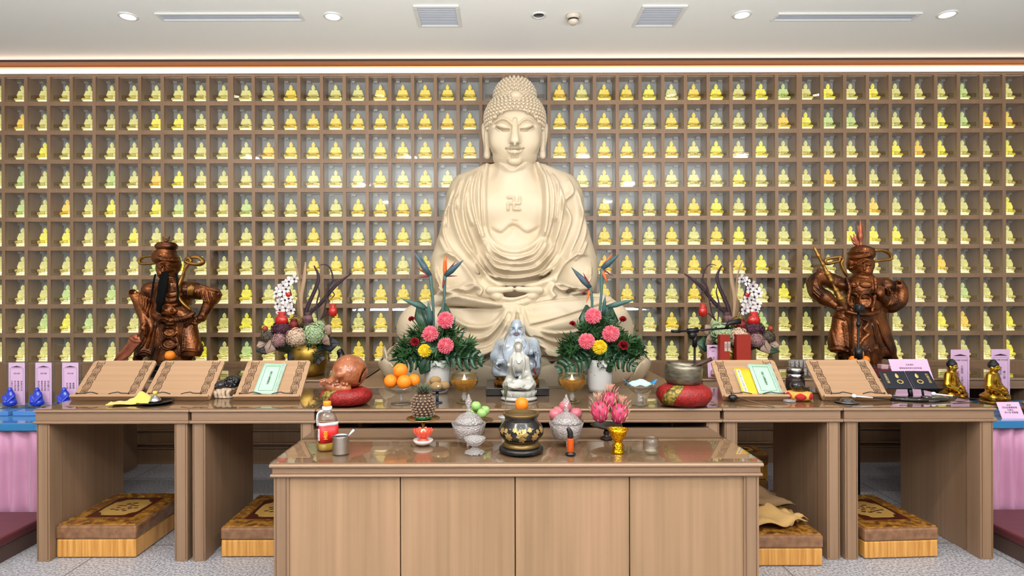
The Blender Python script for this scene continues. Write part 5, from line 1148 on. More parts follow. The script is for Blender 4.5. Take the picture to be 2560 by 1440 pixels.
# apples on gilt dishes behind the jars
gapp = MB().ball((0, 0, 0), 1, 24, wob=lambda p: 1 - .16 * max(0, p.z) ** 8 - .10 * max(0, -p.z) ** 8).mesh('apple_skin'); rapp = gapp.copy(); gapp.materials.append(mat('green_apple', '7fae5a', .3, noise=((20, 20, 20), '9cc072'), coat=.3)); rapp.materials.append(mat('pink_apple', 'b04a58', .35, noise=((18, 60, 60), 'c87882'), coat=.2))
M_gdish = mat('gilt_dish', 'b89858', .2, 1.0)
def gdish(px, py, lb, r=38, z=20):
    return LT('footed_dish', lb, 'dish', px, py, HS, [('plate', [(4, z), (20, z + 1), (r, z + 6), (r - 1, z + 7), (18, z + 3), (0, z + 3)], M_gdish), ('foot', [(18, 0), (19, 2), (5, 5), (4, z)], M_gdish)], 'gilt footed dishes')
gdish(1192, 1082, 'gilt footed dish of green apples behind the left crystal jar', 42, 26); gdish(1417, 1082, 'gilt footed dish of pink apples behind the right crystal jar', 42, 26)
ya = onS(1192, 1082)[1]
for px, py, dy, lb in ((1190, 1015, 0, 'topmost'), (1205, 1033, -.03, 'front'), (1212, 1026, .02, 'rear right'), (1180, 1030, .02, 'left, hidden behind the jar')): fruit('apple', f'green apple behind the left crystal jar, {lb}', 'apple', P(px, py, ya + dy), 12.5 * ya / F, gapp, stm, 'green apples', (.2, .1, 0))
for px, py, dy, lb in ((1413, 1016, .0, 'topmost'), (1396, 1030, -.0, 'left'), (1440, 1034, -.01, 'right'), (1418, 1036, .03, 'middle, behind the lid'), (1388, 1036, -.02, 'lower left')): fruit('apple', f'pink apple behind the right crystal jar, {lb}', 'apple', P(px, py, ya + dy), 15.5 * ya / F, rapp, stm, 'pink apples', (.2, -.1, 0))
# incense burner
M_enam = mat('black_gold_enamel', '100c0a', .2, coat=.4)
def burner():
    p = onS(1303, 1128); k = p[1] / F; t = thing('incense_burner', 'round black incense burner painted with gold flowers, at the centre of the cupboard', 'incense burner', p)
    L_ = lambda pr, n, m, par=t: MB().lathe([(r * k, z * k) for r, z in pr], seg=56).build(n, m, par)
    L_([(50, 0), (55, 4), (55, 10), (48, 14), (0, 14)], 'stand', M_blk); L_([(46, 14), (48, 17), (44, 21), (42, 26), (0, 26)], 'foot_ring', mat('worn_gold', '6e5630', .35, .7))
    L_([(38, 25), (48, 34), (55, 45), (56, 56), (50, 68), (42, 76), (40, 80), (41, 86), (44, 90), (43, 92), (38, 88), (37, 80), (0, 79)], 'pot', M_enam)
    L_([(42.5, 88), (46, 94), (45, 97), (41, 97), (40, 92)], 'rim', mat('worn_gold', '6e5630')); L_([(0, 80), (37, 80), (36, 86), (0, 88)], 'ash', mat('ash', '8a8478', .95, bump=((80, 80, 80), .6)))
    m = MB(); rnd = random.Random(5)
    def blossom(az, z, R, n=7):
        r = float(np.interp(z, [34, 45, 56, 68], [48.5, 55.6, 56.6, 50.6])) * k; R *= 1.35; c = Vector((r * math.cos(az), r * math.sin(az), z * k)); nn = Vector((math.cos(az), math.sin(az), 0)); tt = Vector((-math.sin(az), math.cos(az), 0))
        for i in range(n):
            b_ = 2 * math.pi * i / n; d = tt * math.cos(b_) + Vector((0, 0, 1)) * math.sin(b_); e = tt * -math.sin(b_) + Vector((0, 0, 1)) * math.cos(b_)
            q = [c + nn * .0008, c + d * R * k * .6 + e * R * k * .28, c + d * R * k, c + d * R * k * .6 - e * R * k * .28]
            q = [v_ * 1 for v_ in q]
            for j in range(1, 4):
                rr = math.hypot(q[j].x, q[j].y); zz = q[j].z / k; tr = float(np.interp(zz, [30, 34, 45, 56, 68, 74], [43, 48.8, 56, 57, 51, 44])) * k; q[j].x *= tr / rr; q[j].y *= tr / rr
            m.add(q, [(0, 1, 2, 3)])
    for az, z, R in ((-1.57, 54, 13), (-2.2, 46, 9), (-.95, 46, 9), (-2.6, 58, 7), (-.5, 60, 7), (-1.9, 64, 5), (-1.2, 64, 5), (-2.9, 46, 8), (-.2, 46, 8), (-1.57, 40, 7), (-2.35, 60, 5), (-.8, 58, 5)): blossom(az, z, R)
    m.build('gold_flowers', mat('gold_paint', 'a88850', .35, .5), t)
burner()
t, k = LT('white_cup', 'small white cup holding a mandarin behind the incense burner', 'cup', 1296, 1075, HS, [('cup_body', [(10, 0), (13, 3), (20, 26), (24, 34), (22, 34), (17, 24), (0, 22)], M_white)])
ym = onS(1296, 1075)[1]; fruit('mandarin', 'mandarin right behind the incense burner rim', 'mandarin', P(1304, 1010, ym), 17 * ym / F, orm, stm, None, (.1, .1, 0), (1, 1, 1.05))
t = thing('incense_spatula', 'upright green-grey leaf-shaped spatula left of the incense burner rim', 'spatula', P(1264, 1040, ym - .05)); kk = ym / F
MB().tube([(0, 0, -20 * kk), (0, 0, 48 * kk)], .0016).build('handle', mat('olive_metal', '5e6250', .4, .6), t); MB().tube([(0, 0, 40 * kk), (0, 0, 55 * kk), (.002, 0, 72 * kk), (.004, 0, 84 * kk)], [.002, .0075, .009, .003], flat=.25, up=(0, 1, 0)).build('blade', mat('olive_metal', '5e6250'), t)
t, k = LT('small_white_dish', 'tiny white footed dish left behind the incense burner', 'dish', 1259, 1090, HS, [('dish_body', [(8, 0), (5, 4), (5, 40), (14, 48), (13, 49), (0, 44)], M_white)])
# little crystal footed cup, torch, gold cup, tumbler
w8 = {'wob': lambda a, z: 1 + .05 * math.cos(9 * a)}
LT('crystal_cup', 'small empty crystal footed cup in front of the left crystal jar', 'cup', 1187, 1132, HS, [('cup_body', [(5, 15), (14, 20), (24, 30), (27, 38), (25, 38), (20, 30), (0, 22)], M_crys, w8), ('foot', [(26, 0), (25, 3), (12, 9), (5, 15)], M_crys, w8)])
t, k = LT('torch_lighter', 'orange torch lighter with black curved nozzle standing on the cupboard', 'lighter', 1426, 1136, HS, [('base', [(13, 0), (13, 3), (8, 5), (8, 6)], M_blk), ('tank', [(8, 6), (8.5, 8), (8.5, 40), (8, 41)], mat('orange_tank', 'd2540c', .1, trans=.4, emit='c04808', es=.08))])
MB().tube(smooth_path([(0, 0, 41 * k), (0, 0, 52 * k), (-3 * k, 0, 60 * k), (-7 * k, 0, 66 * k)], 4), [7.5 * k] * 3 + [7 * k] * 4 + [6 * k] * 3 + [5 * k, 4.5 * k, 4 * k], 12).build('nozzle', M_blk, t)
LT('gold_cup', 'shiny gold flared cup near the right end of the cupboard', 'cup', 1545, 1131, HS, [('bowl', [(8, 26), (12, 30), (19, 42), (22, 52), (27, 59), (25.5, 59), (20, 50), (0, 40)], mat('cup_gold', 'e0a418', .18, 1.0, vor=((120, 120, 120), .8, .004))), ('foot', [(17, 0), (16, 4), (12, 12), (15, 18), (9, 24), (8, 27)], mat('cup_gold', 'e0a418'), {'seg': 8})])
LT('glass_tumbler', 'small round clear glass, rightmost thing on the cupboard', 'glass', 1628, 1136, HS, [('glass_body', [(13, 0), (18, 6), (21, 18), (20, 32), (16, 42), (14.5, 42), (18.5, 32), (19.5, 18), (16, 7), (0, 4)], M_clear)])
# oil bottle, steel mug and spoon
p = onS(818, 1122); k = p[1] / F; t = thing('oil_bottle', 'cooking oil bottle with orange cap, white handle and red label', 'bottle', p, -.25)
bw = lambda a, z: 1 + .10 * math.cos(4 * a)
MB().lathe([(r * k, z * k) for r, z in [(24, 0), (26, 3), (26, 20), (25, 24), (26, 60), (25, 74), (19, 88), (11, 94), (10, 98), (9, 98), (0, 97)]], seg=40, wob=bw).build('bottle_body', M_clear, t)
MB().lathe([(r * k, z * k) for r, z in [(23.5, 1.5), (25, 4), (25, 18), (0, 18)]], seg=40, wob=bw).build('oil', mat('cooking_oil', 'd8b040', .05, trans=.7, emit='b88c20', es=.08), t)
m = MB(); rows = [[((26.6 * k * bw(a, 0)) * math.cos(a), 26.6 * k * bw(a, 0) * math.sin(a), z * k) for a in [-1.9 + .11 * i for i in range(20)]] for z in (20, 40, 62)]; m.sheet(rows, th=-.0004); lb = m.build('label', mat('red_label', 'c81e1e', .4), t)
rows = [[((26.7 * k * bw(a, 0)) * math.cos(a), 26.7 * k * bw(a, 0) * math.sin(a), z * k) for a in [-1.9 + .11 * i for i in range(20)]] for z in (62, 70)]; MB().sheet(rows, th=-.0004).build('label_band', mat('label_white', 'e8e6ea', .4), lb)
writing('label_text', '食用植物油', .0115, lb, (-.010, -.0525, 41 * k), (math.pi / 2, 0, .0), mat('label_white', 'e8e6ea'), True, sp=.9); writing('label_text', '花生', .020, lb, (.022, -.0500, 40 * k), (math.pi / 2, 0, .25), mat('label_yellow', 'f0cc20', .4), True, sp=.9)
MB().lathe([(r * k, z * k) for r, z in [(10.5, 97), (12, 99), (12, 106), (10, 107), (0, 107)]]).build('neck_ring', mat('white_plastic', 'e6eaf4', .3), t); MB().lathe([(r * k, z * k) for r, z in [(10, 107), (10, 117), (9, 119), (0, 119)]]).build('cap', mat('orange_cap', 'f08a1c', .3), t)
MB().tube(smooth_path([(8 * k, 0, 94 * k), (-12 * k, 0, 94 * k), (-24 * k, 0, 88 * k), (-27 * k, 0, 74 * k), (-26 * k, 0, 56 * k)], 5), 4 * k, flat=.7).build('handle', mat('white_plastic', 'e6eaf4'), t)
t, k = LT('steel_mug', 'small stainless steel mug with a spoon in it, beside the oil bottle', 'mug', 852, 1133, HS, [('mug_body', [(20, 0), (21, 2), (21, 42), (22, 44), (20.5, 44), (20, 40), (19.5, 4), (0, 4)], M_steel), ('inside', [(0, 25), (19.4, 25), (0, 25.5)], mat('dark_liquid', '1c1410', .3))])
p = onS(852, 1133); t = thing('spoon', 'metal spoon leaning out of the steel mug', 'spoon', p); MB().tube([(-.006, 0, .012), (.036, .01, .078), (.054, .014, .098)], [.003, .004, .007], flat=.4, up=(0, 1, 0)).build('spoon_body', mat('satin_steel', 'c8ccd0', .3, .9), t)
# pineapple on gilt stand, lotus lamp
p = onS(1058, 1098); k = p[1] / F; g = thing('gilt_stand', 'gold plate on a tall foot carrying the pineapple', 'stand', p)
MB().lathe([(r * k, z * k) for r, z in [(14, 0), (15, 2), (4, 5), (3, 30), (5, 44), (20, 46), (42, 52), (41, 54), (18, 49), (0, 49)]], seg=44).build('plate', M_gdish, g)
t = thing('green_dish', 'green dish between the pineapple and the gold plate', 'dish', (p[0], p[1], p[2] + 50 * k)); MB().lathe([(r * k, z * k) for r, z in [(18, 0), (24, 10), (23, 10), (16, 2), (0, 2)]], seg=24, wob=lambda a, z: 1 + .04 * math.cos(8 * a)).build('dish_body', mat('green_plastic', '1e7a4a', .2, trans=.2), t)
pz = p[2] + 56 * k; t = thing('pineapple', 'ripe brown pineapple with short green crown standing on the gold plate', 'pineapple', (p[0], p[1], pz)); m = MB(); m.lathe([(14 * k, 0), (23 * k, 6 * k), (26.5 * k, 24 * k), (25 * k, 42 * k), (18 * k, 56 * k), (6 * k, 61 * k), (0, 61 * k)], seg=30); body = m.build('fruit_body', mat('pineapple_skin', '3a2418', .6), t)
m = MB()
for j in range(9):
    z = (4 + 6.4 * j); r = float(np.interp(z, [0, 6, 24, 42, 56, 61], [16, 23, 26.5, 25, 17, 8]))
    n = max(6, int(r * .62))
    for i in range(n):
        a = 2 * math.pi * (i + .5 * (j % 2)) / n; m.ball((r * k * math.cos(a), r * k * math.sin(a), z * k), (4.6 * k, 4.6 * k, 3.6 * k), 8, 0, rot=Matrix.Rotation(a, 3, 'Z')); m.ball(((r + 4.2) * k * math.cos(a), (r + 4.2) * k * math.sin(a), z * k), (1.3 * k,) * 3, 6, 1)
m.build('eyes', [mat('pineapple_eye', '5e4638', .6, noise=((200, 200, 200), '7a6450')), mat('pineapple_tip', 'b8a08a', .7)], body)
m = MB()
for i in range(52):
    a = i * 2.4; tt = i / 52; L_ = (16 + 14 * (1 - abs(tt - .4))) * k; out = (1 - tt) * .9 + .15; zb = (56 + 8 * tt) * k; d = Vector((math.cos(a) * out, math.sin(a) * out, 1.1 - out * .5)).normalized(); c = Vector((math.cos(a) * 4 * k, math.sin(a) * 4 * k, zb))
    m.tube([c, c + d * L_ * .55, c + d * L_ + Vector((0, 0, -.002 * out))], [2.8 * k, 2.6 * k, .4 * k], 5, flat=.35)
m.build('crown_leaves', mat('pineapple_leaf', '3a4a34', .5, noise=((60, 60, 60), '6a6a50')), t)
p = onS(1058, 1112); k = p[1] / F; t = thing('lotus_lamp', 'coral pink lotus-shaped candle cup standing in a white saucer', 'lamp', p)
MB().lathe([(r * k, z * k) for r, z in [(12, 0), (22, 6), (25, 13), (24, 14), (18, 8), (0, 5)]], seg=36).build('saucer', mat('saucer_white', 'e4dcdc', .15, coat=.6), t); MB().lathe([(r * k, z * k) for r, z in [(15, 6), (14, 12), (5, 18), (6, 21), (0, 21)]], seg=24).build('lotus_foot', mat('coral_glass', 'e8604a', .15, trans=.3, emit='e84a34', es=.15), t)
m = MB(); lotus_ring(m, 14 * k, 20 * k, 9, 20 * k, 1, .75); lotus_ring(m, 11 * k, 20 * k, 9, 21 * k, 1, .6); m.build('lotus_petals', mat('coral_glass', 'e8604a'), t); MB().ball((0, 0, 34 * k), 6 * k, 10).build('candle_glow', mat('candle_glow', 'ffd0a0', .5, emit='ffb060', es=2.5), t)
# dragon fruit
p = onS(1516, 1096); k = p[1] / F; LT('dark_dish', 'dark footed dish carrying three dragon fruits', 'dish', 1516, 1096, HS, [('plate', [(4, 24), (20, 26), (40, 34), (38, 35), (0, 29)], mat('dark_metal', '3a3028', .3, .7)), ('foot', [(16, 0), (15, 3), (5, 6), (8, 14), (4, 24)], mat('dark_metal', '3a3028'))])
M_df = mat('dragon_skin', 'b02a58', .4, noise=((30, 30, 30), 'c84a68')); M_dfl = mat('dragon_scale', 'c05868', .5, noise=((60, 60, 60), 'b0a478'))
def dragon(px, py, rx, rz_, dy, tilt, lb):
    c = P(px, py, p[1] + dy); t = thing('dragon_fruit', f'pink dragon fruit with curling scales, {lb}', 'dragon fruit', c, group='dragon fruits'); t.rotation_euler = (0, tilt, 0); a_, b_ = rx * k, rz_ * k
    MB().ball((0, 0, 0), (a_, a_, b_), 24).build('fruit_body', M_df, t); m = MB(); rnd = random.Random(int(px))
    for j in range(6):
        for i in range(5):
            a = 2 * math.pi * (i + .5 * (j % 2)) / 5 + rnd.random() * .3; e = -.9 + j * .36; c0 = Vector((a_ * math.cos(e) * math.cos(a), a_ * math.cos(e) * math.sin(a), b_ * math.sin(e))); o = Vector((math.cos(a), math.sin(a), 0)); L_ = (13 if j < 5 else 20) * k
            m.tube([c0 * .98, c0 + Vector((0, 0, L_ * .5)) + o * L_ * .12, c0 + Vector((0, 0, L_)) + o * L_ * .5], [6 * k, 4 * k, .5 * k], 5, flat=.3)
    for i in range(12): a = i * 2.4; m.tube([(0, 0, b_ * .85), (4 * k * math.cos(a), 4 * k * math.sin(a), b_ + 8 * k), (11 * k * math.cos(a), 11 * k * math.sin(a), b_ + 20 * k)], [3 * k, 2 * k, .6 * k], 5)
    m.build('scales', M_dfl, t)
dragon(1499, 1029, 22, 28, -.02, -.12, 'the left one of three'); dragon(1548, 1034, 21, 26, -.01, .2, 'the right one of three'); dragon(1524, 1003, 20, 24, .03, .05, 'the top one of three')
# compote with folded cloth
t, k = LT('glass_compote', 'clear glass footed dish under the folded pale green cloth', 'compote', 1600, 1014, HB, [('bowl', [(5, 30), (18, 34), (32, 46), (40, 50), (39, 52), (28, 47), (0, 36)], M_clear), ('stem', [(6, 8), (8, 16), (5, 20), (9, 26), (5, 30)], M_crys), ('foot', [(20, 0), (22, 5), (12, 9), (6, 10)], M_clear)])
p = onB(1600, 1014); rows = []; rows2 = []
for j in range(9):
    v = j / 8 * 2 - 1; rows.append([((u * 30) * k, v * 20 * k * (1 - u * u * .5), (52 + 12 * (1 - u * u) * (1 - v * v) + 2.2 * math.sin(u * 7 + v * 4)) * k) for u in [i / 6 - 1 for i in range(13)]])
c = thing('folded_cloth', 'pale green folded cloth with blue ends lying in the glass dish', 'cloth', p); MB().sheet(rows[::-1], th=.002).build('cloth_body', mat('mint_cloth', 'a9cfc4', .8, sheen=.2), c)
m = MB()
for sx in (-1, 1): m.sheet([[(sx * 24 * k, y * k, 54 * k), (sx * 33 * k, y * k, 58 * k), (sx * 41 * k, y * .6 * k, (66 if y > -99 else 60) * k)] for y in (-12, -4, 4, 12)][::sx], th=.002)
m.build('blue_ends', mat('blue_cloth', '2a8ac8', .6), c)
# singing bowl with striker
_, Hc = cushion(1710, 1012, 69, 52, 'red and gold brocade ring cushion under the dark singing bowl')
p = onB(1706, 1010); k = p[1] / F; t = thing('singing_bowl', 'dark hammered metal singing bowl tilted on its red cushion', 'bowl', (p[0], p[1], HB + Hc * .85)); t.rotation_euler = (0, .07, 0)
MB().lathe([(r * k, z * k) for r, z in [(22, 0), (36, 3), (43, 14), (46, 30), (46, 46), (45, 56), (43, 56), (43, 46), (42, 30), (38, 14), (0, 6)]], seg=48).build('bowl_body', mat('bell_metal', '6a6458', .38, .9, noise=((20, 20, 60), '8a8474'), bump=((60, 60, 60), .2, .003)), t)
q = P(1700, 935, p[1]); t = thing('striker', 'brown wooden striker leaning in the singing bowl', 'striker', (p[0] + .03, p[1] - .005, HB + Hc + .09)); MB().tube([(-.0, 0, -.02), (.05, -.01, .012), (.12, -.02, .044)], [.012, .0125, .011], 12).build('striker_body', mat('dark_brown_wood', '3e241a', .45), t)
# tea glass + pink card behind
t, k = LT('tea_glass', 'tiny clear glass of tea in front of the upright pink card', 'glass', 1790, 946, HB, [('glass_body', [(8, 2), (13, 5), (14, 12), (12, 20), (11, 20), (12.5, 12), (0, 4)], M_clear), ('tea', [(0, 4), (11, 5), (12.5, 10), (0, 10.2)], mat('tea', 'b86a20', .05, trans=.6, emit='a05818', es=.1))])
# thermos, black fish, ring cushion, disc, ladle
t, k = LT('steel_flask', 'short steel and black vacuum flask between two bookrests', 'flask', 1988, 984, HB, [('flask_body', [(21, 0), (22, 3), (22, 34), (20, 40)], mat('flask_brown', '3a3030', .3, .5)), ('collar', [(20, 40), (21, 42), (21, 50), (18, 51)], M_steel), ('lid', [(20, 51), (20, 63), (18, 65), (0, 65)], M_steel), ('seal', [(20.4, 53), (20.4, 56), (20, 56)], M_blk)])
p = onB(1997, 999); k = p[1] / F; t = thing('ring_cushion', 'little red and yellow striped ring cushion', 'cushion', p); R = 32 * k; H = 22 * k
MB().lathe([(R * .7, 0), (R * .95, H * .2), (R, H * .5), (R * .93, H * .85), (R * .6, H), (0, H * .8)], seg=40).build('cushion_body', mat('yellow_felt', 'd89a48', .8), t); m = MB()
for i in range(6):
    a0 = i * math.pi / 3 + .2; rows = []
    for j in range(7):
        v = j / 6; hw = .42 * math.sin(math.pi * (.06 + .88 * v)); z = H * (.1 + .8 * v); r = R * float(np.interp(v, [0, .25, .5, .9, 1], [.9, .99, 1.012, .95, .9])); rows.append([(r * math.cos(a0 + u * hw), r * math.sin(a0 + u * hw), z) for u in (-1, -.5, 0, .5, 1)])
    m.sheet(rows, th=-.001)
m.build('red_diamonds', mat('red_felt', 'a8201c', .8), t)
t = thing('small_wooden_fish', 'small glossy black wooden fish on the striped ring cushion', 'drum', (p[0], p[1], HB + H)); s = Sculpt((-.06, -.05, -.01), (.07, .05, .07), .002); s.ell((-.012, 0, .03), (.036, .032, .028), .01); s.cap((.0, 0, .022), (.052, -.01, .006), .02, .007, .01); s.ell((-.01, -.03, .03), (.014, .006, .01), .004); s.cap((.03, -.02, .02), (.05, -.02, .022), .005, .003, .003); s.cap((-.03, -.03, .045), (.0, -.03, .012), .002, .002, .002, sub=True)
link('body', s.mesh('body'), M_black, t)
def mallet(x0, y0, x1, y1, z0, z1, head, rh, hm, sm, label, white_to=0):
    a = Vector(onB(x0, y0)) + Vector((0, 0, z0)); b_ = Vector(onB(x1, y1)) + Vector((0, 0, z1)); t = thing('mallet', label, 'mallet', a); d = b_ - a
    MB().ball((0, 0, 0), (rh * 1.15, rh, rh), 14).build('mallet_head', hm, t); MB().tube([d * .04, d * .5, d], [.0035, .0032, .0028]).build('handle', sm, t)
    if white_to: MB().tube([d * .05, d * white_to], .0042).build('white_shaft', mat('white_plastic', 'e6eaf4'), t)
mallet(1967, 998, 2048, 1000, .034, .036, 0, .011, mat('pale_wood', 'c8a98c'), M_blk, 'small pale-headed mallet with black handle lying on the striped cushion')
LT('glass_disc', 'little round glass weight in front of the striped cushion', 'disc', 1974, 1004, HB, [('disc_body', [(14, 0), (15, 2), (14, 5), (0, 5)], M_crys)])
a = Vector(onB(1832, 1003)); t = thing('ladle', 'long thin wooden-handled metal ladle in front of the yellow book', 'ladle', a); MB().ball((0, 0, .02), (.026, .02, .018), 16).build('ladle_bowl', M_darkst, t); d = Vector(onB(1936, 1020)) - a; MB().tube([(.02, 0, .022), d * .5 + Vector((0, 0, .014)), d + Vector((0, 0, .004))], [.005, .004, .0035]).build('handle', mat('stick_wood', '6a4e3a', .6), t)
for px, py, lb, x1, y1 in ((2117, 1006, 'empty bookrest', 2246, 1004), (2316, 1000, 'black prayer player', 2447, 1002)):
    LT('chime_disc', f'flat dark metal chime disc lying in front of the {lb}', 'chime', px, py, HB, [('disc_body', [(24, 0), (28, 2), (27, 3), (18, 3), (12, 9), (4, 11), (0, 11)], mat('nickel', '8c8c90', .22, 1.0))], 'chime discs')
    mallet(px + 18, py - 2, x1, y1, .03, .008, 0, .011, mat('white_plastic', 'e6eaf4'), M_blk, f'white-headed mallet lying across the chime disc by the {lb}', .42)
# black prayer player: open book on a stand
p = onB(2292, 997); k = p[1] / F; t = thing('prayer_player', 'open black book-shaped prayer player with gold figures on a black stand', 'player', p)
MB().lathe([(.16, 0), (.17, .004), (.165, .014), (.13, .018), (0, .018)], seg=30, sy=.55).build('stand_base', M_black, t); MB().tube([(-.02, .02, .015), (-.02, .03, .06)], .012).tube([(.05, .02, .015), (.05, .03, .06)], .006).build('stand_neck', M_blk, t)
m = MB(); 
for x0, x1 in ((-.148, .004), (.008, .145)): m.box(x0, x1, 0, .118, 0, .01)
bd = m.build('book_panel', mat('navy_panel', '0c0e1e', .25, coat=.3), t, (-.02, .01, .05), .006, rot=(math.radians(50), 0, 0)); M_gp = mat('gold_print', 'c8b070', .35, .5)
m = MB()
for cx in (-.055, .058):
    m.ball((cx, .082, .0105), (.010, .014, .0012), 12).ball((cx, .094, .0105), (.005, .006, .0014), 10)
    for i in range(9): a = math.pi * 2 * i / 9; m.ball((cx + .004 + .015 * math.cos(a), .045 + .011 * math.sin(a), .0105), (.005, .004, .001), 8)
m.build('gold_figures', M_gp, bd)
writing('gold_text', '南無阿彌', .017, bd, (-.118, .066, .0102), (0, 0, 0), M_gp, True, sp=.95); writing('gold_text', '陀佛念佛', .017, bd, (.118, .066, .0102), (0, 0, 0), M_gp, True, sp=.95)
# cards, boxes near the right guardian
def card(px, py, h, w, hgt, label, lines, size, rx=-.12, m_=None, y=None, name='pink_card', title=None, vertical=True, roof=True, cat='card'):
    p = ON(px, py, h) if y is None else (P(px, py, y)[0], y, h); t = thing(name, label, cat, p); t.rotation_euler = (rx, 0, 0)
    b_ = MB().box(-w / 2, w / 2, 0, .0015, 0, hgt).build('sheet', m_ or M_pink, t); R = (math.pi / 2, 0, 0)
    if roof:
        m = MB(); e = .001; a, z0, z1 = w * .40, hgt * .04, hgt * .84
        for q in ((-a, a, z0, z0 + e), (-a, a, z1, z1 + e), (-a, -a + e, z0, z1), (a - e, a, z0, z1)): m.box(q[0], q[1], -.0006, 0, q[2], q[3])
        m.add([(-a, -.0006, z1 + .012), (a, -.0006, z1 + .012), (a * .6, -.0006, z1 + .018), (0, -.0006, z1 + .026), (-a * .6, -.0006, z1 + .018)], [(0, 1, 2, 3, 4)]); m.build('print_frame', M_ink2, b_)
    if title: writing('heading', title, size * .62, b_, (0, -.0004, hgt * .79), R, M_ink2)
    for i, ln in enumerate(lines):
        if vertical: writing('column_text', ln, size, b_, ((i - (len(lines) - 1) / 2) * size * 1.35, -.0004, hgt * .50), R, M_ink2, True, sp=1.0)
        else: writing('line_text', ln, size, b_, (0, -.0004, hgt * (.80 - i * .6 / max(1, len(lines)))), R, M_ink2)
    return t
card(1786, 942, HB, .088, .225, 'tall pink card standing behind the tea glass, left of the two red boxes', ['消災延壽'], .014, title='功德主'); 
for px, w, hgt, lb, mk in ((1838, .068, .165, 'narrow red box printed with white characters, behind the bookrest', 1), (1887, .100, .165, 'plain wider red box right of the printed red box', 0)):
    p = (P(px, 900, 4.02)[0], 4.02 + .2, HB); t = thing('red_box', lb, 'box', (p[0], 4.2, HB)); kx = 4.2 / F
    hh = CH - HB - (840 - CY - 1.6) * kx; MB().box(-w / 2, w / 2, 0, .05, 0, hh).build('carton', mat('red_card', '9e2a1c', .5), t, bevel=.001)
    if mk:
        c = t.children[0]
        for x, z in ((-.003, .80), (.020, .80), (-.026, .30), (-.003, .30), (.020, .30)): MB().box(x, x + .018, -.0008, 0, hh * z - .055, hh * z + .012).build('white_label', mat('label_pale', 'c8b8b0', .6), c)
        for x, z in ((.006, .80), (.029, .80), (-.017, .30), (.006, .30), (.029, .30)): writing('label_text', '吉祥', .016, c, (x, -.001, hh * z - .02), (math.pi / 2, 0, 0), mat('red_card', '9e2a1c'), True)
p = (P(2290, 930, 3.95)[0], 4.20, HB); t = thing('maroon_box', 'flat maroon box beside the armoured guardian, under the small clear boxes', 'box', p); MB().box(-.15, .13, 0, .18, 0, .05).build('carton', mat('maroon_card', '5a1420', .5), t, bevel=.002)
for i, (dx, w, hh, mm, lb) in enumerate(((-.11, .07, .03, M_clear, 'small clear plastic tub on the maroon box'), (-.01, .05, .03, mat('pale_pink_box', 'c8a0a8', .5), 'small pink packet on the maroon box, nearer the clear tub'), (.06, .06, .026, mat('pale_pink_box', 'c8a0a8'), 'small pink packet at the right on the maroon box'))):
    t = thing('small_box', lb, 'box', (p[0] + dx, p[1] + .05, HB + .05)); MB().box(-w / 2, w / 2, 0, .05, 0, hh).build('carton', mm, t, bevel=.003)
card(2292, 938, HB, .245, .19, 'wide pink notice card leaning behind the black prayer player', ['法會通知', '禮佛後請將牌位放回原處', '阿彌陀佛 感恩合十', '', ''], .013, rx=-.45, vertical=False, roof=False, y=3.72)
# crystal cups in a block on the rear table
rnd = random.Random(2); n = 0
for i in range(6):
    for j in range(2):
        for l_ in range(2):
            p = (P(1982, 900, 4.25)[0] + i * .030 + .002, 4.26 + j * .034, HB + l_ * .058 + .001); n += 1
            t = thing('water_cup', f'small clear faceted cup, {["lower", "upper"][l_]} {["front", "rear"][j]} row of the block, {ordn[i]} from left', 'cup', p, group='block of small clear cups')
            MB().lathe([(.010, 0), (.013, .004), (.0135, .05), (.012, .056), (.011, .05), (.011, .006), (0, .006)], seg=10).build('cup_body', M_crys, t)
# fruit before guardians
yg = 4.2
for px, py, r, lb in ((425, 889, 12.5, 'single orange at the feet of the bearded warrior'), (2147, 884, 11.5, 'topmost of three oranges before the armoured guardian'), (2133, 900, 10.5, 'left one of three oranges before the armoured guardian'), (2163, 900, 10.5, 'right one of three oranges before the armoured guardian')):
    c = P(px, py, yg); fruit('orange', lb, 'orange', c, r * yg / F, orm, stm, 'oranges before the guardians', (.5, .2, 0))
for px, zt, lb, r in ((425, 902, 'dark dish under the single orange of the bearded warrior', 22), (2148, 910, 'dark dish under the three oranges of the armoured guardian', 30)):
    c = P(px, zt, yg); hh = c[2] - HB; t = thing('offering_dish', lb, 'dish', (c[0], yg, HB)); MB().lathe([(.04, 0), (.04, .005), (.01, .012), (.01, max(.02, hh - .02)), (r * yg / F, max(.03, hh - .004)), (r * yg / F - .004, max(.03, hh)), (0, max(.022, hh - .01))], seg=24).build('dish_body', M_blk, t)
# microphone stands
def micstand(base, label, pts, rr=.009):
    t = thing('microphone_stand', label, 'microphone stand', base); return t
b0 = P(2147, 1238, 3.90); base = (b0[0], 3.9, 0); t = micstand(base, 'upright black microphone stand before the armoured guardian', None); z1 = P(2147, 770, 3.9)[2]
MB().tube([(0, 0, .02), (0, 0, z1)], .008).build('pole', M_blk, t); MB().tube([(0, 0, .62), (0, 0, .75)], .017).build('collar', M_blk, t); MB().tube([(0, 0, z1 - .12), (0, 0, z1 - .09)], .014).build('collar', M_blk, t); MB().tube([(0, 0, P(0, 890, 3.9)[2] - .03), (0, 0, P(0, 890, 3.9)[2] + .04)], .026).build('collar', M_blk, t)
MB().lathe([(.13, 0), (.13, .012), (.02, .03), (.012, .05)], seg=32).build('base', M_blk, t); MB().tube([(0, 0, z1 - .03), (0, 0, z1 + .025)], .024).box(-.02, .03, -.02, .02, z1 - .01, z1 + .02).build('clip', M_blk, t)
base = (P(1737, 1000, 3.98)[0], 3.98, 0); t = micstand(base, 'black boom microphone stand behind the singing bowl', None); L = lambda x, y, d=3.98: Vector(P(x, y, d)) - Vector(base)
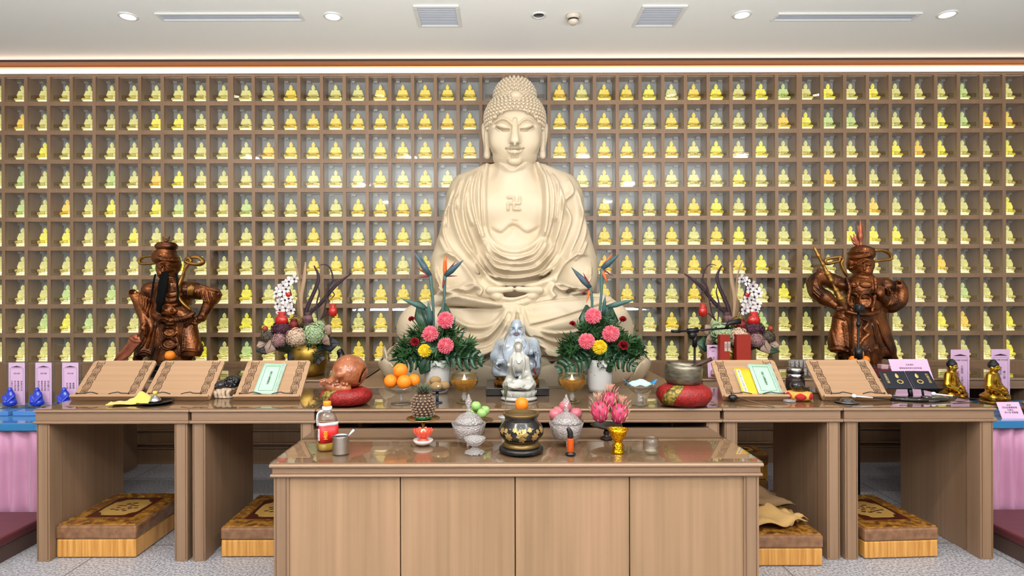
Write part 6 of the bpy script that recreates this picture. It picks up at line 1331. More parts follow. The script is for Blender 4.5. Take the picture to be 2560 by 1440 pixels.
MB().tube([(0, 0, .02), (0, 0, L(1737, 850).z)], .008).build('pole', M_blk, t); MB().tube([(0, 0, L(0, 872).z), (0, 0, L(0, 838).z)], .017).ball(L(1730, 838), .028, 14).tube([L(1745, 825), L(1718, 828)], .018).build('joint', M_blk, t)
MB().tube([L(1678, 828), L(1700, 828.5)], .010).tube([L(1700, 828.5), L(1828, 820)], .0065).build('boom', M_blk, t); MB().tube([L(1815, 822), L(1822, 808), L(1850, 803)], [.012, .014, .02]).build('clip', M_blk, t); MB().lathe([(.13, 0), (.13, .012), (.02, .03), (.012, .05)], seg=32).build('base', M_blk, t)
# ================================================================ flower arrangements
M_lf = mat('dark_leaf', '1c3a28', .35, noise=((30, 30, 30), '2c5238'), coat=.2); M_lf2 = mat('mid_leaf', '24482a', .5, noise=((40, 40, 40), '365c2c')); M_pal = mat('blue_green_stem', '40605c', .45)
M_mumc = mat('coral_mum', 'e0566c', .6, noise=((25, 25, 25), 'ee7c8a')); M_mumy = mat('yellow_mum', 'e8c41a', .6); M_carn = mat('crimson_carnation', '8a0c1c', .6)
M_vase = mat('white_vase', 'c4c2c0', .5); M_gpot = mat('brass_pot', 'a8863c', .28, .9, bump=((12, 12, 12), .15, .01)); M_blkleaf = mat('black_leaf', '24262a', .45, bump=((60, 60, 60), .4))
M_twig = mat('twig', '34202a', .6); M_straw = mat('dry_blade', 'a88a6c', .7); M_orch = mat('orchid_white', 'e2dcdc', .5); M_orc = mat('orchid_heart', '4a1c30', .5); M_red = mat('red_ornament', 'b81c14', .25, coat=.5)
def mum(c, R, m, parent, seed, name='chrysanthemum', n=190, fl=.9):
    rnd = random.Random(seed); b = MB()
    b.ball((0, 0, 0), R * .62, 12)
    for i in range(n):
        z = 1 - 1.75 * (i + .5) / n; a = i * 2.39996; r = math.sqrt(max(0, 1 - z * z)); d = Vector((r * math.cos(a), r * math.sin(a), z)); t_ = Vector((-math.sin(a), math.cos(a), 0)); up = d.cross(t_)
        L_ = R * (.95 + .1 * rnd.random()); w = R * .075; j = t_ * (rnd.random() - .5) * R * .12 + up * (rnd.random() - .5) * R * .1
        b.add([d * R * .5 - t_ * w * .6, d * R * .5 + t_ * w * .6, d * L_ * .88 + t_ * w + j, d * L_ + up * -w * .8 + j * 1.3, d * L_ * .88 - t_ * w + j], [(0, 1, 2, 3, 4)], 0, True)
    if fl != 1: b.v = [(x, y, z * fl) for x, y, z in b.v]
    o = b.build(name, m, parent, c); o.rotation_euler = (1.1, 0, rnd.random() - .5); return o
def carnation(c, R, m, parent, seed, name='carnation'):
    rnd = random.Random(seed); b = MB()
    for i in range(26):
        a = i * 2.4; e = .2 + 1.2 * rnd.random(); d = Vector((math.cos(a) * math.cos(e), math.sin(a) * math.cos(e), math.sin(e))); t_ = Vector((-math.sin(a), math.cos(a), 0)); rows = []
        for k in range(3): rows.append([d * R * (.2 + .42 * k) + t_ * R * (u * (.15 + .2 * k)) + Vector((0, 0, R * .08 * math.sin(u * 9 + i))) for u in (-1, -.5, 0, .5, 1)])
        b.sheet(rows)
    o = b.build(name, m, parent, c); o.rotation_euler = (.9, 0, 0); return o
def monstera(base, tip, w, parent, m, seed=0, droop=.03, name='leaf', cuts=5, face=(0, -1, .35)):
    base, tip = Vector(base), Vector(tip); ax = tip - base; f = Vector(face).normalized(); sd = ax.cross(f).normalized(); nn = sd.cross(ax).normalized(); b = MB()
    for s_ in (-1, 1):
        for k in range(cuts):
            v0, v1 = k / cuts + .012, (k + 1) / cuts - .03 * (k > 0); rows = []
            for q in range(3):
                v = v0 + (v1 - v0) * q / 2; wd = w * math.sin(math.pi * (.12 + .86 * v ** .9)) ** .7; row = []
                for i in range(6):
                    u = i / 5; shrink = 1 if u < .45 else 1; vv = v + (.13 * u * u); cut = (v1 - v0) * .14 * u * (1 - q) if cuts > 1 else 0
                    p = base + ax * (min(1, vv + cut)) + sd * s_ * wd * u * (1 - .15 * abs(q - 1) * (u > .9)) + nn * (-.25 * wd * u * u - droop * v * v + .01 * math.sin(v * 20)); row.append(p)
                rows.append(row)
            b.sheet(rows if s_ > 0 else [r[::-1] for r in rows], th=.0012)
    b.tube([base, base + ax * .5 - nn * droop * .25, tip - nn * droop], [.004, .003, .001], 6); return b.build(name, m, parent)
def tuft(c, R, parent, m, seed, n=90, d0=(0, 0, 1), sp=1.0, L_=.06, name='greenery'):
    rnd = random.Random(seed); b = MB()
    for i in range(n):
        d = Vector((rnd.gauss(0, 1), rnd.gauss(0, 1), rnd.gauss(0, 1))).normalized() * sp + Vector(d0); d.normalize(); s0 = Vector(c) + Vector((rnd.gauss(0, .45), rnd.gauss(0, .45), rnd.gauss(0, .35))) * R
        t_ = d.cross(Vector((rnd.random(), rnd.random(), rnd.random()))).normalized(); l = L_ * (.5 + rnd.random()); w = l * .07
        for k in range(3):
            e = (d + t_ * (k - 1) * .7).normalized(); b.add([s0 - t_ * w, s0 + t_ * w, s0 + e * l * .6 + t_ * w * 1.3, s0 + e * l, s0 + e * l * .6 - t_ * w * 1.3], [(0, 1, 2, 3, 4)])
    o = b.build(name, m, parent); o['kind'] = 'stuff'; return o
def bird(parent, base, neck, tips, name='bird_of_paradise'):
    """strelitzia: stem, beak and upright petals. tips = [(point, radius, material)]"""
    b = MB(); b.tube(smooth_path([base, (Vector(base) + Vector(neck)) / 2 + Vector((.008, 0, 0)), neck], 5), [.007, .008, .011], 8); o = b.build(name, M_pal, parent)
    for p, r, m, pn in tips: MB().tube([neck, Vector(neck).lerp(Vector(p), .35), Vector(neck).lerp(Vector(p), .7), p], [r * .7, r, r * .6, .001], 6, flat=.45, up=(0, 1, 0)).build(pn, m, o)
    return o
M_flame = mat('orange_petal', 'd05a18', .5); M_blueb = mat('blue_grey_beak', '4a5868', .45, noise=((20, 20, 20), '2c4a4c')); M_maro = mat('maroon_petal', '6a1c24', .5)
def front_vase(pxc, mir, label):
    Y = onB(pxc, 978 if not mir else 982)[1] - .0; Y = 3.62; base = P(pxc, 0, Y); t = thing('flower_vase', label, 'flower arrangement', (base[0], Y, HB), group='white vases of mums and birds of paradise')
    X = lambda x, y, d=0: Vector(P(x, y, Y + d)) - Vector((base[0], Y, HB)); k = Y / F; sg = -1 if mir else 1
    MB().lathe([(25 * k, 0), (28 * k, 10 * k), (34 * k, 62 * k), (36 * k, 82 * k), (33 * k, 82 * k), (30 * k, 60 * k), (0, 50 * k)], seg=40).build('vase', M_vase, t)
    return t, X, k
def fv(t, X, k, mums, carn, leaves, birds, tufts):
    for i, (x, y, R, m, d) in enumerate(mums): mum(X(x, y, d), R * k, m, t, i + int(x))
    for i, (x, y, R, d) in enumerate(carn): carnation(X(x, y, d), R * k, M_carn, t, i + int(x)); 
    for i, (a, b_, w, cuts, d0, d1) in enumerate(leaves): monstera(X(*a, d0), X(*b_, d1), w * k, t, M_lf, i, cuts=cuts)
    for nk, tips, bs in birds: bird(t, X(*bs, .02), X(*nk, .02), [(X(x, y, dd), r * k, m, pn) for x, y, r, m, pn, dd in tips])
    for i, (x, y, R, n, dx, L_) in enumerate(tufts): tuft(X(x, y, -.01), R * k, t, M_lf2, i, n, (dx, -.3, .1), 1.1, L_)
    st = MB()
    for x, y, R, m, d in mums: st.tube([X(x, y, d + .01), X(t.get('cx', x), 905, 0)], .004, 6)
    for x, y, R, d in carn: st.tube([X(x, y, d), (X(x, y, d) + X(t['cx'], 880, 0)) / 2 + Vector((0, 0, .02)), X(t['cx'], 905, 0)], .003, 6)
    st.build('stems', M_lf2, t); MB().ball(X(t['cx'], 878, .02), (42 * k, .08, 34 * k), 14, wob=lambda p: 1 + .15 * math.sin(p.x * 9) * math.sin(p.z * 11)).build('foam_greenery', M_lf, t)
t, X, k = front_vase(1091, 0, 'white vase with coral and yellow mums left of the porcelain statues'); t['cx'] = 1090
fv(t, X, k, [(1114, 800, 22, M_mumc, -.08), (1076, 834, 21, M_mumc, -.09), (1114, 864, 21, M_mumc, -.11), (1062, 877, 17, M_mumy, -.12)], [(1029, 799, 8, -.02), (1037, 856, 11, -.08)],
   [((1080, 850), (1046, 752), 26, 1, .04, .05), ((1110, 840), (1112, 758), 20, 1, .06, .07), ((1108, 888), (1205, 898), 34, 6, -.06, -.12), ((1060, 890), (992, 915), 26, 5, -.05, -.1), ((1130, 870), (1176, 852), 14, 3, 0, 0), ((1072, 890), (1050, 935), 18, 1, -.08, -.1)],
   [((1076, 690), [(1034, 628, 9, M_blueb, 'beak', .0), (1050, 634, 5, M_pal, 'petal', .02), (1042, 694, 3, M_maro, 'petal', 0), (1040, 668, 3, M_maro, 'petal', 0)], (1084, 850)), ((1112, 690), [(1159, 650, 9, M_blueb, 'beak', -.02), (1110, 642, 5, M_flame, 'petal', 0), (1116, 640, 5, M_flame, 'petal', .02), (1138, 654, 4, M_maro, 'petal', 0), (1144, 690, 2.5, M_maro, 'petal', 0), (1106, 722, 4, M_maro, 'petal', 0)], (1102, 800)),
    ((1066, 772), [(1000, 745, 8, M_pal, 'beak', -.02)], (1074, 815)), ((1077, 815), [(1070, 752, 9, M_pal, 'bract', -.02)], (1078, 840)), ((1150, 850), [(1164, 818, 3, M_pal, 'blade', 0)], (1120, 900)), ((1132, 830), [(1138, 790, 4, M_pal, 'blade', 0)], (1110, 880))],
   [(1020, 880, 26, 150, -1, .06), (1150, 880, 30, 150, 1, .06), (1090, 895, 40, 170, 0, .05), (1040, 840, 24, 80, -.4, .05), (1120, 830, 20, 60, .3, .05), (1092, 850, 30, 120, 0, .04)])
t, X, k = front_vase(1497, 1, 'white vase with coral and yellow mums right of the porcelain statues'); t['cx'] = 1496
fv(t, X, k, [(1483, 790, 21, M_mumc, -.08), (1527, 834, 22, M_mumc, -.09), (1467, 853, 21, M_mumc, -.11), (1499, 868, 19, M_mumy, -.12)], [(1431, 811, 8, -.02), (1557, 800, 9, .0), (1558, 866, 13, -.08)],
   [((1476, 850), (1468, 762), 24, 1, .04, .05), ((1512, 840), (1530, 768), 26, 1, .06, .07), ((1480, 890), (1396, 925), 34, 6, -.06, -.12), ((1530, 888), (1592, 915), 26, 5, -.05, -.1), ((1510, 890), (1530, 930), 18, 1, -.08, -.1)],
   [((1476, 720), [(1428, 668, 9, M_blueb, 'beak', 0), (1458, 682, 4, M_maro, 'petal', 0), (1449, 736, 3, M_maro, 'petal', 0), (1466, 757, 4, M_flame, 'petal', 0)], (1478, 790)), ((1504, 672), [(1548, 636, 9, M_blueb, 'beak', -.02), (1532, 632, 5, M_flame, 'petal', 0), (1518, 706, 5, M_flame, 'petal', 0), (1533, 690, 3, M_maro, 'petal', 0)], (1496, 800)),
    ((1516, 768), [(1590, 748, 8, M_pal, 'beak', -.02)], (1508, 800)), ((1508, 790), [(1513, 738, 7, M_pal, 'bract', -.02)], (1505, 830)), ((1440, 850), [(1424, 825, 4, M_pal, 'blade', 0)], (1470, 900))],
   [(1430, 872, 26, 150, -1, .06), (1566, 872, 30, 150, 1, .06), (1500, 898, 40, 170, 0, .05), (1500, 820, 34, 120, .2, .05), (1545, 850, 24, 80, .4, .05), (1460, 830, 20, 60, -.3, .05)])
# big arrangements with orchids in brass pots
def puff(c, r, parent, cols, seed, n=330, name='hydrangea'):
    rnd = random.Random(seed); b = MB(); rx, ry, rz = r; b.ball((0, 0, 0), (rx * .8, ry * .8, rz * .8), 12)
    for i in range(n):
        z = 1 - 1.8 * (i + .5) / n; a = i * 2.39996; q = math.sqrt(1 - z * z); d = Vector((q * math.cos(a), q * math.sin(a), z)); t_ = Vector((-math.sin(a), math.cos(a), 0)); up = d.cross(t_); s_ = rx * (.10 + .05 * rnd.random()); k = .85 + .2 * rnd.random()
        c0 = Vector((d.x * rx, d.y * ry, d.z * rz)) * k; an = rnd.random() * 3
        for w in range(4):
            e = t_ * math.cos(an + w * 1.571) + up * math.sin(an + w * 1.571); f = t_ * math.cos(an + w * 1.571 + .8) + up * math.sin(an + w * 1.571 + .8); g_ = t_ * math.cos(an + w * 1.571 - .8) + up * math.sin(an + w * 1.571 - .8)
            b.add([c0, c0 + g_ * s_ * .7 + d * s_ * .2, c0 + e * s_ + d * s_ * .1, c0 + f * s_ * .7 + d * s_ * .2], [(0, 1, 2, 3)], 0)
    return b.build(name, cols, parent, c)
def protea(c, R, m, parent, name='protea'):
    b = MB(); b.ball((0, 0, 0), (R * .75, R * .75, R * .85), 14)
    for ring in range(5):
        n = 14; z0 = -.8 + ring * .32
        for i in range(n):
            a = 2 * math.pi * (i + .5 * (ring % 2)) / n; r = R * (.85 - .1 * ring); o = Vector((math.cos(a), math.sin(a), 0)); t_ = Vector((-math.sin(a), math.cos(a), 0)); w = R * .17; b.add([o * r * .8 + Vector((0, 0, z0 * R)) - t_ * w, o * r * .8 + Vector((0, 0, z0 * R)) + t_ * w, o * r * 1.08 + Vector((0, 0, (z0 + .35) * R)) + t_ * w * .8, o * r * .9 + Vector((0, 0, (z0 + .62) * R)), o * r * 1.08 + Vector((0, 0, (z0 + .35) * R)) - t_ * w * .8], [(0, 1, 2, 3, 4)], 0, True)
    o = b.build(name, m, parent, c); return o
def orchids(parent, stem, pts, k):
    st = MB().tube(smooth_path(stem, 6), .0035, 6).build('orchid_stem', M_twig, parent)
    for i, p in enumerate(pts):
        b = MB(); rnd = random.Random(i); R = 12.5 * k
        for w in range(5):
            a = w * 1.2566 + .3; s_ = 1 if w % 2 else .8; q = [(0, 0, 0)]
            for j, (rr, da) in enumerate(((.6, -.42), (1, -.3), (1.05, 0), (1, .3), (.6, .42))): q.append((R * rr * s_ * math.cos(a + da * 1.3), -R * .15 * rr, R * rr * s_ * math.sin(a + da * 1.3)))
            b.add(q, [(0, 1, 2, 3, 4, 5)], 0)
        b.ball((0, -R * .18, -R * .05), R * .22, 6, 1)
        o = b.build('orchid', [M_orch, M_orc], st, p); o.rotation_euler = (rnd.uniform(-.3, .3), 0, rnd.uniform(-.5, .5))
def anthurium(a, b_, w, parent, m): monstera(a, b_, w, parent, m, cuts=1, droop=.0, name='anthurium', face=(0, -1, .2))
M_pinkf = mat('dusty_pink', 'b08a86', .7, noise=((50, 50, 50), '8a6468')); M_cr = mat('cream_pink', 'c8a890', .7, noise=((60, 60, 60), 'e0c4ac')); M_gr = mat('pale_green', '8fa87a', .7, noise=((60, 60, 60), 'b4c49c')); M_plum = mat('plum', '3c1c2a', .7, noise=((60, 60, 60), '5c3040')); M_prot = mat('protea_mauve', '5a3a3e', .7, noise=((40, 40, 40), '7a5a58')); M_ant = mat('anthurium_tan', 'a08474', .35, coat=.3)
M_must = mat('mustard', '8a7040', .8); M_rprot = mat('protea_red', '7a2420', .6)
def arrangement(pxc, mir, label):
    Y = 4.42; f = (lambda x: 2 * 1294.5 - x) if mir else (lambda x: x); base = P(pxc, 0, Y); t = thing('flower_arrangement', label, 'flower arrangement', (base[0], Y, HB), group='orchid arrangements in brass pots'); k = Y / F
    X = lambda x, y, d=0: Vector(P(f(x), y, Y + d)) - Vector((base[0], Y, HB))
    MB().lathe([(36 * k, 0), (42 * k, 12 * k), (46 * k, 42 * k), (45 * k, 62 * k), (38 * k, 78 * k), (42 * k, 86 * k), (39 * k, 86 * k), (34 * k, 76 * k), (0, 70 * k)], seg=40).build('pot', M_gpot, t)
    MB().ball(X(752, 850), (75 * k, .10, 34 * k), 16, wob=lambda p: 1 + .12 * math.sin(p.x * 13) * math.sin(p.z * 11)).build('foliage_mass', M_lf, t)
    puff(X(742, 844, -.13), (26 * k, .06, 24 * k), t, M_cr, 1); puff(X(785, 836, -.11), (28 * k, .07, 30 * k), t, M_gr, 2); puff(X(698, 851, -.12), (19 * k, .05, 19 * k), t, M_pinkf, 3); puff(X(705, 822, -.08), (26 * k, .06, 19 * k), t, M_plum, 4); puff(X(672, 842, -.06), (20 * k, .05, 17 * k), t, mat('brown_grey', '6a5e50', .8, noise=((60, 60, 60), '4a4038')), 5); puff(X(742, 806, -.02), (22 * k, .05, 18 * k), t, M_must, 6, 100, 'dried_flower')
    puff(X(800, 815, -.06), (16 * k, .05, 16 * k), t, M_gr, 8, 90)
    protea(X(770, 798, -.10), 16 * k, M_prot, t); protea(X(735, 812, -.08), 14 * k, M_rprot, t)
    for a, b_, w, d in (((800, 846), (826, 812), 15, -.08), ((806, 856), (824, 846), 17, -.14), ((680, 850), (668, 884), 17, -.12), ((664, 858), (642, 866), 13, -.08)): anthurium(X(*a, d), X(*b_, d - .02), w * k, t, M_ant)
    for a, b_, w, c_ in (((760, 870), (720, 905), 26, 1), ((790, 862), (842, 856), 20, 1), ((700, 868), (640, 876), 12, 1), ((775, 872), (800, 900), 20, 4)): monstera(X(*a, -.08), X(*b_, -.15), w * k, t, M_blkleaf if not mir else M_lf, cuts=c_)
    tuft(X(780, 872, -.05), 30 * k, t, M_lf, 5, 90, (0, -.4, -.2), 1, .05)
    for i, (pts, r, m) in enumerate((([(763, 800), (768, 770), (796, 700), (785, 664)], 5.5, M_twig), ([(764, 790), (800, 760), (838, 715), (878, 684)], 5.5, M_twig), ([(795, 808), (810, 780), (820, 722), (832, 700), (826, 672), (812, 661), (798, 664)], 2.5, M_twig), ([(795, 810), (792, 760), (798, 732), (796, 716)], 2.2, M_twig), ([(800, 802), (815, 786), (822, 784)], 1.8, M_twig), ([(822, 722), (836, 736), (826, 748)], 1.6, M_twig),
                                     ([(755, 800), (752, 745), (760, 700), (764, 655)], 6.5, M_straw), ([(752, 800), (748, 760), (750, 745)], 10, M_straw), ([(756, 790), (745, 690), (733, 652)], 2.5, M_straw), ([(752, 780), (746, 720), (740, 690)], 2, M_straw))):
        MB().tube(smooth_path([X(x, y, .0 + .02 * math.sin(i * 2)) for x, y in pts], 6), [r * k * .5, r * k, r * k * .9, r * k * .3], 6, flat=.4, up=(0, 1, 0)).build('branch' if m is M_twig else 'dry_blade', m, t)
    orchids(t, [X(745, 800), X(735, 770), X(728, 735), X(722, 708), X(740, 696), X(750, 700)], [X(x, y, -.05 - .01 * (i % 3)) for i, (x, y) in enumerate([(736, 697), (722, 704), (708, 714), (698, 723), (692, 734), (715, 722), (704, 742), (695, 760), (712, 750), (726, 755), (700, 774), (714, 770), (728, 776), (722, 746), (706, 730)])], k)
    o = MB(); c = X(832, 776, -.06); o.lathe([(0, -16 * k), (9 * k, -13 * k), (11 * k, -2 * k), (9 * k, 6 * k), (5 * k, 8 * k), (9 * k, 15 * k), (0, 15 * k)], tuple(c), 12, sy=.7); o.tube([c + Vector((0, 0, 15 * k)), X(831, 740, -.03)], .0012, 4); o.build('hanging_ornament', M_red, t)
    o = MB(); c = X(704, 800, -.1); o.lathe([(0, -14 * k), (14 * k, -9 * k), (16 * k, 0), (12 * k, 9 * k), (6 * k, 11 * k), (11 * k, 20 * k), (0, 20 * k)], tuple(c), 12, sy=.6); o.build('red_charm', M_red, t); MB().ball(tuple(X(720, 736, -.06)), (8 * k, .01, 7 * k), 8).build('red_charm', M_red, t)
    MB().ball(X(663, 822, -.05), (7 * k, 7 * k, 8 * k), 12).tube([X(663, 822, -.05), X(690, 850, -.05)], .002, 5).build('red_bud', mat('bud_red', '9a3c22', .4), t); return t
arrangement(770, False, 'tall orchid and hydrangea arrangement in a brass pot, left of the large statue')
arrangement(1818, True, 'tall orchid and hydrangea arrangement in a brass pot, behind the two red boxes')
# ================================================================ ceiling fittings
M_wm = mat('white_metal', 'd8d8d4', .5)
def onC(px, py):
    u, v = unroll(px, py); y = (CH - CEIL) * F / v; return (u * y / F, y, CEIL)
for i, (px, py) in enumerate(((320, 40), (832, 40), (1855, 36), (2368, 35))):
    p = onC(px, py); t = thing('ceiling_downlight', f'round lit recessed downlight, {["first", "second", "third", "fourth"][i]} bright one from the left', 'downlight', p, group='lit ceiling downlights')
    MB().lathe([(.062, 0), (.062, -.006), (.048, -.008), (.046, 0)], seg=32, cap=False).build('trim_ring', M_wm, t); MB().lathe([(.047, -.003), (.03, -.006), (0, -.007)], seg=24).build('lamp_face', mat('lamp_white', 'ffffff', .5, emit='fff6ec', es=12), t)
    spot('downlight_beam', (p[0], p[1], CEIL - .02), (p[0], p[1] + .25, 0), 26, 70, blend=1)
p = onC(1347, 38); t = thing('ceiling_downlight', 'small unlit round recessed downlight near the detector', 'downlight', p); MB().lathe([(.05, 0), (.05, -.006), (.038, -.006), (.034, .0)], seg=30, cap=False).build('trim_ring', M_wm, t); MB().lathe([(.036, -.001), (.0, -.0015)], seg=20).build('lamp_face', mat('dark_lens', '2a2624', .2), t)
p = onC(1433, 38); t = thing('ceiling_detector', 'round white detector hanging from the ceiling right of the unlit downlight', 'detector', p); MB().lathe([(.05, 0), (.05, -.015), (.036, -.022), (.034, -.05), (.022, -.062), (0, -.064)], seg=30).build('housing', mat('detector_white', 'cbbfae', .5), t); MB().lathe([(.037, -.028), (.038, -.034), (.037, -.040)], seg=30, cap=False).build('vent_ring', mat('dark_lens', '2a2624'), t)
def vent(x0, x1, y0, y1, slats, label, name, fr=.022):
    t = thing(name, label, 'air vent', ((x0 + x1) / 2, (y0 + y1) / 2, CEIL)); w, d = (x1 - x0) / 2, (y1 - y0) / 2
    MB().box(-w, w, -d, -d + fr, -.012, 0).box(-w, w, d - fr, d, -.012, 0).box(-w, -w + fr, -d + fr, d - fr, -.012, 0).box(w - fr, w, -d + fr, d - fr, -.012, 0).build('frame', M_wm, t, bevel=.002)
    MB().box(-w + fr, w - fr, -d + fr, d - fr, -.0015, -.0005).build('backing', mat('vent_dark', '7c7674', .8), t); m = MB()
    for i in range(slats):
        y = -d + fr + (2 * d - 2 * fr) * (i + .5) / slats; s_ = (2 * d - 2 * fr) / slats * .24; m.add([(-w + fr, y - s_, -.004), (w - fr, y - s_, -.004), (w - fr, y + s_, -.007), (-w + fr, y + s_, -.007)], [(0, 1, 2, 3)])
    m.build('slats', mat('slat_grey', 'c8ced8', .5), t)
for xs, lb in (((1038, 1152), 'left of the statue head'), ((1590, 1706), 'right of the statue head')):
    a, b_ = onC(xs[0], 12), onC(xs[0] + 8, 65); vent(onC((xs[0] + xs[1]) / 2, 38)[0] - .15, onC((xs[0] + xs[1]) / 2, 38)[0] + .15, a[1], b_[1], 11, 'square white slatted ceiling vent, ' + lb, 'square_vent')
for xs, lb in (((392, 760), 'at the left'), ((1928, 2302), 'at the right')):
    a, b_ = onC(xs[0], 31), onC(xs[0], 50); xm = onC((xs[0] + xs[1]) / 2, 40)[0]; vent(xm - .49, xm + .49, a[1], b_[1], 3, 'long narrow slot air vent in the ceiling ' + lb, 'slot_vent', .016)
# ================================================================ blue side tables, benches, kneeling cushions
M_blue = mat('blue_edge', '2a74aa', .3); M_bgl = mat('blue_top', '4a84b8', .15, coat=.6); M_skirt = mat('pink_satin', 'b87ea0', .5, sheen=.3, noise=((3, 3, 3), 'c48cac'))
HT = .642
for sg, x0, x1 in ((-1, -4.7, -2.56), (1, 2.66, 4.8)):
    t = thing('offering_table', 'blue-topped table with pleated pink skirt at the ' + ('left' if sg < 0 else 'right') + ' edge of the picture', 'table', ((x0 + x1) / 2, 3.5, 0), group='blue and pink side tables'); w = (x1 - x0) / 2
    MB().box(-w, w, 0, .65, HT - .045, HT - .006).build('table_top', M_blue, t, bevel=.002); MB().box(-w, w, .0, .65, HT - .006, HT).build('glass_top', M_bgl, t)
    rows = []
    for j in range(5):
        v = j / 4; rows.append([(-w + 2 * w * i / 240, .03 + (.012 + .016 * v) * math.sin(i * .62 + 1.2 * math.sin(i * .13)) , (HT - .046) * (1 - v) + .004) for i in range(241)])
    MB().sheet(rows, th=-.004).build('skirt', M_skirt, t)
    for a in (-w + .1, w - .14): MB().box(a, a + .04, .5, .54, 0, HT - .045).build('leg', M_wall, t)
for sg, x0, x1 in ((-1, -4.8, -2.57), (1, 2.685, 4.9)):
    t = thing('kneeling_bench', 'low bench with dark maroon padded top before the ' + ('left' if sg < 0 else 'right') + ' pink-skirted table', 'bench', ((x0 + x1) / 2, 2.4, 0), group='maroon kneeling benches'); w = (x1 - x0) / 2
    MB().box(-w, w, 0, 1.08, .085, .135).build('padded_top', mat('maroon_leather', '5a2c30', .4, bump=((20, 20, 20), .1)), t, bevel=.012); MB().box(-w + .01, w - .01, .01, 1.07, 0, .085).build('base', mat('bench_brown', '4e3a34', .6), t, bevel=.002)
# acrylic name stands with blue figures on clear boxes
s = Sculpt((-.05, -.045, 0), (.05, .045, .13), .0025); s.ell((0, 0, .03), (.042, .034, .026), .01); s.ell((0, .004, .066), (.03, .024, .04), .015); s.ell((0, 0, .108), (.014, .014, .018), .01); s.cap((-.03, -.01, .07), (-.01, -.03, .04), .010, .008, .006); s.cap((.03, -.01, .07), (.01, -.03, .04), .010, .008, .006)
bfm = s.mesh('figure_body'); bfm.materials.append(mat('cobalt_glass', '1c3cc8', .12, trans=.2, coat=.6))
for px, lb, tx in ((40, 'leftmost of the three', ['王美玉安康', '李文清吉祥', '陳建國如意', '林淑芬平安']), (107, 'middle of the three', ['張志明安康', '黃秀英吉祥', '吳家豪如意', '周玉蘭平安']), (174, 'rightmost of the three', ['許文德', '蔡美雲', '鄭國華'])):
    y0 = 3.86; k = y0 / F; x = P(px, 0, y0)[0]; zb = P(px, 1016, y0)[2]
    t = thing('clear_box', 'clear box with blue bottom under the pink name stand, ' + lb, 'box', (x, y0 - .08, HT), group='clear blue boxes'); MB().box(-.072, .072, -.08, .10, .001, max(.03, zb - HT)).build('box_body', mat('blue_clear', '5a92d8', .1, alpha=.75), t, bevel=.003)
    zb = HT + max(.03, zb - HT); t = thing('name_stand', 'clear upright stand with pink name paper, ' + lb, 'stand', (x, y0, zb), group='pink name stands at the left')
    hh = P(px, 905, y0)[2] - zb; MB().box(-.068, .068, 0, .006, 0, hh + .004).box(-.068, .068, -.07, 0, 0, .004).build('acrylic_plate', M_acr, t)
    ca = MB().box(-.052, .052, -.002, -.0005, .01, hh - .004).build('name_paper', M_pink, t)
    m = MB()
    for q in ((-.042, .042, .02, .021), (-.042, .042, hh * .86, hh * .86 + .001), (-.042, -.041, .02, hh * .86), (.041, .042, .02, hh * .86)): m.box(q[0], q[1], -.0026, -.002, q[2], q[3])
    m.add([(-.038, -.0026, hh * .86 + .006), (.038, -.0026, hh * .86 + .006), (0, -.0026, hh * .86 + .016)], [(0, 1, 2)]); m.build('print_frame', M_ink2, ca)
    writing('heading', '消災功德', .010, ca, (0, -.0024, hh * .74), (math.pi / 2, 0, 0), M_ink2)
    for i, ln in enumerate(tx): writing('column_text', ln, .0135, ca, ((i - (len(tx) - 1) / 2) * .0205, -.0024, hh * .46), (math.pi / 2, 0, 0), M_ink2, True)
    t = thing('blue_figurine', 'small seated cobalt blue figurine before the pink paper, ' + lb, 'figurine', (x - .005, y0 - .05, zb + .004), group='cobalt blue figurines'); o = bpy.data.objects.new('figure_body', bfm); COL.objects.link(o); o.parent = t
for px, py, yy, tx, lb in ((2398, 874, 4.13, ['王麗敏', '王建發 王建忠'], 'behind the first gilt seated statue'), (2499, 873, 4.13, ['張伯鈞 林', '嚴彥廷 曾惠', '陳三雅'], 'behind the second gilt seated statue')):
    zt = P(px, py, yy)[2]; card(px, 0, HT, .128, zt - HT, 'tall pink name paper standing ' + lb, tx, .019, rx=0, y=yy, title='消災功德 平安化險', name='name_paper', cat='card')
card(2534, 1038, HT, .135, .10, 'small pink card leaning on the blue table before the second gilt statue', ['吉祥', '消災延壽藥師佛', '功德主', '周大發 曾惠鳳'], .013, rx=-.45, vertical=False, roof=False, y=3.56)
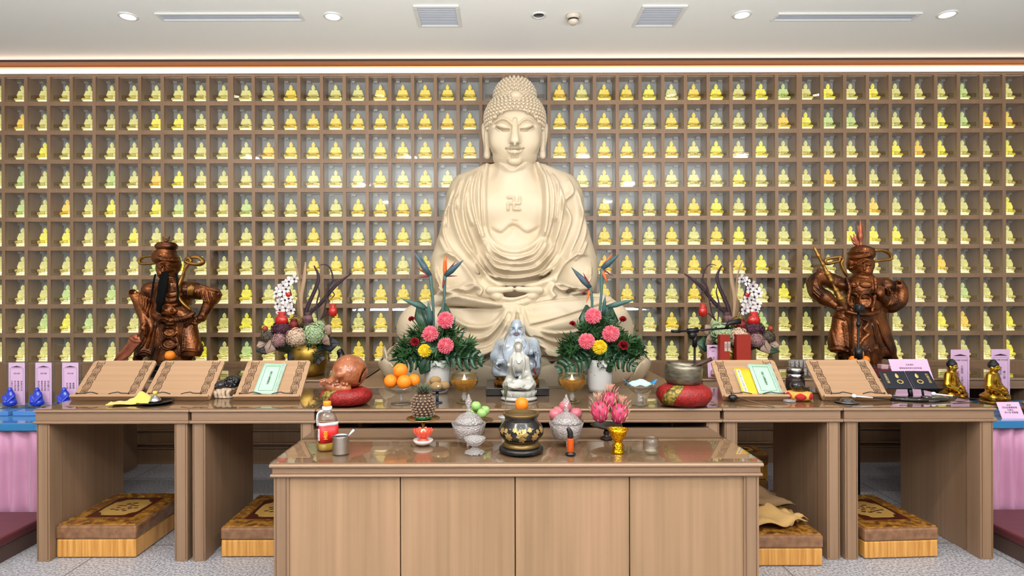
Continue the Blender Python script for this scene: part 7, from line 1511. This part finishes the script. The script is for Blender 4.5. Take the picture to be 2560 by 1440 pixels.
# kneeling cushions in brocade
M_kt = mat('cushion_brocade', '5a3010', .25, coat=.6, noise=((30, 30, 30), 'a8742c', 5)); M_kb = mat('cushion_band', '6e4a30', .2, coat=.7, noise=((25, 25, 25), '8a6242')); M_ks = mat('cushion_gold', 'b47830', .3, coat=.6, noise=((70, 20, 3), 'd49c50')); M_ctr = mat('cushion_centre', 'b8904c', .25, coat=.6); M_dk = mat('cushion_dark', '4a1c10', .3, coat=.5)
def kneeler(c, w, d, h, rz, label):
    t = thing('kneeling_cushion', label, 'cushion', c, rz, 'plastic-wrapped kneeling cushions'); w /= 2
    MB().box(-w, w, 0, d, .004, h * .56).build('lower_block', M_ks, t, bevel=.006); MB().box(-w - .004, w + .004, -.004, d + .004, h * .56, h - .004).build('upper_pad', M_kb, t, bevel=.012)
    tp = MB().box(-w + .006, w - .006, .006, d - .006, h - .006, h).build('top_cover', M_kt, t, bevel=.002)
    MB().box(-w * .62, w * .62, d * .2, d * .82, h, h + .001).build('dark_border', M_dk, tp); m = MB(); cy_ = d * .51; a, b_ = w * .52, d * .25; out = []
    for i in range(40):
        an = 2 * math.pi * i / 40; ca, sa = math.cos(an), math.sin(an); e = .55 + .0; x = a * math.copysign(abs(ca) ** e, ca); y = b_ * math.copysign(abs(sa) ** e, sa); rr = 1 - .10 * (abs(math.sin(2 * an)) > .9); out.append((x * rr, cy_ + y * rr, h + .0012))
    m.add(out, [tuple(range(40))]); m.build('centre_panel', M_ctr, tp)
    m = MB()
    for i in range(14): an = i * 2.4; r = .12 + .035 * i ** .9 / 1.5; m.ball((w * .45 * min(1, r * 2) * math.cos(an), cy_ + d * .2 * min(1, r * 2) * math.sin(an), h + .001), (.016, .010, .001), 8)
    m.build('lotus_print', M_dk, tp); return t
kneeler((-2.122, 3.167, 0), .418, .50, .178, 0, 'brown and gold wrapped kneeling cushion under the leftmost altar table')
x = P(553, 1391, 3.17)[0]; kneeler((x + .21, 3.17, 0), .42, .50, .165, 0, 'wrapped kneeling cushion under the second table, half hidden by the oak cupboard')
x = P(2057, 1418, 3.05)[0]; kc = kneeler((x - .20, 3.05, 0), .40, .5, .165, 0, 'wrapped kneeling cushion under crumpled tan cloths, right of the oak cupboard')
kneeler((P(2254, 1400, 3.14)[0], 3.14, 0), .40, .50, .165, .06, 'wrapped kneeling cushion under the rightmost altar table')
M_tan = mat('tan_cloth', 'a07c48', .9, noise=((5, 5, 5), 'b08c58')); M_tan2 = mat('brown_cloth', '6e5438', .9)
def rag(c, w, d, h, m, seed, label, rz=0):
    rnd = random.Random(seed); ph = [rnd.random() * 6 for _ in range(6)]; rows = []
    for j in range(15):
        v = j / 14; rows.append([((i / 18 - .5) * w * (1 + .12 * math.sin(v * 7 + ph[0])), (v - .5) * d * (1 + .15 * math.sin(i / 18 * 6 + ph[1])), h * (math.sin(math.pi * i / 18) ** .6 * math.sin(math.pi * v) ** .6) + .012 * math.sin(i * .7 + ph[2] + v * 5) + .010 * math.sin(v * 11 + ph[3])) for i in range(19)])
    o = MB().sheet(rows[::-1], th=.004).build('tan_cloth', m, None, c, rot=(0, 0, rz)); return tag(o, label, 'cloth')
rag((x - .20, 3.25, .185), .30, .28, .045, M_tan, 1, 'crumpled tan cloth lying lowest on the kneeling cushion', .2); rag((x - .24, 3.36, .235), .34, .26, .055, M_tan2, 4, 'darker brown cloth heaped on top of the tan cloth'); rag((x - .10, 3.22, .185), .14, .13, .02, M_tan, 7, 'small tan rag at the right of the cloth heap', .5)
xk = P(1866, 1128, 3.95)[0]; kneeler((xk, 3.90, 0), .24, .22, .172, 0, 'lower of two stacked wrapped cushions in the dark gap behind the oak cupboard'); kneeler((xk, 3.90, .174), .24, .22, .172, 0, 'upper of two stacked wrapped cushions in the dark gap behind the oak cupboard')
